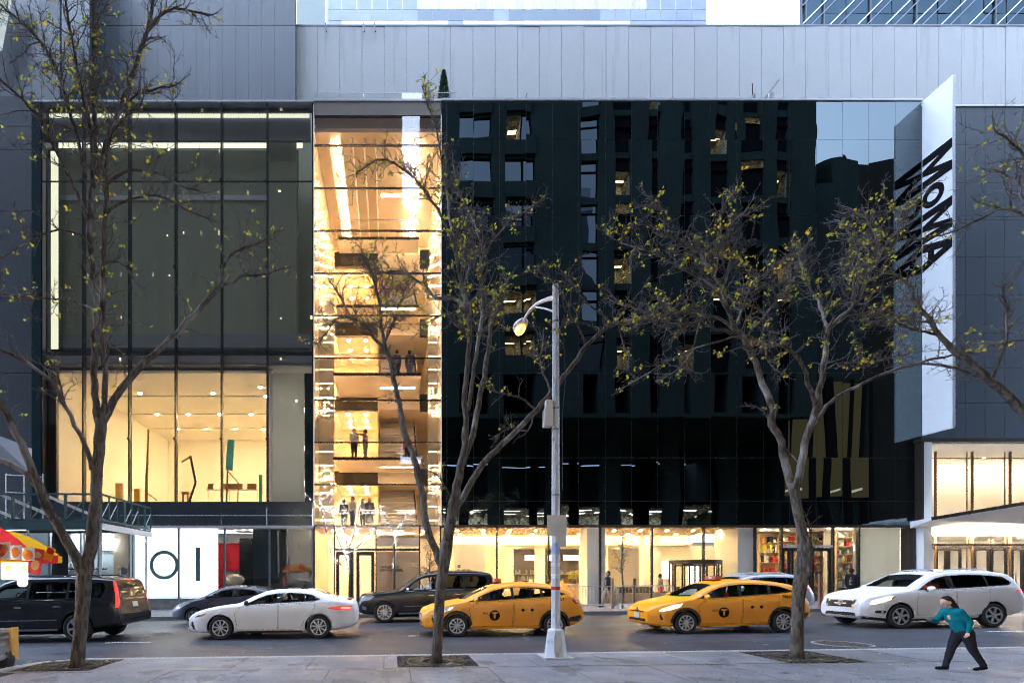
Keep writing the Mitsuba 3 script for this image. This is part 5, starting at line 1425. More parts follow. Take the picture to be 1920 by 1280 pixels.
# ------------------------------------------------------------------ vehicles
gloss('paint_yellow', (0.90, 0.315, 0.006), 0.35, spec=0.5, coat=1.0)
gloss('paint_white', (0.83, 0.83, 0.82), 0.35, spec=0.5, coat=1.0)
gloss('paint_black', (0.010, 0.010, 0.013), 0.25, spec=0.5, coat=1.0)
gloss('paint_pearl', (0.76, 0.74, 0.73), 0.32, 0.05, coat=1.0)
gloss('paint_grey_blue', (0.045, 0.05, 0.07), 0.3, 0.2, coat=1.0)
gloss('paint_silver', (0.50, 0.51, 0.53), 0.3, 0.4, coat=1.0)
gloss('car_glass', (0.010, 0.012, 0.014), 0.03, spec=0.85)
gloss('car_trim', (0.012, 0.012, 0.013), 0.4)
gloss('tyre', (0.018, 0.018, 0.019), 0.75)
gloss('rim_silver', (0.62, 0.62, 0.63), 0.28, 0.8)
gloss('rim_dark', (0.03, 0.03, 0.032), 0.3, 0.5)
gloss('head_lens', (0.70, 0.72, 0.75), 0.12, 0.3, coat=1.0)
gloss('tail_lens', (0.40, 0.012, 0.012), 0.12, coat=1.0)
gloss('amber_lens', (0.75, 0.28, 0.03), 0.15, coat=1.0)
matte('plate_white', (0.66, 0.62, 0.50))
matte('well_black', (0.008, 0.008, 0.008))


def lin(pts, x):
    p = np.asarray(pts, float)
    return np.interp(x, p[:, 0], p[:, 1])


def smooth_lin(pts, x, s=0.05):
    """A polyline eased round its corners."""
    o = np.linspace(-2, 2, 9)
    w = np.exp(-o ** 2); w /= w.sum()
    return sum(wi * lin(pts, x + oi * s) for wi, oi in zip(w, o))


class Body:
    """A car body lofted from side profiles: x from the nose to the tail, y from -W (kerb we stand on) to W, z up."""

    def __init__(self, L, W, top, bot, belt, lean=0.30, nose=0.24, tail=0.16, nose_len=0.55, tail_len=0.4, shoulder=0.05):
        self.L, self.W = L, W
        xs = np.concatenate([np.linspace(0, 0.25, 26), np.linspace(0.25, L - 0.25, 120)[1:-1], np.linspace(L - 0.25, L, 26)])
        zt, zb = smooth_lin(top, xs, 0.035), smooth_lin(bot, xs, 0.04)
        zs = np.minimum(smooth_lin(belt, xs, 0.08), zt - 0.015)
        f = np.clip(1 - xs / nose_len, 0, 1) ** 2.1 * nose + np.clip(1 - (L - xs) / tail_len, 0, 1) ** 2.1 * tail
        w = W * (1 - f)
        h = zt - zs
        sh = np.minimum(shoulder, h * 0.5)
        yr = np.maximum(0.93 * w - lean * h, 0.35 * w)
        rail = zt - np.minimum(0.085, 0.42 * h)
        hs = zs - zb
        sec = [(0 * w, zb), (0.80 * w, zb), (0.93 * w, zb + 0.03), (0.975 * w, zb + 0.10 * hs + 0.02), (0.975 * w, zb + 0.24 * hs), (0.995 * w, zb + 0.45 * hs), (1.0 * w, zb + 0.66 * hs), (0.993 * w, zb + 0.82 * hs),
               (0.972 * w, zs - 0.035 * np.minimum(1, hs)), (0.945 * w, zs + 0.10 * sh), (0.5 * (0.93 * w + yr) + 0.022, 0.5 * (zs + rail) + .01), (yr + 0.012, rail - 0.02), (yr - 0.03, rail + 0.030 * np.minimum(1, h * 4)), (0.80 * yr, zt - 0.022 * np.minimum(1, h * 6)), (0.45 * yr, zt - 0.006), (0 * w, zt)]
        self.xs, self.S = xs, np.array([[a, b] for a, b in sec]).transpose(2, 0, 1)   # station, point, (y, z)
        self.first, self.rail = 2, 12

    def section(self, x):
        i = np.clip(np.searchsorted(self.xs, x) - 1, 0, len(self.xs) - 2)
        t = np.clip((x - self.xs[i]) / (self.xs[i + 1] - self.xs[i]), 0, 1)
        return self.S[i] * (1 - t) + self.S[i + 1] * t

    def side(self, x, z):
        s = self.section(x)
        return np.interp(z, s[self.first:self.rail + 1, 1], s[self.first:self.rail + 1, 0])

    def topz(self, x, y):
        s = self.section(x)[self.rail - 1:]
        return np.interp(abs(y), s[::-1, 0], s[::-1, 1])

    def front(self, y, z, rear=False):
        order = range(len(self.xs)) if not rear else range(len(self.xs) - 1, -1, -1)
        for i in order:
            s = self.S[i]
            if s[0, 1] <= z <= s[-1, 1]:
                wid = np.interp(z, s[self.first:self.rail + 1, 1], s[self.first:self.rail + 1, 0]) if z < s[self.rail, 1] else np.interp(z, s[self.rail:, 1], s[self.rail:, 0])
                if abs(y) <= wid + 1e-6:
                    return self.xs[i]
        return self.xs[0] + 0.3 if not rear else self.xs[-1] - 0.3

    def solid(self, sy=1.0, drop=0.0):
        n = self.S.shape[1]
        S = self.S * [sy, 1] - [0, drop]
        half = np.concatenate([S, S[:, ::-1][:, 1:-1] * [-1, 1]], 1)     # closed ring
        m = half.shape[1]
        v = np.concatenate([np.hstack([np.full((m, 1), x), r * [-1, 1]]) for x, r in zip(self.xs, half)])
        q = [[i * m + j, i * m + (j + 1) % m, (i + 1) * m + (j + 1) % m, (i + 1) * m + j] for i in range(len(self.xs) - 1) for j in range(m)]
        f = np.array(q)
        f = np.vstack([f[:, [0, 1, 2]], f[:, [0, 2, 3]]])
        e = (len(self.xs) - 1) * m
        caps = []
        for base, flip in ((0, False), (e, True)):
            for j in range(0, n - 2):
                # fill the end section between its two sides
                a, b, c, d = j + 0, j + 1, (m - j - 1) % m, (m - j) % m
                tri = [[a, c, b], [a, d, c]] if j else [[a, c, b]]
                for t_ in tri:
                    caps.append([base + k for k in (t_[::-1] if flip else t_)])
            a, b, c = n - 2, n - 1, n
            caps.append([base + k for k in ((a, c, b)[::-1] if flip else (a, c, b))])
        f = np.vstack([f, caps])
        tm = trimesh.Trimesh(v, f, process=False)
        if tm.volume < 0:
            f = f[:, ::-1]
        man = manifold3d.Manifold(manifold3d.Mesh(v.astype(np.float32), f.astype(np.uint32)))
        if man.status() != manifold3d.Error.NoError or man.volume() <= 0:
            raise ValueError('car body is not closed')
        return man

    def mesh(self, wheels, rw, cabin=None, side_cuts=(), top_cuts=()):
        """(outer skin, cabin lining): wheel wells, glazed openings and the cabin are cut out of the solid."""
        def prism_y(poly, y):
            m = extrude(poly, 2 * y)
            v = np.array(m.vertices)
            v = np.stack([v[:, 0], v[:, 2] - y, v[:, 1]], 1)
            f = np.array(m.faces)[:, ::-1]
            return manifold3d.Manifold(manifold3d.Mesh(v.astype(np.float32), f.astype(np.uint32)))

        def prism_z(poly, z0, z1):
            m = extrude(poly, z1 - z0)
            v = np.array(m.vertices) + [0, 0, z0]
            return manifold3d.Manifold(manifold3d.Mesh(v.astype(np.float32), np.array(m.faces).astype(np.uint32)))
        man = self.solid()
        for wx, wz in wheels:
            for s in (-1, 1):
                c = manifold3d.Manifold.cylinder(0.5, rw, rw, 40).rotate([90, 0, 0]).translate([wx, s * (self.W - 0.27) + (0.5 if s > 0 else 0), wz])
                man = man - c
        if cabin is not None:
            man = man - (self.solid(0.94, 0.05) ^ prism_y(cabin, 1.2))
            for p in side_cuts:
                man = man - prism_y(p, 1.3)
            for p, z in top_cuts:
                man = man - prism_z(p, z, 2.4)
        q = man.to_mesh()
        v, f = np.array(q.vert_properties[:, :3]), np.array(q.tri_verts)
        if cabin is None:
            return (v, f), None
        c = v[f].mean(1)
        inner = np.zeros(len(f), bool)
        zc = cabin.bounds[1]
        for i in np.nonzero(c[:, 2] > zc - 0.06)[0]:
            x, y, z = c[i]
            inner[i] = self.side(x, z) - abs(y) > 0.018 and self.topz(x, y) - z > 0.018 and cabin.bounds[0] - .35 < x < cabin.bounds[2] + .5
        return (v, f[~inner]), (v, f[inner])

    # ---- panels draped on the body
    def drape(self, poly, how, lift=0.004, cell=0.07, depth=0.014):
        """poly in (x, z) for 'side' (near side), (x, y) for 'top', (y, z) for 'front' and 'rear'."""
        def place(p, lf):
            a, b = p
            if how == 'side':
                return (a, -self.side(a, b) - lf, b)
            if how == 'top':
                return (a, b, self.topz(a, b) + lf)
            return (self.front(a, b, how == 'rear') + (lf if how == 'rear' else -lf), a, b)
        mb = MB()
        poly = poly if poly.is_valid else poly.buffer(0)
        gs = [q for q in getattr(poly, 'geoms', [poly]) if q.geom_type == 'Polygon' and q.area > 1e-6]
        for g in gs:
            x0, y0, x1, y1 = g.bounds
            nx, ny = max(1, int(math.ceil((x1 - x0) / cell))), max(1, int(math.ceil((y1 - y0) / cell)))
            gx, gy = np.linspace(x0, x1, nx + 1), np.linspace(y0, y1, ny + 1)
            cells = shapely.box(*[c.ravel() for c in np.meshgrid(gx[:-1], gy[:-1])], *[c.ravel() for c in np.meshgrid(gx[1:], gy[1:])])
            vs, fs, index = [], [], {}

            def vid(p):
                k = (round(p[0], 5), round(p[1], 5))
                if k not in index:
                    index[k] = len(vs)
                    vs.append(place(k, lift))
                return index[k]
            for piece in shapely.intersection(cells, g):
                for h in getattr(piece, 'geoms', [piece]):
                    if h.geom_type != 'Polygon' or h.area < 1e-8:
                        continue
                    p2, t2 = trimesh.creation.triangulate_polygon(h, engine='earcut')
                    for t in t2:
                        ids = [vid(p2[k]) for k in t]
                        if len(set(ids)) == 3:
                            fs.append(ids)
            if not fs:
                continue
            vs, fs = np.array(vs), np.array(fs)
            n = np.cross(vs[fs[:, 1]] - vs[fs[:, 0]], vs[fs[:, 2]] - vs[fs[:, 0]]).sum(0)
            want = {'side': (0, -1, 0), 'top': (0, 0, 1), 'front': (-1, 0, 0), 'rear': (1, 0, 0)}[how]
            mb.add(vs, fs if n @ np.array(want) > 0 else fs[:, ::-1])
            for r in [g.exterior, *g.interiors] if depth else []:
                ring = np.array(shapely.segmentize(r, cell).coords)
                up, dn = np.array([place(p, lift) for p in ring]), np.array([place(p, lift - depth) for p in ring])
                k = len(ring)
                mb.add(np.vstack([up, dn]), [[i, i + 1, k + i + 1, k + i] for i in range(k - 1)])
        return mb.get()


def flip(mesh):
    v, f = mesh
    return v * [1, -1, 1], f[:, ::-1]


def rounded(pts, r=0.03):
    p = sg.Polygon(pts).buffer(0)
    return p.buffer(-r).buffer(2 * r).buffer(-r) if r else p


class Car:
    def __init__(self, key, body, X0, Ynear, paint, wheels, R, spokes=10, rim='rim_silver', rim_back='rim_dark', zrot=0.0, arch=None):
        self.k, self.b = key, body
        xm = X0 + body.L / 2
        tilt = math.atan(SLOPE)
        M = np.eye(4)
        M[:3, 3] = [X0, Ynear + body.W, gz(X0)]
        self.M = M @ trimesh.transformations.rotation_matrix(zrot, (0, 0, 1), (body.L / 2, 0, 0)) @ trimesh.transformations.rotation_matrix(-tilt, (0, 1, 0))
        self.paint = paint
        wz = [(wx, R) for wx in wheels]
        self.wz, self.R, self.cuts, self.tops, self.cab = wz, R, [], [], None
        for wx in wheels:
            for s in (-1, 1):
                self.wheel(wx, s, R, spokes, rim, rim_back)
        lin_ = MB()
        for i, wx in enumerate(wheels):
            for s in (-1, 1):
                a = np.linspace(-0.15, math.pi + 0.15, 19)
                r = R + 0.05
                y0, y1 = s * (body.W - 0.035), s * (body.W - 0.26)
                v = np.concatenate([[(wx + r * math.cos(t), y, R + r * math.sin(t)) for t in a] for y in (y0, y1)])
                lin = [[j, j + 1, 19 + j + 1, 19 + j] for j in range(18)]
                self.add('wheel_arch', (v, np.array(lin)), 'well_black')
        self.add('underside', box(0.9, body.L - 1.0, -body.W * 0.72, body.W * 0.72, 0.20, 0.45), 'well_black')

    def add(self, name, mesh, mat, smooth=False, parent=None, **kw):
        return part(parent or self.k, name, moved(mesh, self.M), mat, smooth, **kw)

    def both(self, name, mesh, mat, smooth=False, parents=(None, None), **kw):
        a = self.add(name, mesh, mat, smooth, parents[0], **kw)
        kw.pop('label', None)
        b = self.add(name, flip(mesh), mat, smooth, parents[1], **kw)
        return a, b

    def side(self, name, pts, mat, lift=0.004, r=0.03, smooth=30, parents=(None, None), depth=0.014, **kw):
        if name == 'door':                                   # the open joint round a door
            q = rounded(pts, r)
            self.both('door_gap', self.b.drape(q.buffer(0.008).difference(q.buffer(-0.003)), 'side', lift - 0.0015, 0.12, 0.0), 'black_matte')
        return self.both(name, self.b.drape(rounded(pts, r) if isinstance(pts, list) else pts, 'side', lift, 0.1, depth), mat, smooth, parents, **kw)

    def on(self, how, name, pts, mat, lift=0.004, r=0.02, parent=None, cell=0.1, depth=0.014, **kw):
        return self.add(name, self.b.drape(rounded(pts, r) if isinstance(pts, list) else pts, how, lift, cell, depth), mat, 30, parent, **kw)

    def wheel(self, x, s, R, spokes, rim, rim_back):
        y = s * (self.b.W - 0.105)
        rr = R * 0.70
        prof = [(rr, -0.10), (R * 0.90, -0.108), (R * 0.985, -0.085), (R, -0.05), (R, 0.05), (R * 0.985, 0.085), (R * 0.90, 0.108), (rr, 0.10), (rr, -0.10)]
        w = self.add('wheel', MB().lathe(prof, (x, y, R), 'y', 40).get(), 'tyre', 35)
        face = y + s * 0.085
        star = sg.Point(0, 0).buffer(rr, 24).difference(sg.Point(0, 0).buffer(rr * 0.88, 24)).union(sg.Point(0, 0).buffer(rr * 0.2, 12))
        for i in range(spokes):
            a = 2 * math.pi * i / spokes + 0.2
            wd = rr * 0.115 if spokes < 9 else rr * 0.075
            sp = sg.Polygon([(0, -wd * 0.8), (rr * 0.92, -wd * 1.15), (rr * 0.92, wd * 1.15), (0, wd * 0.8)])
            star = star.union(affinity.rotate(sp, math.degrees(a), origin=(0, 0)))
        m = extrude(star.simplify(0.002), 0.025)
        v = np.array(m.vertices)
        v = np.stack([v[:, 0] + x, face + s * (v[:, 2] - 0.0125), v[:, 1] + R], 1)
        self.add('rim', (v, np.array(m.faces)), rim, False, w)
        self.add('rim_barrel', MB().lathe([(0, face - s * 0.05), (rr, face - s * 0.05)], (x, 0, R), 'y', 24).get() if False else disc_y(x, face - s * 0.045, R, rr * 0.99, s), rim_back, False, w)

    def glaze(self, dl, spans, up, lo, glass):
        """Side windows: openings cut through the body, black surrounds, panes, and seats behind them."""
        hull = sg.Polygon(dl).buffer(0)
        ps = []
        for (xa, xb), gl in zip(spans, glass):
            xx = np.linspace(xa, xb, 6)
            g = sg.Polygon([(x, lo(x) + 0.02) for x in xx] + [(x, up(x) - 0.016) for x in xx[::-1]]).buffer(0).intersection(hull.buffer(-0.015))
            g = max(getattr(g, 'geoms', [g]), key=lambda q: q.area)
            ps.append(g)
            self.side('window', g.buffer(0.004), gl, 0.004, depth=0.0)
        self.cuts = ps
        self.cab = hull.buffer(-0.035)
        self.cab = max(getattr(self.cab, 'geoms', [self.cab]), key=lambda q: q.area)
        rim = hull
        for g in ps:
            rim = rim.difference(g)
        self.side('window_trim', rim.buffer(-0.002), 'car_trim', 0.003)
        x0, z0, x1, z1 = self.cab.bounds
        for sx in ((x0 + x1) / 2 - .55, (x0 + x1) / 2 + .42):
            for sy in (-.38, .38):
                z = lo(sx) - 0.02
                s = self.add('seat', moved(MB().box(-.06, .06, -.22, .22, -.02, .26).get(), rot((0, 1, 0), 14, (sx, sy, z))), 'cabin_dark')
                self.add('headrest', moved(MB().box(-.05, .04, -.13, .13, .28, .44).get(), rot((0, 1, 0), 14, (sx, sy, z))), 'cabin_dark', parent=s)
        self.add('dashboard', box(x0 + .02, x0 + .35, -self.b.W * .75, self.b.W * .75, lo(x0 + .2) - .03, lo(x0 + .2) + .045), 'cabin_dark')
        wh = MB().tube([(0, .18 * math.cos(t), .18 * math.sin(t)) for t in np.linspace(0, 2 * math.pi, 17)], 0.014, 5).get()
        self.add('steering_wheel', moved(wh, rot((0, 1, 0), -25, (x0 + .62, -.38, lo(x0 + .5) + .03))), 'cabin_dark')

    def top_glass(self, name, pts, glass, zcut):
        p = rounded(pts, 0.02)
        self.tops.append((p.buffer(-0.03), zcut))
        self.on('top', name, p, glass, 0.004, depth=0.0)

    def close(self):
        skin, lining = self.b.mesh(self.wz, self.R + 0.055, self.cab, self.cuts, self.tops)
        self.add('body', skin, self.paint, 32)
        if lining is not None and len(lining[1]):
            self.add('cabin_lining', lining, 'cabin_dark', 32)

    def mirror(self, x, z, mat, ears=0.16):
        y = self.b.side(x, z)
        c = manifold3d.Manifold.sphere(0.5, 20).scale([0.13, 0.23, 0.155]).translate([x, -y - ears, z + 0.06])
        cut = manifold3d.Manifold.cube([0.3, 0.6, 0.4], True).translate([x + 0.185, -y - ears, z + 0.06])
        q = (c - cut).to_mesh()
        mm = (np.array(q.vert_properties[:, :3]), np.array(q.tri_verts))
        a, b = self.both('mirror', mm, mat, 40)
        st = MB().bar((x + 0.02, -y + 0.02, z), (x + 0.0, -y - ears + 0.03, z + 0.02), 0.05, 0.03).get()
        self.both('mirror_stalk', st, 'car_trim', parents=(a, b))

    def handle(self, doors, x, z, mat='chrome'):
        y = self.b.side(x, z)
        h = MB().box(x, x + 0.19, -y - 0.035, -y - 0.018, z, z + 0.028).box(x, x + 0.02, -y - 0.018, -y + 0.01, z, z + 0.028).box(x + .17, x + 0.19, -y - 0.018, -y + 0.01, z, z + 0.028).get()
        self.both('handle', h, mat, parents=doors)


def disc_y(x, y, z, r, s, n=24):
    a = np.arange(n) * 2 * np.pi / n * s
    v = np.vstack([[x, y, z], np.stack([x + r * np.cos(a), a * 0 + y, z + r * np.sin(a)], 1)])
    return v, np.array([[0, 1 + i, 1 + (i + 1) % n] for i in range(n)])


def flat_text(txt, h, bold=True):
    m = meshkit.text_mesh(txt, h, 0.002, bold)
    v = np.array(m.vertices)
    v[:, 0] -= (v[:, 0].min() + v[:, 0].max()) / 2
    return v, np.array(m.faces)


def side_text(car, txt, h, x, z, mat, lift=0.012):
    v, f = flat_text(txt, h)
    y = np.array([car.b.side(x + a, z + b) for a, b in zip(v[:, 0], v[:, 1])])
    return np.stack([v[:, 0] + x, -y - lift - v[:, 2], v[:, 1] + z], 1), f


def run(pts, x):
    return lin(pts, x)


# --- the two yellow taxis
def taxi(key, X0, Yn, number, lit_head, hood_number=False):
    L, W = 4.62, 0.89
    top = [(0, 0.62), (0.03, 0.72), (0.10, 0.80), (0.35, 0.885), (0.80, 0.97), (1.16, 1.035), (1.62, 1.27), (1.98, 1.42), (2.25, 1.49), (2.7, 1.535), (3.2, 1.525), (3.7, 1.475), (4.1, 1.40), (4.30, 1.34), (4.42, 1.18), (4.53, 1.0), (4.60, 0.86), (4.62, 0.72)]
    bot = [(0, 0.32), (0.05, 0.24), (0.3, 0.20), (0.7, 0.19), (4.0, 0.21), (4.35, 0.28), (4.55, 0.36), (4.62, 0.45)]
    belt = [(0, 0.60), (0.3, 0.76), (0.8, 0.88), (1.2, 0.945), (2.5, 1.00), (3.6, 1.07), (4.2, 1.13), (4.62, 0.85)]
    b = Body(L, W, top, bot, belt, 0.36, 0.30, 0.15, 0.75, 0.5)
    c = Car(key, b, X0, Yn, 'paint_yellow', (0.98, 3.76), 0.315, 10)
    up = lambda x: b.section(x)[11, 1] - 0.035
    lo = lambda x: run(belt, x) + 0.035
    dl = [(1.30, lo(1.30))] + [(x, lo(x)) for x in (2.0, 2.8, 3.6, 3.95)] + [(4.10, lo(4.1) + .02)] + [(x, up(x)) for x in (3.75, 3.4, 3.0, 2.6, 2.3, 2.05, 1.8, 1.55)]
    spans = ((1.36, 1.66), (1.70, 2.56), (2.63, 3.40), (3.46, 3.98))
    GLASS, ZC = ['car_glass_clear'] * 4, lo(dl[0][0]) + 0.02
    c.glaze(dl, spans, up, lo, GLASS)
    gap = 0.006
    d1 = [(1.42, 0.30), (2.56, 0.28), (2.58, lo(2.58) - 0.03), (1.62, lo(1.62) - .03), (1.33, 0.80)]
    d2 = [(2.60, 0.28), (3.30, 0.30), (3.42, 0.60), (3.62, 0.78), (3.66, lo(3.6) - 0.03), (2.62, lo(2.62) - .03)]
    doors = [c.side('door', d, 'paint_yellow', 0.005, 0.02) for d in (d1, d2)]
    c.handle(doors[0], 2.28, 0.86, 'paint_yellow'); c.handle(doors[1], 3.34, 0.90, 'paint_yellow')
    c.side('sill', [(1.40, 0.205), (3.30, 0.22), (3.30, 0.27), (1.42, 0.27)], 'paint_yellow', 0.004, 0.0)
    c.side('arch_trim', sg.Point(0.98, 0.315).buffer(0.435, 20).difference(sg.Point(0.98, 0.315).buffer(0.372, 20)).intersection(sg.box(0, 0.25, 5, 2)), 'car_trim', 0.006)
    c.side('arch_trim', sg.Point(3.76, 0.315).buffer(0.435, 20).difference(sg.Point(3.76, 0.315).buffer(0.372, 20)).intersection(sg.box(0, 0.25, 5, 2)), 'car_trim', 0.006)
    ys = np.linspace(-0.66, 0.66, 7)
    c.top_glass('windscreen', [(1.22, -.62), (1.17, -.3), (1.15, 0), (1.17, .3), (1.22, .62), (1.95, .52), (1.99, 0), (1.95, -.52)], GLASS[0], ZC)
    c.on('top', 'hood', [(0.30, -.52), (0.18, -.2), (0.18, .2), (0.30, .52), (0.72, .70), (1.12, .70), (1.06, 0), (1.12, -.70), (0.72, -.70)], 'paint_yellow', 0.004)
    c.top_glass('rear_window', [(4.14, -.5), (4.14, .5), (4.30, .5), (4.30, -.5)], GLASS[-1], ZC)
    c.side('headlight', [(0.24, 0.655), (0.36, 0.735), (0.62, 0.83), (0.90, 0.87), (0.80, 0.76), (0.55, 0.68), (0.32, 0.635)], 'head_lens', 0.006, 0.01, **({'emit': np.array([1, .97, .9]) * 0.055, 'weight': 0.05} if lit_head else {}))
    c.side('tail_light', [(4.36, 0.90), (4.50, 0.90), (4.47, 1.02), (4.38, 1.15), (4.28, 1.06), (4.28, 0.98)], 'tail_lens', 0.008, 0.01)
    c.side('fog_slot', [(0.30, 0.40), (0.35, 0.40), (0.30, 0.56), (0.26, 0.56)], 'car_trim', 0.006, 0.0)
    c.on('front', 'grille', [(-.55, 0.27), (.55, 0.27), (.48, 0.41), (-.48, 0.41)], 'car_trim', 0.006)
    c.on('front', 'upper_grille', [(-.42, 0.60), (.42, 0.60), (.30, 0.645), (-.30, 0.645)], 'car_trim', 0.006, 0.005)
    c.on('front', 'badge', sg.Point(0, 0.69).buffer(0.055, 10), 'chrome', 0.012)
    c.on('front', 'licence_plate', [(-.155, 0.42), (.155, 0.42), (.155, 0.575), (-.155, 0.575)], 'plate_white', 0.02, 0.0)
    c.on('rear', 'bumper_trim', [(-.7, .40), (.7, .40), (.7, .56), (-.7, .56)], 'car_trim', 0.006)
    c.side('bumper_trim', [(4.18, .40), (4.55, .40), (4.55, .58), (4.18, .52)], 'car_trim', 0.006, .02)
    c.mirror(1.52, 0.99, 'paint_yellow')
    c.close()
    # taxi markings
    ring = sg.Point(2.05, 0.60).buffer(0.148, 24)
    c.side('emblem_disc', ring, 'black_matte', 0.009)
    tt = sg.box(1.965, 0.655, 2.135, 0.695).union(sg.box(2.023, 0.51, 2.077, 0.69))
    c.side('emblem_letter', tt, 'paint_yellow', 0.013)
    c.add('lettering', side_text(c, 'NYC', 0.052, 1.80, 0.635, 'black_matte'), 'black_matte', label='small black city lettering left of the round emblem')
    for x in (2.86, 3.12):
        c.side('emblem_dot', sg.Point(x, 0.745).buffer(0.042, 12), 'black_matte', 0.009)
        c.add('lettering', side_text(c, '- - -', 0.022, x + 0.13, 0.75, 'black_matte', 0.010), 'grey_text')
    c.add('lettering', side_text(c, number, 0.085, 3.88, 0.985, 'black_matte', 0.010), 'black_matte', label='black medallion number on the rear fender')
    # roof light
    z = b.topz(2.45, 0)
    rl = c.add('roof_sign', moved(trimesh.creation.box((0.16, 0.52, 0.11)), rot((0, 0, 1), 0, (2.30, 0, z + 0.075))), 'sign_red')
    c.add('roof_sign_base', box(2.20, 2.40, -0.22, 0.22, z - 0.02, z + 0.019), 'car_trim', parent=rl)
    tv, tf = flat_text(number[:2] if False else number, 0.07)
    c.add('lettering', (np.stack([2.219 - tv[:, 2], -tv[:, 0] * 0.8, tv[:, 1] + z + 0.045], 1), tf), 'plate_white', parent=rl)
    # dashboard glimpsed mirrors are left to the glass
    return c


gloss('sign_red', (0.36, 0.07, 0.05), 0.4)
cat_g = 'yellow taxis in the near lane'
taxi(thing('car', 'yellow taxi directly behind the middle tree and the grey lamp post', 'car', cat_g), 0.95, 14.55, '1M57', False)
taxi(thing('car', 'yellow taxi with lit headlamps and red roof sign, nearer the bookshop', 'car', cat_g), 7.50, 14.6, '7M43', True)

# --- white saloon
L, W = 4.86, 0.92
top = [(0, 0.60), (0.04, 0.70), (0.20, 0.79), (0.6, 0.90), (1.10, 0.965), (1.42, 1.0), (1.85, 1.22), (2.25, 1.38), (2.6, 1.435), (3.0, 1.445), (3.4, 1.42), (3.75, 1.36), (4.15, 1.21), (4.42, 1.12), (4.72, 1.09), (4.80, 1.03), (4.84, 0.85), (4.86, 0.70)]
bot = [(0, 0.28), (0.08, 0.2), (0.5, 0.17), (1.5, 0.185), (3.6, 0.185), (4.3, 0.22), (4.7, 0.30), (4.86, 0.40)]
belt = [(0, 0.58), (0.3, 0.75), (0.9, 0.87), (1.4, 0.93), (2.4, 0.975), (3.4, 1.02), (3.9, 1.04), (4.4, 1.03), (4.86, 0.92)]
b = Body(L, W, top, bot, belt, 0.42, 0.30, 0.20, 0.7, 0.55)
c = Car(thing('car', 'white saloon with dark wheels and a glowing red tail light in the near lane', 'car'), b, -5.82, 14.6, 'paint_white', (1.00, 3.80), 0.335, 9, 'rim_silver')
up = lambda x: b.section(x)[11, 1] - 0.03
lo = lambda x: run(belt, x) + 0.03
dl = [(1.62, lo(1.62)), (2.4, lo(2.4)), (3.2, lo(3.2)), (3.70, lo(3.7)), (3.86, lo(3.8) + .05), (3.62, up(3.62)), (3.4, up(3.4)), (3.0, up(3.0)), (2.6, up(2.6)), (2.3, up(2.3)), (2.05, up(2.05))]
spans = ((1.66, 2.60), (2.70, 3.40), (3.44, 3.80))
GLASS, ZC = ['car_glass_clear'] * 3, lo(dl[0][0]) + 0.02
c.glaze(dl, spans, up, lo, GLASS)
doors = [c.side('door', d, 'paint_white', 0.004, 0.02) for d in ([(1.48, 0.28), (2.62, 0.27), (2.64, lo(2.6) - .03), (1.60, lo(1.6) - .03), (1.42, 0.75)], [(2.65, 0.27), (3.28, 0.29), (3.42, 0.58), (3.66, 0.80), (3.72, lo(3.7) - .03), (2.67, lo(2.67) - .03)])]
c.handle(doors[0], 2.36, 0.80, 'paint_white'); c.handle(doors[1], 3.40, 0.84, 'paint_white')
c.side('sill', [(1.42, 0.17), (3.36, 0.18), (3.30, 0.235), (1.46, 0.235)], 'car_trim', 0.003, 0)
c.top_glass('windscreen', [(1.46, -.64), (1.40, 0), (1.46, .64), (2.22, .52), (2.26, 0), (2.22, -.52)], GLASS[0], ZC)
c.on('top', 'roof_panel', [(2.30, -.50), (2.30, .50), (3.45, .50), (3.45, -.50)], 'car_glass', 0.005)
c.top_glass('rear_window', [(3.62, -.52), (3.62, .52), (4.32, .56), (4.32, -.56)], GLASS[-1], ZC)
c.on('top', 'spoiler', [(4.60, -.60), (4.60, .60), (4.72, .62), (4.72, -.62)], 'car_trim', 0.03)
c.side('headlight', [(0.22, 0.63), (0.34, 0.70), (0.62, 0.755), (0.50, 0.68)], 'car_trim', 0.006, 0.005)
c.side('side_marker', [(0.36, 0.645), (0.50, 0.685), (0.58, 0.735), (0.42, 0.70)], 'amber_lens', 0.009, 0.004)
c.side('tail_light', [(4.02, 0.86), (4.30, 0.815), (4.72, 0.80), (4.76, 0.91), (4.50, 0.935), (4.25, 0.91)], 'tail_lens', 0.006, 0.01, emit=np.array([1.0, 0.03, 0.02]) * 0.035, weight=0.2)
c.side('tail_lamp', [(4.45, 0.835), (4.70, 0.83), (4.72, 0.885), (4.45, 0.885)], 'tail_lens', 0.010, 0.01, emit=np.array([1.0, 0.35, 0.25]) * 0.10, weight=0.2)
c.side('vent', [(0.10, 0.42), (0.16, 0.30), (0.24, 0.28), (0.17, 0.52), (0.12, 0.52)], 'car_trim', 0.006, 0)
c.on('front', 'grille', [(-.62, .22), (.62, .22), (.48, .48), (-.48, .48)], 'car_trim', 0.006)
c.mirror(1.78, 0.98, 'car_trim')
c.close()

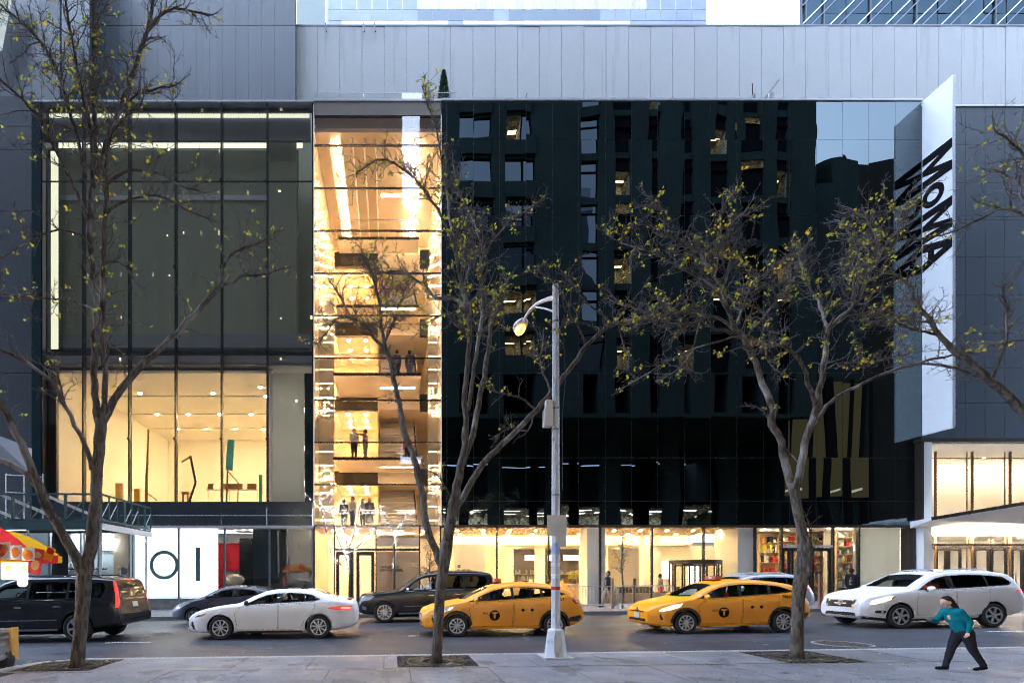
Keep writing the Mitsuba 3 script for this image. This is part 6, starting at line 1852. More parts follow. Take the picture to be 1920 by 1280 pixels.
# --- dark compact parked behind the white saloon
L, W = 4.5, 0.88
top = [(0, 0.60), (0.05, 0.72), (0.3, 0.83), (0.8, 0.95), (1.10, 1.02), (1.6, 1.28), (1.95, 1.42), (2.3, 1.475), (2.7, 1.47), (3.3, 1.40), (3.9, 1.27), (4.25, 1.17), (4.40, 1.0), (4.48, 0.8), (4.5, 0.65)]
bot = [(0, 0.3), (0.08, 0.22), (0.6, 0.18), (3.9, 0.2), (4.3, 0.28), (4.5, 0.42)]
belt = [(0, 0.58), (0.3, 0.74), (0.9, 0.88), (1.3, 0.95), (2.5, 1.0), (3.5, 1.07), (4.1, 1.08), (4.5, 0.85)]
b = Body(L, W, top, bot, belt, 0.40, 0.30, 0.18, 0.75, 0.5)
c = Car(thing('car', 'dark blue grey compact car parked behind the white saloon', 'car'), b, -8.35, 19.45, 'paint_grey_blue', (0.92, 3.62), 0.31, 7)
up = lambda x: b.section(x)[11, 1] - 0.03
lo = lambda x: run(belt, x) + 0.03
dl = [(1.25, lo(1.25)), (2.4, lo(2.4)), (3.5, lo(3.5)), (3.2, up(3.2)), (2.8, up(2.8)), (2.4, up(2.4)), (2.0, up(2.0)), (1.7, up(1.7))]
spans = ((1.30, 1.62), (1.66, 2.40), (2.47, 3.35))
GLASS, ZC = ['car_glass_clear'] * 3, lo(dl[0][0]) + 0.02
c.glaze(dl, spans, up, lo, GLASS)
doors = [c.side('door', d, 'paint_grey_blue', 0.004, 0.02) for d in ([(1.40, 0.28), (2.42, 0.27), (2.44, lo(2.4) - .03), (1.50, lo(1.5) - .03)], [(2.45, 0.27), (3.1, 0.29), (3.3, 0.62), (3.45, lo(3.4) - .03), (2.47, lo(2.47) - .03)])]
c.handle(doors[0], 2.15, 0.85, 'paint_grey_blue')
c.top_glass('windscreen', [(1.16, -.62), (1.10, 0), (1.16, .62), (1.92, .50), (1.96, 0), (1.92, -.50)], GLASS[0], ZC)
c.side('headlight', [(0.2, 0.64), (0.3, 0.73), (0.85, 0.86), (0.55, 0.72), (0.28, 0.60)], 'head_lens', 0.006, 0.01)
c.mirror(1.48, 0.99, 'paint_grey_blue')
c.close()


# --- large sport utilities
def suv(key, X0, Yn, paint, L, W, H, wheels, R, tail_lit=False, spokes=12, zrot=0.0, long_=False, rim='rim_silver'):
    k = H / 1.90
    e = L - 5.7 if long_ else L - 5.33
    top = [(0, 0.72), (0.02, 0.98 * k), (0.10, 1.05 * k), (0.5, 1.10 * k), (1.35, 1.17 * k), (1.50, 1.20 * k), (2.0, 1.55 * k), (2.30, 1.74 * k), (2.6, 1.83 * k), (3.1, 1.87 * k), (L - 1.6, 1.88 * k), (L - .7, 1.85 * k), (L - 0.28, 1.80 * k), (L - 0.20, 1.72 * k), (L - 0.10, 1.35 * k), (L - 0.05, 1.0 * k), (L - 0.02, 0.85), (L, 0.70)]
    bot = [(0, 0.42), (0.08, 0.34), (0.6, 0.28), (1.4, 0.30), (L - 1.5, 0.32), (L - .6, 0.36), (L - 0.1, 0.46), (L, 0.50)]
    belt = [(0, 0.74), (0.15, 0.98 * k), (1.3, 1.10 * k), (2.4, 1.16 * k), (L - .6, 1.20 * k), (L - 0.15, 1.16 * k), (L, 0.78)]
    b = Body(L, W, top, bot, belt, 0.24, 0.16, 0.10, 0.5, 0.35)
    c = Car(key, b, X0, Yn, paint, wheels, R, spokes, rim, zrot=zrot)
    up = lambda x: b.section(x)[11, 1] - 0.05
    lo = lambda x: run(belt, x) + 0.035
    B, C = (2.95, 3.95) if not long_ else (3.05, 4.15)
    dl = [(1.78, lo(1.8)), (3, lo(3)), (L - 0.55, lo(L - .55)), (L - 0.40, up(L - .5) - .1), (L - 0.55, up(L - .55)), (3.5, up(3.5)), (2.7, up(2.7)), (2.40, up(2.40)), (2.1, up(2.1))]
    c.side('window_strip', [(1.78, lo(1.78) - .028), (3, lo(3) - .028), (L - .5, lo(L - .5) - .028), (L - .5, lo(L - .5) - .004), (3, lo(3) - .004), (1.78, lo(1.78) - .004)], 'chrome', 0.008, 0)
    spans = ((1.82, B - .03), (B + 0.06, C), (C + 0.08, L - 0.45))
    GLASS, ZC = ['car_glass_clear', 'car_glass_dark', 'car_glass_dark'], lo(dl[0][0]) + 0.02
    c.glaze(dl, spans, up, lo, GLASS)
    doors = [c.side('door', d, paint, 0.004, 0.03) for d in ([(1.66, 0.45), (B, 0.45), (B + .01, lo(B) - .04), (1.70, lo(1.7) - .04)], [(B + .04, 0.45), (C - .2, 0.46), (C - .02, .75), (C + .02, lo(C) - .04), (B + .05, lo(B) - .04)])]
    c.handle(doors[0], B - 0.30, 0.98 * k); c.handle(doors[1], C - 0.30, 1.0 * k)
    c.side('running_board', [(1.5, 0.31), (L - 1.75, 0.33), (L - 1.75, 0.39), (1.5, 0.37)], 'chrome', 0.03, 0)
    c.side('side_moulding', [(1.7, 0.60), (C - .22, 0.62), (C - .22, 0.645), (1.7, 0.625)], 'chrome', 0.010, 0)
    c.top_glass('windscreen', [(1.56, -.74), (1.50, 0), (1.56, .74), (2.26, .64), (2.30, 0), (2.26, -.64)], GLASS[0], ZC)
    for s in (-1, 1):
        rz = [b.topz(x, s * 0.62) for x in (2.8, L - .8)]
        c.add('roof_rail', MB().tube([(2.7, s * .64, rz[0] + .0), (2.85, s * .64, rz[0] + .06), (L - .9, s * .64, rz[1] + .06), (L - .7, s * .64, rz[1] - .01)], 0.02, 6).get(), 'chrome' if not long_ else 'car_trim')
    c.side('headlight', [(0.10, 0.80 * k), (0.12, 0.97 * k), (0.45, 1.02 * k), (0.62, 0.98 * k), (0.40, 0.84 * k)], 'head_lens', 0.006, 0.01)
    c.on('front', 'grille', [(-.55, .55), (.55, .55), (.58, .95 * k), (-.58, .95 * k)], 'chrome', 0.006)
    c.side('fog_lamp', [(0.14, .50), (0.30, .48), (0.30, .60), (0.12, .66)], 'chrome', 0.006, 0.005)
    c.on('rear', 'rear_window', [(-.70, 1.26 * k), (.70, 1.26 * k), (.62, 1.68 * k), (-.62, 1.68 * k)], 'car_glass', 0.006)
    red = np.array([1.0, 0.028, 0.016])
    for s in (-1, 1):
        g = [(s * .86, .96 * k), (s * .91, .96 * k), (s * .80, 1.70 * k), (s * .76, 1.70 * k)]
        c.on('rear', 'tail_light', g, 'tail_lens', 0.008, 0.01, cell=0.05, **({'emit': red * 0.2, 'weight': 1.5} if tail_lit else {}))
    c.side('tail_light', [(L - .12, .96 * k), (L - .07, .96 * k), (L - .125, 1.35 * k), (L - .23, 1.70 * k), (L - .27, 1.70 * k), (L - .17, 1.35 * k)], 'tail_lens', 0.008, 0.01, **({'emit': red * 0.16, 'weight': 1.5} if tail_lit else {}))
    c.on('rear', 'brake_light', [(-.20, 1.735 * k), (.20, 1.735 * k), (.20, 1.765 * k), (-.20, 1.765 * k)], 'tail_lens', 0.02, 0.0, **({'emit': red * 0.12, 'weight': .3} if tail_lit else {}))
    c.on('rear', 'licence_plate', [(-.155, .95 * k), (.155, .95 * k), (.155, 1.10 * k), (-.155, 1.10 * k)], 'plate_white', 0.012, 0.0)
    c.on('rear', 'bumper_strip', [(-.80, .62), (.80, .62), (.80, .74), (-.80, .74)], 'chrome', 0.012, 0.02)
    c.on('rear', 'tailgate_strip', [(-.72, 1.19 * k), (.72, 1.19 * k), (.72, 1.215 * k), (-.72, 1.215 * k)], 'chrome', 0.008, 0)
    c.mirror(1.86, 1.16 * k, 'chrome' if not long_ else paint)
    c.close()
    return c


suv(thing('car', 'long black sport utility with glowing red tail lights at the far left', 'car'), -13.30, 14.42, 'paint_black', 5.70, 1.02, 1.90, (1.05, 4.50), 0.405, True, 6, long_=True)
suv(thing('car', 'black sport utility parked at the far kerb before the atrium doors', 'car'), -1.15, 19.25, 'paint_black', 5.30, 1.0, 1.94, (0.97, 4.05), 0.40, False, 12)

# --- silver sport utility parked behind the right taxi, white sport utility on the right
def crossover(key, X0, Yn, paint, L, H, lit, glow):
    W = 0.97
    k = H / 1.77
    top = [(0, 0.66), (0.03, 0.86 * k), (0.12, 0.97 * k), (0.6, 1.10 * k), (1.15, 1.17 * k), (1.35, 1.20 * k), (1.8, 1.45 * k), (2.15, 1.62 * k), (2.5, 1.70 * k), (3.1, 1.735 * k), (3.9, 1.71 * k), (4.4, 1.63 * k), (L - .35, 1.55 * k), (L - 0.22, 1.38 * k), (L - 0.08, 1.10 * k), (L - 0.03, 0.9), (L, 0.72)]
    bot = [(0, 0.36), (0.1, 0.27), (0.6, 0.23), (1.4, 0.26), (L - 1.5, 0.27), (L - .6, 0.33), (L - .1, 0.44), (L, 0.5)]
    belt = [(0, 0.64), (0.2, 0.90 * k), (0.9, 1.03 * k), (1.5, 1.09 * k), (3.0, 1.15 * k), (4.2, 1.22 * k), (L - .3, 1.18 * k), (L, 0.85)]
    b = Body(L, W, top, bot, belt, 0.34, 0.26, 0.16, 0.7, 0.45)
    c = Car(key, b, X0, Yn, paint, (0.97, L - 1.13), 0.365, 6 if lit else 10)
    up = lambda x: b.section(x)[11, 1] - 0.045
    lo = lambda x: run(belt, x) + 0.035
    dl = [(1.52, lo(1.52)), (3, lo(3)), (4.25, lo(4.25)), (L - .50, lo(4.3) + .08), (4.2, up(4.2)), (3.6, up(3.6)), (3.0, up(3.0)), (2.5, up(2.5)), (2.2, up(2.2)), (1.95, up(1.95))]
    spans = ((1.58, 2.52), (2.66, 3.62), (3.68, L - .55))
    GLASS, ZC = ['car_glass_clear', 'car_glass_dark', 'car_glass_dark'], lo(dl[0][0]) + 0.02
    c.glaze(dl, spans, up, lo, GLASS)
    c.side('pillar_trim', [(2.52, lo(2.52)), (2.60, lo(2.6)), (2.56, up(2.56)), (2.50, up(2.50))], 'chrome', 0.007, 0)
    doors = [c.side('door', d, paint, 0.004, 0.03) for d in ([(1.50, 0.38), (2.62, 0.37), (2.63, lo(2.6) - .04), (1.55, lo(1.55) - .04), (1.46, 0.8)], [(2.66, 0.37), (3.42, 0.40), (3.60, .75), (3.68, lo(3.66) - .04), (2.67, lo(2.67) - .04)])]
    c.handle(doors[0], 2.30, 0.98 * k); c.handle(doors[1], 3.38, 1.03 * k)
    c.side('lower_cladding', [(0.02, 0.28), (0.55, 0.22), (0.58, 0.30), (0.05, 0.37)], 'car_trim', 0.006, 0.01)
    c.top_glass('windscreen', [(1.42, -.70), (1.36, 0), (1.42, .70), (2.12, .58), (2.16, 0), (2.12, -.58)], GLASS[0], ZC)
    c.on('top', 'sunroof', [(2.50, -.44), (2.50, .44), (3.15, .44), (3.15, -.44)], 'car_glass', 0.005)
    for s in (-1, 1):
        rz = [b.topz(x, s * 0.60) for x in (2.6, L - 1.1)]
        c.add('roof_rail', MB().tube([(2.45, s * .62, rz[0] - .02), (2.65, s * .62, rz[0] + .05), (3.3, s * .62, b.topz(3.3, .6) + .06), (L - 1.1, s * .62, rz[1] + .05), (L - .85, s * .62, rz[1] - .04)], 0.02, 6).get(), 'pale_metal')
    em = {'emit': np.array([1, .95, .85]) * 0.05, 'weight': 0.05} if lit else {}
    c.side('headlight', [(0.16, 0.70 * k), (0.22, 0.84 * k), (0.55, 0.95 * k), (0.86, 0.985 * k), (0.70, 0.87 * k), (0.40, 0.76 * k)], 'head_lens', 0.006, 0.012, **em)
    c.side('side_marker', [(0.68, 0.875 * k), (0.76, 0.90 * k), (0.86, 0.985 * k), (0.76, 0.96 * k)], 'amber_lens', 0.010, 0.004)
    c.on('front', 'grille', [(-.40, .62 * k), (.40, .62 * k), (.46, .83 * k), (-.46, .83 * k)], 'car_trim', 0.006)
    for s in (-1, 1):
        c.on('front', 'grille_bar', [(s * .40, .60 * k), (s * .47, .60 * k), (s * .53, .86 * k), (s * .46, .86 * k)], 'chrome', 0.012, 0)
    rg = sg.Point(0, 0.745 * k).buffer(0.085, 16)
    c.on('front', 'badge', rg.difference(sg.Point(0, .745 * k).buffer(.062, 16)).union(sg.box(-.10, .745 * k - .018, .10, .745 * k + .018)), 'chrome', 0.016)
    c.on('front', 'lower_grille', [(-.55, .36), (.55, .36), (.50, .46), (-.50, .46)], 'car_trim', 0.006)
    c.side('fog_lamp', [(0.28, .47), (0.52, .46), (0.56, .53), (0.30, .55)], 'car_trim', 0.006, 0.005)
    c.side('fog_lens', sg.Point(0.45, .50).buffer(.032, 10), 'chrome', 0.010)
    em = {'emit': np.array([1.0, 0.05, 0.03]) * 0.05, 'weight': 0.2} if glow else {}
    c.side('tail_light', [(L - .48, 1.08 * k), (L - .26, 1.03 * k), (L - .13, 1.03 * k), (L - .17, 1.16 * k), (L - .30, 1.15 * k)], 'tail_lens', 0.008, 0.01, **em)
    c.mirror(1.78, 1.12 * k, paint)
    c.close()
    return c


crossover(thing('car', 'pearl white sport utility with lit headlamps at the far right of the near lane', 'car'), 14.28, 15.25, 'paint_pearl', 4.88, 1.77, True, True)
crossover(thing('car', 'silver sport utility parked behind the right taxi, mostly hidden', 'car'), 11.45, 19.3, 'paint_silver', 4.72, 1.72, False, True)
# ------------------------------------------------------------------ street lamp
LX, LY = 3.2, 9.85
lampk = thing('street_lamp', 'grey octagonal steel street lamp post with a curved arm and glowing yellow lamp', 'street lamp')
g0 = 0.15 + gz(LX)


def frustum(c, r0, r1, z0, z1, n=8, turn=math.pi / 8):
    a = np.arange(n) * 2 * np.pi / n + turn
    v = np.vstack([np.stack([c[0] + r * np.cos(a), c[1] + r * np.sin(a), a * 0 + z], 1) for r, z in ((r0, z0), (r1, z1))])
    f = [[i, (i + 1) % n, n + (i + 1) % n] for i in range(n)] + [[i, n + (i + 1) % n, n + i] for i in range(n)] + [[n, n + i, n + i + 1] for i in range(1, n - 1)] + [[0, i + 1, i] for i in range(1, n - 1)]
    return v, np.array(f)


part(lampk, 'base_plate', box(LX - .27, LX + .27, LY - .27, LY + .27, g0, g0 + 0.03), 'galvanised')
part(lampk, 'base', frustum((LX, LY), 0.215, 0.15, g0 + 0.03, g0 + 0.53), 'galvanised')
part(lampk, 'base_door', MB().add([(LX - .10, LY - .206, g0 + .09), (LX + .06, LY - .206, g0 + .09), (LX + .05, LY - .164, g0 + .44), (LX - .08, LY - .164, g0 + .44)], [[0, 1, 2, 3]]).get(), 'galvanised')
part(lampk, 'base_cap', frustum((LX, LY), 0.15, 0.09, g0 + 0.53, g0 + 0.57), 'galvanised')
part(lampk, 'pole', frustum((LX, LY), 0.086, 0.058, g0 + 0.57, 7.35), 'galvanised')
for z in (g0 + 2.45, g0 + 2.62, g0 + 3.1, 4.55, 4.95, 6.45, 6.62):
    r = 0.086 - (z - g0 - .57) * 0.0042 + 0.007
    part(lampk, 'band', frustum((LX, LY), r, r, z, z + 0.035), 'seam_grey')
arm = spline(np.array([(LX, LY + .04, 7.12, .05), (LX, LY + .5, 7.34, .045), (LX, LY + 1.3, 7.66, .038), (LX, LY + 2.0, 7.82, .034), (LX, LY + 2.45, 7.82, .03)], float), 0.1)
part(lampk, 'arm', MB().tube(arm[:, :3], arm[:, 3], 8).get(), 'galvanised', 50)
part(lampk, 'arm_brace', MB().tube([(LX, LY + .05, 6.85), (LX, LY + .7, 7.26), (LX, LY + 1.4, 7.66)], 0.018, 6).get(), 'galvanised', 50)
hd = manifold3d.Manifold.sphere(0.5, 20).scale([0.34, 0.66, 0.20]).translate([LX, LY + 2.65, 7.86])
hd = (hd - manifold3d.Manifold.cube([1, 2, 0.3], True).translate([LX, LY + 2.65, 7.66])).to_mesh()
part(lampk, 'lamp_head', (np.array(hd.vert_properties[:, :3]), np.array(hd.tri_verts)), 'galvanised', 40)
bw = MB().sphere((0, 0, 0), 1, 2).get()
part(lampk, 'bulb', (bw[0] * [0.12, 0.22, 0.10] + [LX, LY + 2.68, 7.77], bw[1]), 'lamp_body', True, emit=np.array([1.0, 0.36, 0.03]) * 0.30, weight=2)
part(lampk, 'control_box', MB().box(LX - .23, LX - .08, LY - .08, LY + .08, 4.62, 4.95).box(LX - .20, LX - .08, LY - .07, LY + .07, 4.95, 5.12).get(), 'off_white')
part(lampk, 'cable', MB().tube([(LX + .075, LY, 7.3), (LX + .16, LY, 6.9), (LX + .14, LY, 6.4), (LX + .18, LY - .02, 5.6), (LX + .12, LY, 4.8), (LX + .13, LY, 3.4)], 0.008, 5).get(), 'black_metal')
part(lampk, 'sign_plate', box(LX - .20, LX + .17, LY - .115, LY - .108, g0 + 2.32, g0 + 2.72), 'sign_back')
part(lampk, 'sign_plate', box(LX + .02, LX + .165, LY - .105, LY - .099, g0 + 2.12, g0 + 2.40), 'sign_back')
part(lampk, 'sign_plate', box(LX + .115, LX + .20, LY + .02, LY + .026, g0 + 2.34, g0 + 2.74), 'sign_back')
gloss('sign_back', grain((0.40, 0.42, 0.44), 0.1, 3, 30), 0.45, 0.4)
part(lampk, 'sticker', frustum((LX, LY), 0.0815, 0.081, g0 + 1.98, g0 + 2.20), 'sticker_blue')
for z, w, m in ((1.52, .09, 'sticker_white'), (1.30, .06, 'board_red'), (1.75, .07, 'sticker_white')):
    part(lampk, 'sticker', frustum((LX, LY), 0.0845, 0.0842, g0 + z, g0 + z + w, 8)[0:2], m)
matte('sticker_white', grain((0.62, 0.60, 0.55), .3, 20, 60))
matte('sticker_blue', (0.30, 0.38, 0.55))

# ------------------------------------------------------------------ tree grates
for (a, b, c, d), lab, tx in zip(PITS, ('iron tree grate round the left trunk', 'iron tree grate round the middle trunk', 'iron tree grate round the right trunk'), (-5.80, 0.88, 7.66)):
    ctr = sg.Point(0, 0)
    g = ctr.buffer(0.30, 20).difference(ctr.buffer(0.275, 20)).union(ctr.buffer(0.56, 20).difference(ctr.buffer(0.53, 20)))
    for i in range(38):
        t_ = 2 * math.pi * i / 38
        g = g.union(sg.LineString([(0.28 * math.cos(t_), .28 * math.sin(t_)), (0.55 * math.cos(t_), 0.55 * math.sin(t_))]).buffer(0.011, cap_style=2))
    g = g.intersection(sg.box(a + .03 - tx, c + .03 - 9.56, b - .03 - tx, d - .03 - 9.56))
    m = extrude(g, 0.02)
    v = np.array(m.vertices) + [tx, 9.56, 0.137]
    v[:, 2] += gz(v[:, 0])
    solo('tree_grate', (v, np.array(m.faces)), 'cast_iron', lab, 'tree grate', 'iron grates in the tree pits')

# fallen leaves
R_ = np.random.default_rng(77)
lv = MB()
for i in range(130):
    q = PITS[R_.integers(3)]
    x, y = (R_.uniform(q[0] - .5, q[1] + .8), R_.uniform(8.2, 10.4)) if R_.random() < .8 else (R_.uniform(-5, 14), R_.uniform(8, 10.3))
    inpit = any(a < x < b and c < y < d for a, b, c, d in PITS)
    z = (0.162 if not inpit else 0.168) + gz(x)
    s, t_ = R_.uniform(.02, .04), R_.uniform(0, 6.28)
    u, w = np.array([math.cos(t_), math.sin(t_), R_.uniform(-.2, .2)]), np.array([-math.sin(t_), math.cos(t_), R_.uniform(-.2, .2)])
    p = np.array([x, y, z])
    lv.add([p - u * s, p + w * s * .6, p + u * s, p - w * s * .6], [[0, 1, 2], [0, 2, 3]])
k = tag(key_for('fallen_leaves'), 'scattered fallen yellow leaves on pavement and tree pits', 'leaves', kind='stuff')
put(k, lv.get(), 'leaf')

# ------------------------------------------------------------------ sidewalk shed at the left
shed = thing('sidewalk_shed', 'dark green steel sidewalk shed with truss parapets over the left pavement', 'scaffold')
S0, S1, SYn, SYf = -34.0, -12.35, 21.9, 26.5
part(shed, 'deck', box(S0, S1, SYn, SYf, 3.98, 4.10), 'deck_board')
matte('deck_board', (0.10, 0.085, 0.07))
part(shed, 'edge_beam', box(S0, S1, SYn - .06, SYn - .005, 3.72, 4.10), 'green_steel')
part(shed, 'end_beam', box(S1 + .005, S1 + .07, SYn, SYf, 3.75, 4.02), 'white_paint')
for (xa, ya), (xb, yb), n in (((S1, SYn), (S1, SYf), 7), ((S1 - 15, SYn), (S1, SYn), 20)):
    A_, B_ = np.array([xa, ya, 0.0]), np.array([xb, yb, 0.0])
    for z, w in ((4.16, .09), (5.26, .08)):
        part(shed, 'parapet_rail', MB().bar(A_ + [0, 0, z], B_ + [0, 0, z], 0.06, w).get(), 'green_steel')
    for i in range(n + 1):
        p = A_ + (B_ - A_) * i / n
        wide = .16 if i % 3 == 0 else 0.055
        part(shed, 'parapet_post', MB().bar(p + [0, 0, 4.1], p + [0, 0, 5.28], wide, 0.05).get(), 'green_steel')
        if i < n and i % 3 != 2:
            q = A_ + (B_ - A_) * (i + 1) / n
            part(shed, 'brace', MB().bar(p + [0, .03, 4.2], q + [0, .03, 5.0], 0.02, 0.03).get(), 'galvanised')
for i in range(5):
    x = S1 - 1.6 - i * 1.9
    part(shed, 'pale_strut', MB().bar((x - 1.3, 22.6, 5.35), (x + .9, 23.4, 4.3), 0.05, 0.13).get(), 'white_paint')
for x, y in ((-12.45, 22.1), (-12.45, 26.2), (-15.6, 22.1), (-15.6, 26.2), (-18.9, 22.1)):
    part(shed, 'post', MB().tube([(x, y, 0.15 + gz(x)), (x, y, 3.98)], 0.045, 8).get(), 'galvanised', 50)
for x, w in ((-14.3, 0.9), (-16.9, 0.8)):
    part(shed, 'tube_light', MB().tube([(x - w / 2, 23.2, 3.86), (x + w / 2, 23.2, 3.86)], 0.05, 8).get(), 'lamp_body', emit=COOL * 3.2, weight=3)
for x in (-15.9, -17.6, -16.75):
    part(shed, 'frame_tube', MB().tube([(x, 23.5, 4.1), (x, 23.5, 6.45)], 0.025, 6).get(), 'galvanised')
part(shed, 'frame_tube', MB().tube([(-17.6, 23.5, 6.4), (-15.9, 23.5, 6.3)], 0.025, 6).get(), 'galvanised')
part(shed, 'frame_tube', MB().tube([(-17.6, 23.5, 5.6), (-15.9, 23.5, 5.5)], 0.025, 6).get(), 'galvanised')
bn = thing('banner', 'tilted grey sign board with faint pale text at the left edge above the shed', 'sign')
c0 = [at(-30, 806, 21.5), at(38, 832, 22.6), at(58, 886, 22.6), at(-30, 856, 21.5)]
nb = np.cross(c0[1] - c0[0], c0[3] - c0[0]); nb /= np.linalg.norm(nb)
if nb[1] > 0:
    nb = -nb
part(bn, 'board', (np.array(c0 + [p - nb * 0.04 for p in c0]), np.array([[0, 3, 2, 1], [4, 5, 6, 7], [0, 1, 5, 4], [1, 2, 6, 5], [2, 3, 7, 6], [3, 0, 4, 7]])), 'banner_grey')
matte('banner_grey', (0.30, 0.32, 0.36))
for i in range(7):
    u0, u1, w0 = 0.16, [.62, .9, .86, .55, .93, .8, .7][i], 0.13 + i * 0.115
    P_ = lambda u, w: c0[0] + (c0[1] - c0[0]) * u + (c0[3] - c0[0]) * w + nb * 0.006 + (c0[2] - c0[1] - c0[3] + c0[0]) * u * w
    part(bn, 'text_line', MB().quad(P_(u0, w0), P_(u1, w0), P_(u1, w0 + .05), P_(u0, w0 + .05)).get(), 'off_white')
solo('white_notice', (np.array([at(49, 838, 24), at(60, 841, 24), at(60, 866, 24), at(54, 850, 24)]), np.array([[0, 1, 2], [0, 2, 3]])), 'white_paint', 'small pale blue notice beside the tilted grey board', 'notice')

# ------------------------------------------------------------------ snack cart at the left edge
cart = thing('snack_cart', 'stainless street food cart cut off by the left edge', 'food cart')
cg = gz(-7.6)
part(cart, 'body', box(-9.6, -7.14, 8.9, 9.75, cg + 0.30, cg + 0.86), 'stainless')
gloss('stainless', (0.58, 0.57, 0.54), 0.28, 0.9)
for i in range(5):
    part(cart, 'slat', box(-7.14, -7.11, 8.9, 9.60, cg + 0.33 + i * .105, cg + 0.385 + i * .105), 'chrome')
part(cart, 'corner_trim', box(-7.139, -7.08, 9.62, 9.78, cg + 0.28, cg + 0.88), 'trim_yellow')
matte('trim_yellow', (0.50, 0.29, 0.09))
part(cart, 'wheel', MB().lathe([(0, -.09), (.2, -.1), (.26, -.09), (.28, -.05), (.28, .05), (.26, .09), (.2, .1), (0, .09)], (-7.35, 9.62, cg + .28), 'y', 24).get(), 'tyre', 40)
part(cart, 'counter', box(-9.6, -7.5, 8.9, 9.75, cg + .861, cg + .90), 'stainless')
for x, y in ((-7.75, 9.3), (-8.2, 10.55)):
    part(cart, 'umbrella_pole', MB().tube([(x, y, cg + .3), (x, y, 3.0)], 0.02, 8).get(), 'chrome')
for j, (x, y, r, z0, z1, lab) in enumerate(((-7.72, 9.3, 1.08, 2.22, 2.86, 'yellow and red food cart umbrella nearest the camera'), (-8.05, 10.55, 1.12, 2.20, 2.72, 'red and yellow umbrella of the food cart, farther one'))):
    um = thing('umbrella', lab, 'umbrella')
    n = 8
    for i in range(n):
        a0, a1 = 2 * math.pi * i / n + .2, 2 * math.pi * (i + 1) / n + .2
        rows_ = []
        for q in np.linspace(0, 1, 7):
            zz = z1 - (z1 - z0) * (0.25 * q + 0.75 * q ** 2.2)
            rr = r * q
            rows_.append([(x + rr * math.cos(a) * (1 - .035 * math.sin(math.pi * s)), y + rr * math.sin(a) * (1 - .035 * math.sin(math.pi * s)), zz - .05 * q * math.sin(math.pi * s)) for s, a in ((0, a0), (.5, (a0 + a1) / 2), (1, a1))])
        v = np.array(rows_).reshape(-1, 3)
        f = [[p * 3 + s, p * 3 + s + 1, (p + 1) * 3 + s + 1, (p + 1) * 3 + s] for p in range(6) for s in range(2)]
        part(um, 'panel', (v, np.array(f)), ('cloth_yellow', 'cloth_red')[(i + j) % 2], True)
        ac = (a0 + a1) / 2
        val = [(x + r * math.cos(a) * .985, y + r * math.sin(a) * .985, z0 - .02) for a in (a0, ac, a1)] + [(x + r * math.cos(a) * .985, y + r * math.sin(a) * .985, z0 - .16) for a in (a0, ac, a1)]
        part(um, 'valance', (np.array(val), np.array([[0, 1, 4, 3], [1, 2, 5, 4]])), ('cloth_red', 'cloth_yellow')[(i + j) % 2])
scene['cloth_yellow'] = {'type': 'principledthin', 'base_color': rgb(0.85, 0.48, 0.03), 'roughness': 0.7, 'diff_trans': 0.6}
scene['cloth_red'] = {'type': 'principledthin', 'base_color': rgb(0.78, 0.05, 0.05), 'roughness': 0.7, 'diff_trans': 0.6}


def hung_board(label, px0, px1, py0, py1, Y, back, blobs, tilt=0.0):
    k = thing('menu_board', label, 'menu board', 'picture boards hung round the food cart')
    a, b = at(px0, py1, Y), at(px1, py0, Y)
    w, h = b[0] - a[0], b[2] - a[2]
    c = (a + b) / 2
    M = rot((0, 1, 0), tilt, c)
    part(k, 'board', moved(box(-w / 2, w / 2, 0, 0.015, -h / 2, h / 2), M), back)
    for (u, v_, ru, rv, m) in blobs:
        e = affinity.scale(sg.Point(0, 0).buffer(1, 10), ru * w, rv * h)
        q = on_wall(extrude(e, 0.003), (u - .5) * w, -0.001, (v_ - .5) * h)
        part(k, 'print', moved(q, M), m)


hung_board('red menu board with pale print hanging from the cart umbrella', 56, 79, 1028, 1076, 9.75, 'board_red', [(.5, .75, .36, .12, 'board_tan'), (.5, .35, .34, .2, 'board_tan')], 12)
hung_board('white picture board of orange food under the yellow umbrella', 18, 40, 1022, 1049, 9.0, 'white_paint', [(.5, .5, .36, .36, 'food_orange')])
hung_board('white picture board with yellow and orange food, right of its neighbour', 40, 64, 1026, 1051, 9.1, 'white_paint', [(.5, .45, .42, .38, 'food_orange'), (.35, .7, .2, .2, 'cloth_yellow')])
hung_board('red and white picture board at the left frame edge', -14, 18, 1016, 1048, 8.9, 'white_paint', [(.4, .5, .38, .40, 'board_red'), (.7, .6, .2, .28, 'food_orange')])
hung_board('lower white picture board behind the cart lamp', 2, 52, 1053, 1086, 9.3, 'white_paint', [(.3, .6, .12, .25, 'food_orange'), (.62, .45, .1, .3, 'board_tan'), (.85, .6, .08, .2, 'food_orange')])
hung_board('small red and yellow snack sign at the right tip of the cart', 84, 100, 1026, 1050, 10.2, 'cloth_yellow', [(.5, .75, .45, .25, 'board_red')], 25)
matte('board_red', (0.50, 0.05, 0.05)); matte('board_tan', (0.50, 0.33, 0.16)); matte('food_orange', (0.80, 0.25, 0.07))
for (px, py) in ((22, 1077), (42, 1092)):
    solo('cart_lamp', MB().sphere(at(px, py, 9.2), 0.075, 2).get(), 'lamp_body', 'dazzling white bulb under the cart umbrella, %s one' % ('upper' if px < 30 else 'lower'), 'lamp', smooth=True, emit=np.array([1, .97, .9]) * 4.5, weight=4)

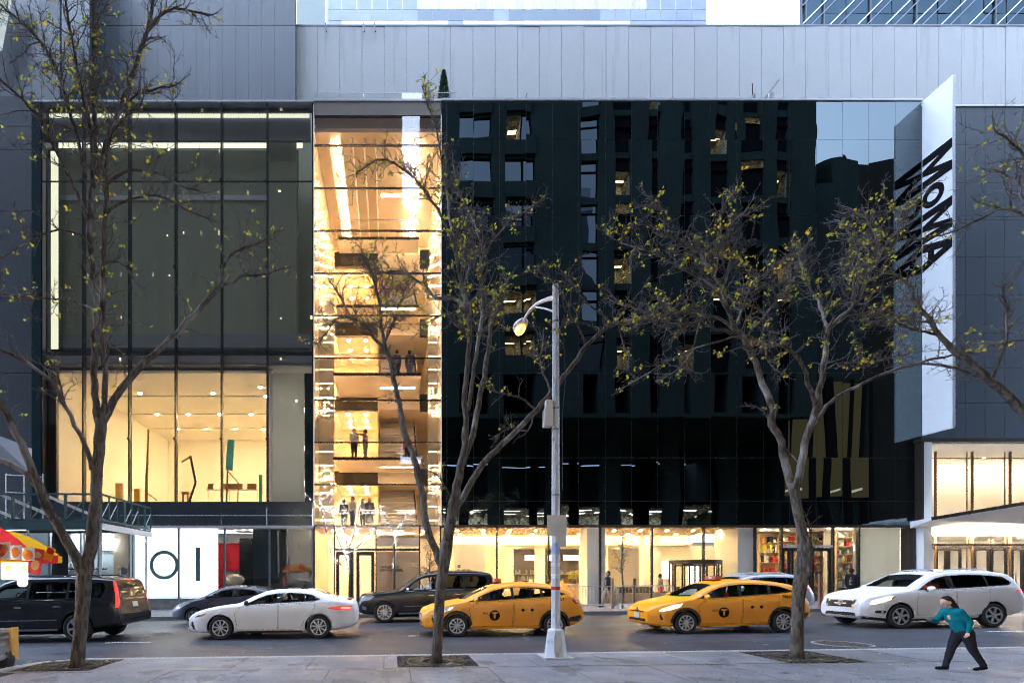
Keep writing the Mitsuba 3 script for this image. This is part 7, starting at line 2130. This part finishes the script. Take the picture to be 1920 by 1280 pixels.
# ------------------------------------------------------------------ crowd barriers, stakes, posts
for j, (pa, pb, lab) in enumerate(((1063, 1157, 'grey steel crowd barrier left of the staked sapling'), (1160, 1262, 'grey steel crowd barrier in front of the staked sapling'))):
    k = thing('crowd_barrier', lab, 'barrier')
    Y = 22.25
    x0, x1 = X(pa, Y), X(pb, Y)
    z = 0.15 + gz((x0 + x1) / 2)
    fr = [(x0, Y, z + .12), (x0, Y, z + .95), (x0 + .06, Y, z + 1.05), (x1 - .06, Y, z + 1.05), (x1, Y, z + .95), (x1, Y, z + .12)]
    part(k, 'frame', MB().tube(fr, 0.021, 6).get(), 'galvanised', 50)
    part(k, 'lower_rail', MB().tube([(x0, Y, z + .22), (x1, Y, z + .22)], 0.018, 6).get(), 'galvanised')
    for x in np.linspace(x0, x1, 17)[1:-1]:
        part(k, 'bar', MB().tube([(x, Y, z + .22), (x, Y, z + 1.04)], 0.0095, 5, caps=False).get(), 'galvanised')
    for x in (x0 + .03, x1 - .03):
        part(k, 'foot', MB().tube([(x, Y - .32, z + .015), (x, Y, z + .13), (x, Y + .32, z + .015)], 0.018, 6).get(), 'galvanised')
for px, top, Y, lab, m, w in ((1148, 1084, 23.0, 'tall pale wooden stake left of the staked sapling', 'stake_wood', .05), (1190, 1084, 23.2, 'dark brown wooden stake right of the staked sapling', 'stake_dark', .05), (1537, 1075, 22.2, 'rusty steel street post beside the bookshop', 'rust_post', .045)):
    x = X(px, Y)
    solo('stake' if Y > 22.5 else 'post', MB().box(x - w, x + w, Y - w, Y + w, 0.14 + gz(x), Z(top, Y)).get(), m, lab, 'stake' if Y > 22.5 else 'post')
matte('stake_wood', grain((0.40, 0.25, 0.13), .2, 4, 20)); matte('stake_dark', grain((0.22, 0.12, 0.07), .2, 4, 20)); matte('rust_post', grain((0.28, 0.13, 0.10), .2, 4, 20))

# ------------------------------------------------------------------ roof terrace
ter = thing('terrace_balustrade', 'clear glass balustrade along the roof terrace edge', 'balustrade')
TYb = 28.4
for a in np.arange(588, 850, 33):
    part(ter, 'glass_pane', box(X(a, TYb) + .01, X(min(a + 33, 856), TYb) - .01, TYb, TYb + .015, Z(190, TYb) - .3, Z(174.5, TYb)), 'clear_glass')
part(ter, 'handrail', box(X(588, TYb), X(856, TYb), TYb - .01, TYb + .03, Z(174.5, TYb), Z(173.8, TYb)), 'pale_metal')
tr_ = thing('roof_rail', 'thin grey safety rail along the roof edge of the mirror glass block', 'railing')
part(tr_, 'rail', MB().tube([(X(858, 27.6), 27.6, Z(186.4, 27.6)), (X(1728, 27.6), 27.6, Z(187.2, 27.6))], 0.025, 6).get(), 'seam_grey')
for p in np.arange(860, 1728, 48):
    part(tr_, 'post', MB().tube([(X(p, 27.6), 27.6, Z(192, 27.6)), (X(p, 27.6), 27.6, Z(186.5, 27.6))], 0.018, 5).get(), 'seam_grey')
con = thing('conifer', 'slim dark green conifer on the roof terrace', 'tree')
cx_, cyy = X(832, 29.5), 29.5
cz0, cz1 = Z(192, 29.5), Z(136, 29.5)
part(con, 'trunk', MB().tube([(cx_, cyy, cz0 - .3), (cx_, cyy, cz1 - .1)], [0.05, .01], 6).get(), 'bark')
cl = MB()
for i in range(1900):
    u = R_.random() ** 0.7
    r = (0.36 * (1 - u) ** .8 + 0.02) * R_.uniform(0.35, 1.0)
    a = R_.uniform(0, 6.28)
    p = np.array([cx_ + r * math.cos(a), cyy + r * math.sin(a), cz0 + (cz1 - cz0) * u])
    d = np.array([math.cos(a) * .5, math.sin(a) * .5, .9]) + R_.normal(0, .25, 3); d /= np.linalg.norm(d)
    s = np.cross(d, R_.normal(size=3)); s /= np.linalg.norm(s)
    cl.add([p - s * .022, p + s * .022, p + d * .16], [[0, 1, 2]])
part(con, 'foliage', cl.get(), 'conifer_green', kind='stuff')
matte('conifer_green', (0.03, 0.06, 0.03))
for px, py, tip, lab in ((1411, 188, (1411, 158), 'short upright floodlight pole on the roof edge'), (1431, 188, (1461, 150), 'slanted camera arm with a white box on the roof edge'), (985, 188, (988, 176), 'tiny lamp stalk on the roof edge above the mirror glass')):
    k = thing('roof_fixture', lab, 'roof fixture')
    part(k, 'pole', MB().tube([at(px, py, 27.8), at(*tip, 27.8)], 0.028, 6).get(), 'black_metal')
    if px == 1431:
        c = at(1444, 182, 27.75)
        part(k, 'box', box(c[0] - .12, c[0] + .12, c[1] - .1, c[1] + .1, c[2] - .14, c[2] + .14), 'light_grey')
    elif px == 1411:
        c = at(1412, 184, 27.75)
        part(k, 'box', box(c[0] - .06, c[0] + .06, c[1] - .1, c[1] + .1, c[2] - .12, c[2] + .12), 'mid_grey')
for p, w_ in ((612, 'first'), (683, 'second'), (704, 'third')):
    k = thing('roof_spout', f'thin dark spout under the pale block roof edge, {w_} from the grey wall', 'spout', 'dark spouts under the pale block roof edge')
    part(k, 'spout', MB().tube([at(p - 2, 44, 36.8), at(p, 60, 36.7)], 0.05, 6).get(), 'black_metal')

# ------------------------------------------------------------------ sculptures in the glowing gallery
FZ0 = RZ0
def at_floor(px, Y):
    return np.array([X(px, Y), Y, FZ0])
matte('sc_blue', (0.07, 0.30, 0.36)); matte('sc_teal', (0.06, 0.36, 0.27)); matte('sc_pink', (0.70, 0.25, 0.18)); matte('sc_yellow', (0.75, 0.46, 0.10)); matte('sc_brown', (0.26, 0.14, 0.06)); matte('sc_black', (0.03, 0.028, 0.025))
Yg = 31.0
k = thing('sculpture', 'tilted blue slab sculpture on a thin crooked stand', 'sculpture')
c = at(431.5, 853, Yg)
part(k, 'slab', moved(box(-.2, .2, -.06, .06, -.92, .92), rot((0, 1, 0), 4, c)), 'sc_blue')
part(k, 'stand', MB().bar(at(427, 882, Yg), at_floor(424, Yg), .07).bar(at(428, 884, Yg), at(447, 905, Yg), .06).bar(at(447, 905, Yg), at_floor(445, Yg), .06).get(), 'sc_brown')
k = thing('sculpture', 'tall thin slightly bent wooden pole sculpture', 'sculpture')
p = spline(np.array([[*at_floor(274, Yg), .10], [*at(275, 900, Yg), .085], [*at(277, 850, Yg), .06], [*at(278.5, 805, Yg), .05]]), .2)
part(k, 'pole', MB().tube(p[:, :3], p[:, 3], 8).get(), 'sc_brown', True)
part(k, 'strut', MB().bar(at(276, 924, Yg), at(294, 938, Yg - .4), .05).get(), 'sc_brown')
k = thing('sculpture', 'bent black rod sculpture with a short crossing arm', 'sculpture')
part(k, 'rod', MB().bar(at(357, 855, Yg), at(367, 905, Yg), .10).bar(at(367, 905, Yg), at(358, 930, Yg), .10).bar(at(358, 930, Yg), at_floor(352, Yg), .10).get(), 'sc_black')
part(k, 'arm', MB().bar(at(341, 866, Yg), at(358, 856, Yg), .09).get(), 'sc_brown')
k = thing('sculpture', 'narrow salmon pink plank sculpture by the left mullion', 'sculpture')
part(k, 'plank', moved(box(-.09, .09, -.05, .05, 0, 1.5), rot((0, 1, 0), 1.5, at_floor(165, Yg))), 'sc_pink')
k = thing('sculpture', 'broad upright yellow slab sculpture right of the tree trunk', 'sculpture')
part(k, 'slab', box(X(217, Yg), X(231, Yg), Yg - .06, Yg + .06, FZ0, Z(906, Yg)), 'sc_yellow')
k = thing('sculpture', 'short yellow block sculpture touching the wooden pole', 'sculpture')
part(k, 'block', box(X(262, Yg), X(271, Yg), Yg - .7, Yg - .5, FZ0, Z(920, Yg)), 'sc_yellow')
k = thing('sculpture', 'upright green slab sculpture at the right end of the room', 'sculpture')
part(k, 'slab', box(X(486, Yg), X(491.5, Yg), Yg - .06, Yg + .06, FZ0, Z(890, Yg)), 'sc_teal')
for (a, b), lab in (((390, 400), 'small dark framed panel, left one on the long low ledge'), ((417, 455), 'long dark framed panel in the middle of the low ledge'), ((464, 481), 'small dark framed panel, right one on the long low ledge')):
    k = thing('framed_panel', lab, 'panel')
    part(k, 'panel', box(X(a, 32), X(b, 32), 31.95, 32.0, Z(917, 32), Z(907, 32)), 'sc_brown')
k = thing('ledge', 'long thin low display ledge carrying dark panels', 'ledge')
part(k, 'board', box(X(386, 32), X(486, 32), 31.9, 32.2, Z(919, 32), Z(917.4, 32)), 'off_white')
for p in (390, 430, 482):
    part(k, 'leg', box(X(p, 32) - .02, X(p, 32) + .02, 32.0, 32.05, FZ0, Z(919, 32)), 'off_white')
k = thing('wooden_stool', 'low wooden block beside the bent black rod', 'block')
part(k, 'top', box(X(341, 30.5), X(353, 30.5), 30.4, 30.7, Z(922, 30.5) - .12, Z(922, 30.5)), 'sc_brown')
for p in (342, 351):
    part(k, 'leg', box(X(p, 30.5), X(p, 30.5) + .06, 30.45, 30.6, FZ0, Z(922, 30.5) - .12), 'sc_brown')
solo('golden_dome', (MB().sphere((0, 0, 0), 1, 2).get()[0] * [.52, .4, .34] + at(440, 1087, 27.9), MB().sphere((0, 0, 0), 1, 2).get()[1]), 'gold_gloss', 'pale golden egg shaped object in the window beside the red room', 'ornament', smooth=True)
gloss('gold_gloss', (0.72, 0.56, 0.34), 0.3, 0.5)

# ------------------------------------------------------------------ lobby furniture
def chair(px, Y, lab, turn):
    k = thing('lounge_chair', lab, 'chair', 'dark lounge chairs in the lobby')
    M = rot((0, 0, 1), turn, (X(px, Y), Y, 0.2))
    part(k, 'seat', moved(box(-.36, .36, -.36, .36, .34, .46), M), 'chair_grey')
    part(k, 'backrest', moved(MB().bar((0, .36, .46), (0, .52, .95), .70, .10, up=(0, 1, 0)).get(), M), 'chair_grey')
    for sx in (-.36, .36):
        part(k, 'armrest', moved(box(sx - .05, sx + .05, -.36, .36, .46, .66), M), 'chair_grey')
        for sy in (-.3, .3):
            part(k, 'leg', moved(box(sx * .85 - .02, sx * .85 + .02, sy - .02, sy + .02, 0, .34), M), 'black_metal')
matte('chair_grey', (0.09, 0.085, 0.07))
for px, Y, t_, lab in ((1152, 28.6, 200, 'dark lounge chair left of the thin sapling behind the glass'), (1182, 28.7, 160, 'dark lounge chair right of the thin sapling behind the glass'), (1217, 29.0, 120, 'dark lounge chair beside the lobby mullion'), (1252, 29.4, 230, 'dark lounge chair nearest the revolving door')):
    chair(px, Y, lab, t_)
for px, Y, lab in ((1168, 29.6, 'dark leafy pot plant behind the lounge chairs'), (1075, 34.2, 'pot of pale green leaves on the bar')):
    k = thing('pot_plant', lab, 'plant')
    z0 = .2 if Y < 30 else 1.25
    part(k, 'pot', MB().lathe([(0, 0), (.16, 0), (.2, .3), (0, .3)], (X(px, Y), Y, z0), 'z', 12).get(), 'chair_grey', 40)
    lf = MB()
    for i in range(160):
        a, e_ = R_.uniform(0, 6.28), R_.uniform(.1, 1.3)
        d = np.array([math.cos(a) * math.cos(e_), math.sin(a) * math.cos(e_), math.sin(e_)])
        p = np.array([X(px, Y), Y, z0 + .3]) + d * R_.uniform(.1, .55)
        s = np.cross(d, R_.normal(size=3)); s /= np.linalg.norm(s)
        lf.add([p, p + d * .08 + s * .03, p + d * .17, p + d * .08 - s * .03], [[0, 1, 2, 3]])
    part(k, 'leaves', lf.get(), 'conifer_green' if Y < 30 else 'leaf', kind='stuff')
bt = MB()
for i in range(90):
    px, Y = R_.choice([R_.uniform(964, 1002), R_.uniform(1024, 1086)]), R_.uniform(36.3, 36.8)
    z0 = R_.choice([1.0, 1.45, 1.9])
    h = R_.uniform(.16, .34)
    bt.box(X(px, Y) - .04, X(px, Y) + .04, Y - .04, Y + .04, z0, z0 + h)
k = tag(key_for('bottles'), 'rows of bottles and cups on the dim bar shelves', 'bottles', kind='stuff')
put(k, bt.get(), 'book_grey')
k = thing('bar_shelves', 'dim back bar shelves behind the counter', 'shelf')
for z in (.97, 1.42, 1.87):
    part(k, 'shelf', box(X(962, 36.5), X(1090, 36.5), 36.25, 36.9, z, z + .03), 'wood')
for px, w, h, m in ((1040, .5, .25, 'book_red'), (1062, .35, .3, 'sc_brown'), (975, .4, .2, 'book_orange'), (995, .3, .3, 'book_white'), (1052, .3, .2, 'book_yellow')):
    solo('counter_display', MB().box(X(px, 34.8) - w / 2, X(px, 34.8) + w / 2, 34.6, 35.0, 1.251, 1.251 + h * .4).box(X(px, 34.8) - w / 3, X(px, 34.8) + w / 3, 34.65, 34.95, 1.251 + h * .4, 1.251 + h).get(), m,
         {'book_red': 'red stacked box', 'sc_brown': 'brown stacked box', 'book_orange': 'orange stacked box', 'book_white': 'white stacked box', 'book_yellow': 'yellow stacked box'}[m] + ' on the lobby service counter', 'box')
# ------------------------------------------------------------------ people
matte('skin', (0.50, 0.33, 0.24)); matte('hair_dark', (0.03, 0.022, 0.018)); matte('hair_brown', (0.14, 0.075, 0.04))
matte('cloth_black', (0.022, 0.022, 0.026)); matte('cloth_grey', (0.16, 0.16, 0.17)); matte('cloth_blue', (0.05, 0.07, 0.16)); matte('cloth_white', (0.62, 0.60, 0.56)); matte('cloth_teal', (0.008, 0.15, 0.18)); matte('cloth_denim', (0.10, 0.13, 0.2)); matte('shoe_black', (0.012, 0.012, 0.012)); matte('cloth_scarlet', (0.5, 0.05, 0.04)); matte('cloth_tan', (0.36, 0.25, 0.15))


def ball(p, r, n=10):
    m = trimesh.creation.icosphere(subdivisions=1)
    return m.vertices * r + np.asarray(p)


def chain(pairs):
    """Hulls of the balls at both ends of every bone, joined."""
    out = None
    for (p, r), (q, s) in pairs:
        h = manifold3d.Manifold.hull_points(np.vstack([ball(p, r), ball(q, s)]))
        out = h if out is None else out + h
    return out


def finish(man, length, it=8, folds=0.0):
    man = man.refine_to_length(length)
    m = man.to_mesh()
    t = trimesh.Trimesh(np.array(m.vert_properties[:, :3]), np.array(m.tri_verts), process=True)
    trimesh.smoothing.filter_taubin(t, iterations=it)
    v = np.array(t.vertices)
    if folds:
        v = v + np.array(t.vertex_normals) * folds * (meshkit.fbm(v * np.array([14.0, 14.0, 6.0]), 3, 9)[:, None] - 0.5)
    return v, np.array(t.faces)


def person(label, loc, h, face, top, legs, hair='hair_dark', arms=None, stride=0.0, bend=0.0, sit=False, long_hair=False, skirt=False, shoes='shoe_black', group=None):
    """loc: between the feet; face: degrees anticlockwise from facing away (+y); arms: two (elbow, wrist) offsets from the shoulder in units of height; +x is the figure's right."""
    k = thing('person', label, 'person', group)
    V = lambda *a: np.array(a, float) * h
    ca, sa = math.cos(bend), math.sin(bend)
    hipz = 0.515 - 0.03 * abs(stride)

    def up(p):                                   # upper body leans about the hips
        y, z = p[1], p[2] - hipz * h
        return np.array([p[0], y * ca + z * sa, z * ca - y * sa + hipz * h])
    arms = arms or [((0.03, 0.01, -0.17), (0.035, 0.05, -0.31)), ((-0.03, 0.01, -0.17), (-0.035, 0.05, -0.31))]
    skin, coat, pants, shoe = [], [], [], []
    pel, chest, neck, head = V(0, 0, hipz + .01), up(V(0, 0, .72)), up(V(0, .005, .835)), up(V(0, .018, .925))
    sk = [((neck, .030 * h), (up(V(0, .012, .875)), .031 * h)), ((chest, .075 * h), (pel, .075 * h))]
    coat += [((up(V(-.055, 0, .77)), .060 * h), (up(V(.055, 0, .77)), .060 * h)), ((up(V(-.05, 0, .70)), .072 * h), (up(V(.05, 0, .70)), .072 * h)),
             ((up(V(-.045, 0, .72)), .068 * h), (V(-.045, 0, hipz + .02), .066 * h)), ((up(V(.045, 0, .72)), .068 * h), (V(.045, 0, hipz + .02), .066 * h)),
             ((up(V(0, 0, .72)), .075 * h), (V(0, 0, hipz), .075 * h)), ((up(V(0, 0, .80)), .045 * h), (up(V(0, .005, .84)), .036 * h))]
    # head with jaw, nose, ears
    hd = manifold3d.Manifold.hull_points(np.vstack([ball(head + up(V(0, 0, hipz + .012)) - pel * 0 - V(0, 0, hipz), .056 * h), ball(head + V(0, .0, .0), .057 * h)]))
    hd = hd + manifold3d.Manifold.hull_points(np.vstack([ball(head, .05 * h), ball(up(V(0, .038, .885)), .027 * h)]))
    hd = hd + manifold3d.Manifold.hull_points(np.vstack([ball(up(V(0, .070, .935)), .006 * h), ball(up(V(0, .080, .913)), .010 * h)]))
    for s in (-1, 1):
        hd = hd + manifold3d.Manifold.hull_points(np.vstack([ball(up(V(s * .056, .01, .93)), .010 * h), ball(up(V(s * .054, .012, .91)), .008 * h)]))
    body = hd + chain(sk)
    for s, (e, w) in zip((1, -1), arms):
        sh = up(V(s * .108, 0, .79))
        el, wr = sh + V(*e), sh + V(*w)
        coat += [((up(V(s * .07, 0, .785)), .05 * h), (sh, .042 * h)), ((sh, .042 * h), (el, .031 * h)), ((el, .031 * h), (wr, .024 * h))]
        d = (wr - el) / np.linalg.norm(wr - el)
        side = np.cross(d, (0, 0, 1.0) if abs(d[2]) < .8 else (0, 1.0, 0)); side /= np.linalg.norm(side)
        nrm = np.cross(side, d)
        palm = wr + d * .040 * h
        body = body + chain([((wr - d * .03 * h, .017 * h), (wr, .016 * h)), ((wr, .016 * h), (palm + side * .010 * h, .0125 * h)), ((wr, .016 * h), (palm - side * .010 * h, .0125 * h))])
        for i, (o, L_) in enumerate(((-.018, .036), (-.006, .044), (.006, .042), (.018, .033))):
            a = palm + side * o * h
            b_ = a + d * L_ * .55 * h + nrm * .004 * h
            c_ = b_ + d * L_ * .40 * h + nrm * .012 * h
            body = body + chain([((a, .0055 * h), (b_, .005 * h)), ((b_, .005 * h), (c_, .0042 * h))])
        a = wr + d * .012 * h - side * .014 * h
        body = body + chain([((a, .0065 * h), (a + d * .022 * h - side * .016 * h, .0055 * h)), ((a + d * .022 * h - side * .016 * h, .0055 * h), (a + d * .040 * h - side * .014 * h, .0048 * h))])
    for s in (1, -1):
        f_ = stride * s
        hp, kn, an = V(s * .050, 0, hipz), V(s * .052, .13 * f_ + .02 * abs(stride), .28), V(s * .052, .26 * f_ - (.05 if f_ < 0 else 0) * abs(stride), .052 + (.05 * abs(stride) if f_ < 0 else 0))
        if sit:
            kn, an = hp + V(0, .24, .0), hp + V(0, .27, -.22)
        pants += [((hp, .074 * h), (kn, .046 * h)), ((kn, .046 * h), (an, .033 * h))]
        body = body + chain([((hp, .06 * h), (kn, .036 * h)), ((kn, .036 * h), (an, .024 * h))])
        toe = an + V(0, .095, -.030 - (.02 if f_ < 0 and stride else 0))
        heel = an + V(0, -.022, -.028)
        shoe.append([((heel, .024 * h), (toe, .022 * h)), ((an, .028 * h), (heel + V(0, .04, 0.0), .026 * h))])
    pants.append(((V(-.04, 0, hipz), .078 * h), (V(.04, 0, hipz), .078 * h)))
    M = rot((0, 0, 1), face, loc)
    L = 0.02 * h
    part(k, 'body', moved(finish(body, 0.018 * h, 5), M), 'skin', True)
    part(k, 'jacket', moved(finish(chain(coat), L, 5, 0.02), M), top, True)
    if skirt:
        sk_ = manifold3d.Manifold.hull_points(np.vstack([ball(V(-.04, 0, hipz), .08 * h), ball(V(.04, 0, hipz), .08 * h), ball(V(-.07, 0, .2), .07 * h), ball(V(.07, 0, .2), .07 * h)]))
        part(k, 'skirt', moved(finish(sk_, L), M), legs, True)
    else:
        part(k, 'trousers', moved(finish(chain(pants), L, 5, 0.02), M), legs, True)
    for q in shoe:
        part(k, 'shoe', moved(finish(chain(q), L, 3), M), shoes, True)
    hr = manifold3d.Manifold.hull_points(np.vstack([ball(up(V(0, -.002, .945)), .0605 * h), ball(up(V(0, -.014, .915)), .054 * h)]))
    if long_hair:
        hr = hr + manifold3d.Manifold.hull_points(np.vstack([ball(up(V(0, -.02, .92)), .05 * h), ball(up(V(0, -.045, .80)), .042 * h)]))
    hr = hr - manifold3d.Manifold.cube(list(V(.2, .1, .11)), True).translate(list(up(V(0, .085, .905))))
    part(k, 'hair', moved(finish(hr, L, 4), M), hair, True)
    for s in (-1, 1):
        part(k, 'eye', moved((ball(up(V(s * .022, .0655, .932)), .006 * h), trimesh.creation.icosphere(subdivisions=1).faces), M), 'hair_dark')
    return k


z1 = 8.30
person('person in black jacket pointing an arm sideways on the glass balcony', (X(685, 28.9), 28.9, z1), 1.74, 75, 'cloth_grey', 'cloth_grey', arms=[((0.03, .01, -.17), (.035, .05, -.31)), ((-0.02, .16, .02), (0.0, .31, .05))])
person('person in pale shirt and black trousers standing left on the glass balcony', (X(664, 28.8), 28.8, z1), 1.74, 200, 'cloth_white', 'cloth_black', hair='hair_brown')
z2 = 12.95
person('person in dark blue on the upper atrium floor, left of two', (X(744, 29.2), 29.2, z2), 1.7, 20, 'cloth_blue', 'cloth_black')
person('person in bright blue on the upper atrium floor, right of two', (X(768, 29.3), 29.3, z2), 1.72, -20, 'cloth_blue', 'cloth_denim')
person('woman with long brown hair and grey dress at the atrium glass above the doors', (X(693, 28.4), 28.4, 4.42), 1.70, 190, 'cloth_grey', 'cloth_grey', hair='hair_brown', long_hair=True, skirt=True)
person('person in white top and dark trousers left of the grey dress', (X(680, 28.5), 28.5, 4.42), 1.64, 160, 'cloth_white', 'cloth_black', hair='hair_brown')
person('person in white shirt and jeans behind the string lights above the doors', (X(661, 28.6), 28.6, 4.42), 1.78, 140, 'cloth_white', 'cloth_denim')
person('person in black coat at the left behind the string lights above the doors', (X(645, 29.4), 29.4, 4.42), 1.76, 30, 'cloth_black', 'cloth_black')
person('person in red seen at the foot of the atrium stairs', (X(764, 29.6), 29.6, z1), 1.62, 0, 'cloth_scarlet', 'cloth_black')
xw_ = X(1140, 24.2)
person('walker in dark jacket and tan trousers on the far pavement behind the barrier', (xw_, 24.2, .15 + gz(xw_)), 1.72, 90, 'cloth_black', 'cloth_tan', stride=0.55)
person('person in dark clothes browsing by the tall bookshelf outside the shop window', (X(1597, 25.6), 25.6, .15 + gz(X(1597, 25.6))), 1.70, -60, 'cloth_black', 'cloth_black', stride=0.3)
person('person with grey top and red bottoms inside the lobby near the bright screen', (X(1238, 29.6), 29.6, .2), 1.70, -100, 'cloth_grey', 'cloth_scarlet')
cxp = X(1812, 8.0)
person('child in a teal jacket running bent forward on the near pavement', (cxp, 8.05, .152 + gz(cxp)), 1.22, 82, 'cloth_teal', 'cloth_black', hair='hair_dark', stride=0.6, bend=0.42, long_hair=True,
       arms=[((0.03, .07, -.14), (-.01, .17, -.12)), ((-0.03, -.09, -.13), (-.03, -.06, -.25))])

def seated(label, car_x, yn, x, y, z, top, hair='hair_dark'):
    return person(label, (car_x + x, yn + y, z + gz(car_x)), 1.74, 90, top, 'cloth_black', hair=hair, sit=True, arms=[((0.03, .06, -.15), (.0, .22, -.13)), ((-0.03, .06, -.15), (.0, .22, -.13))])


seated('driver in dark top at the wheel of the white saloon', -5.82, 14.6, 2.42, .52, -.34, 'cloth_black')
seated('front passenger beside the driver of the white saloon', -5.82, 14.6, 2.34, 1.28, -.34, 'cloth_grey', 'hair_brown')
seated('driver in red top inside the taxi with lit headlamps', 7.50, 14.6, 2.30, .48, -.26, 'cloth_scarlet')
seated('driver in dark top inside the taxi behind the middle tree', .95, 14.55, 2.30, .48, -.26, 'cloth_black')
seated('driver in red jacket inside the pearl white sport utility', 14.28, 15.25, 2.35, .52, -.10, 'cloth_scarlet')
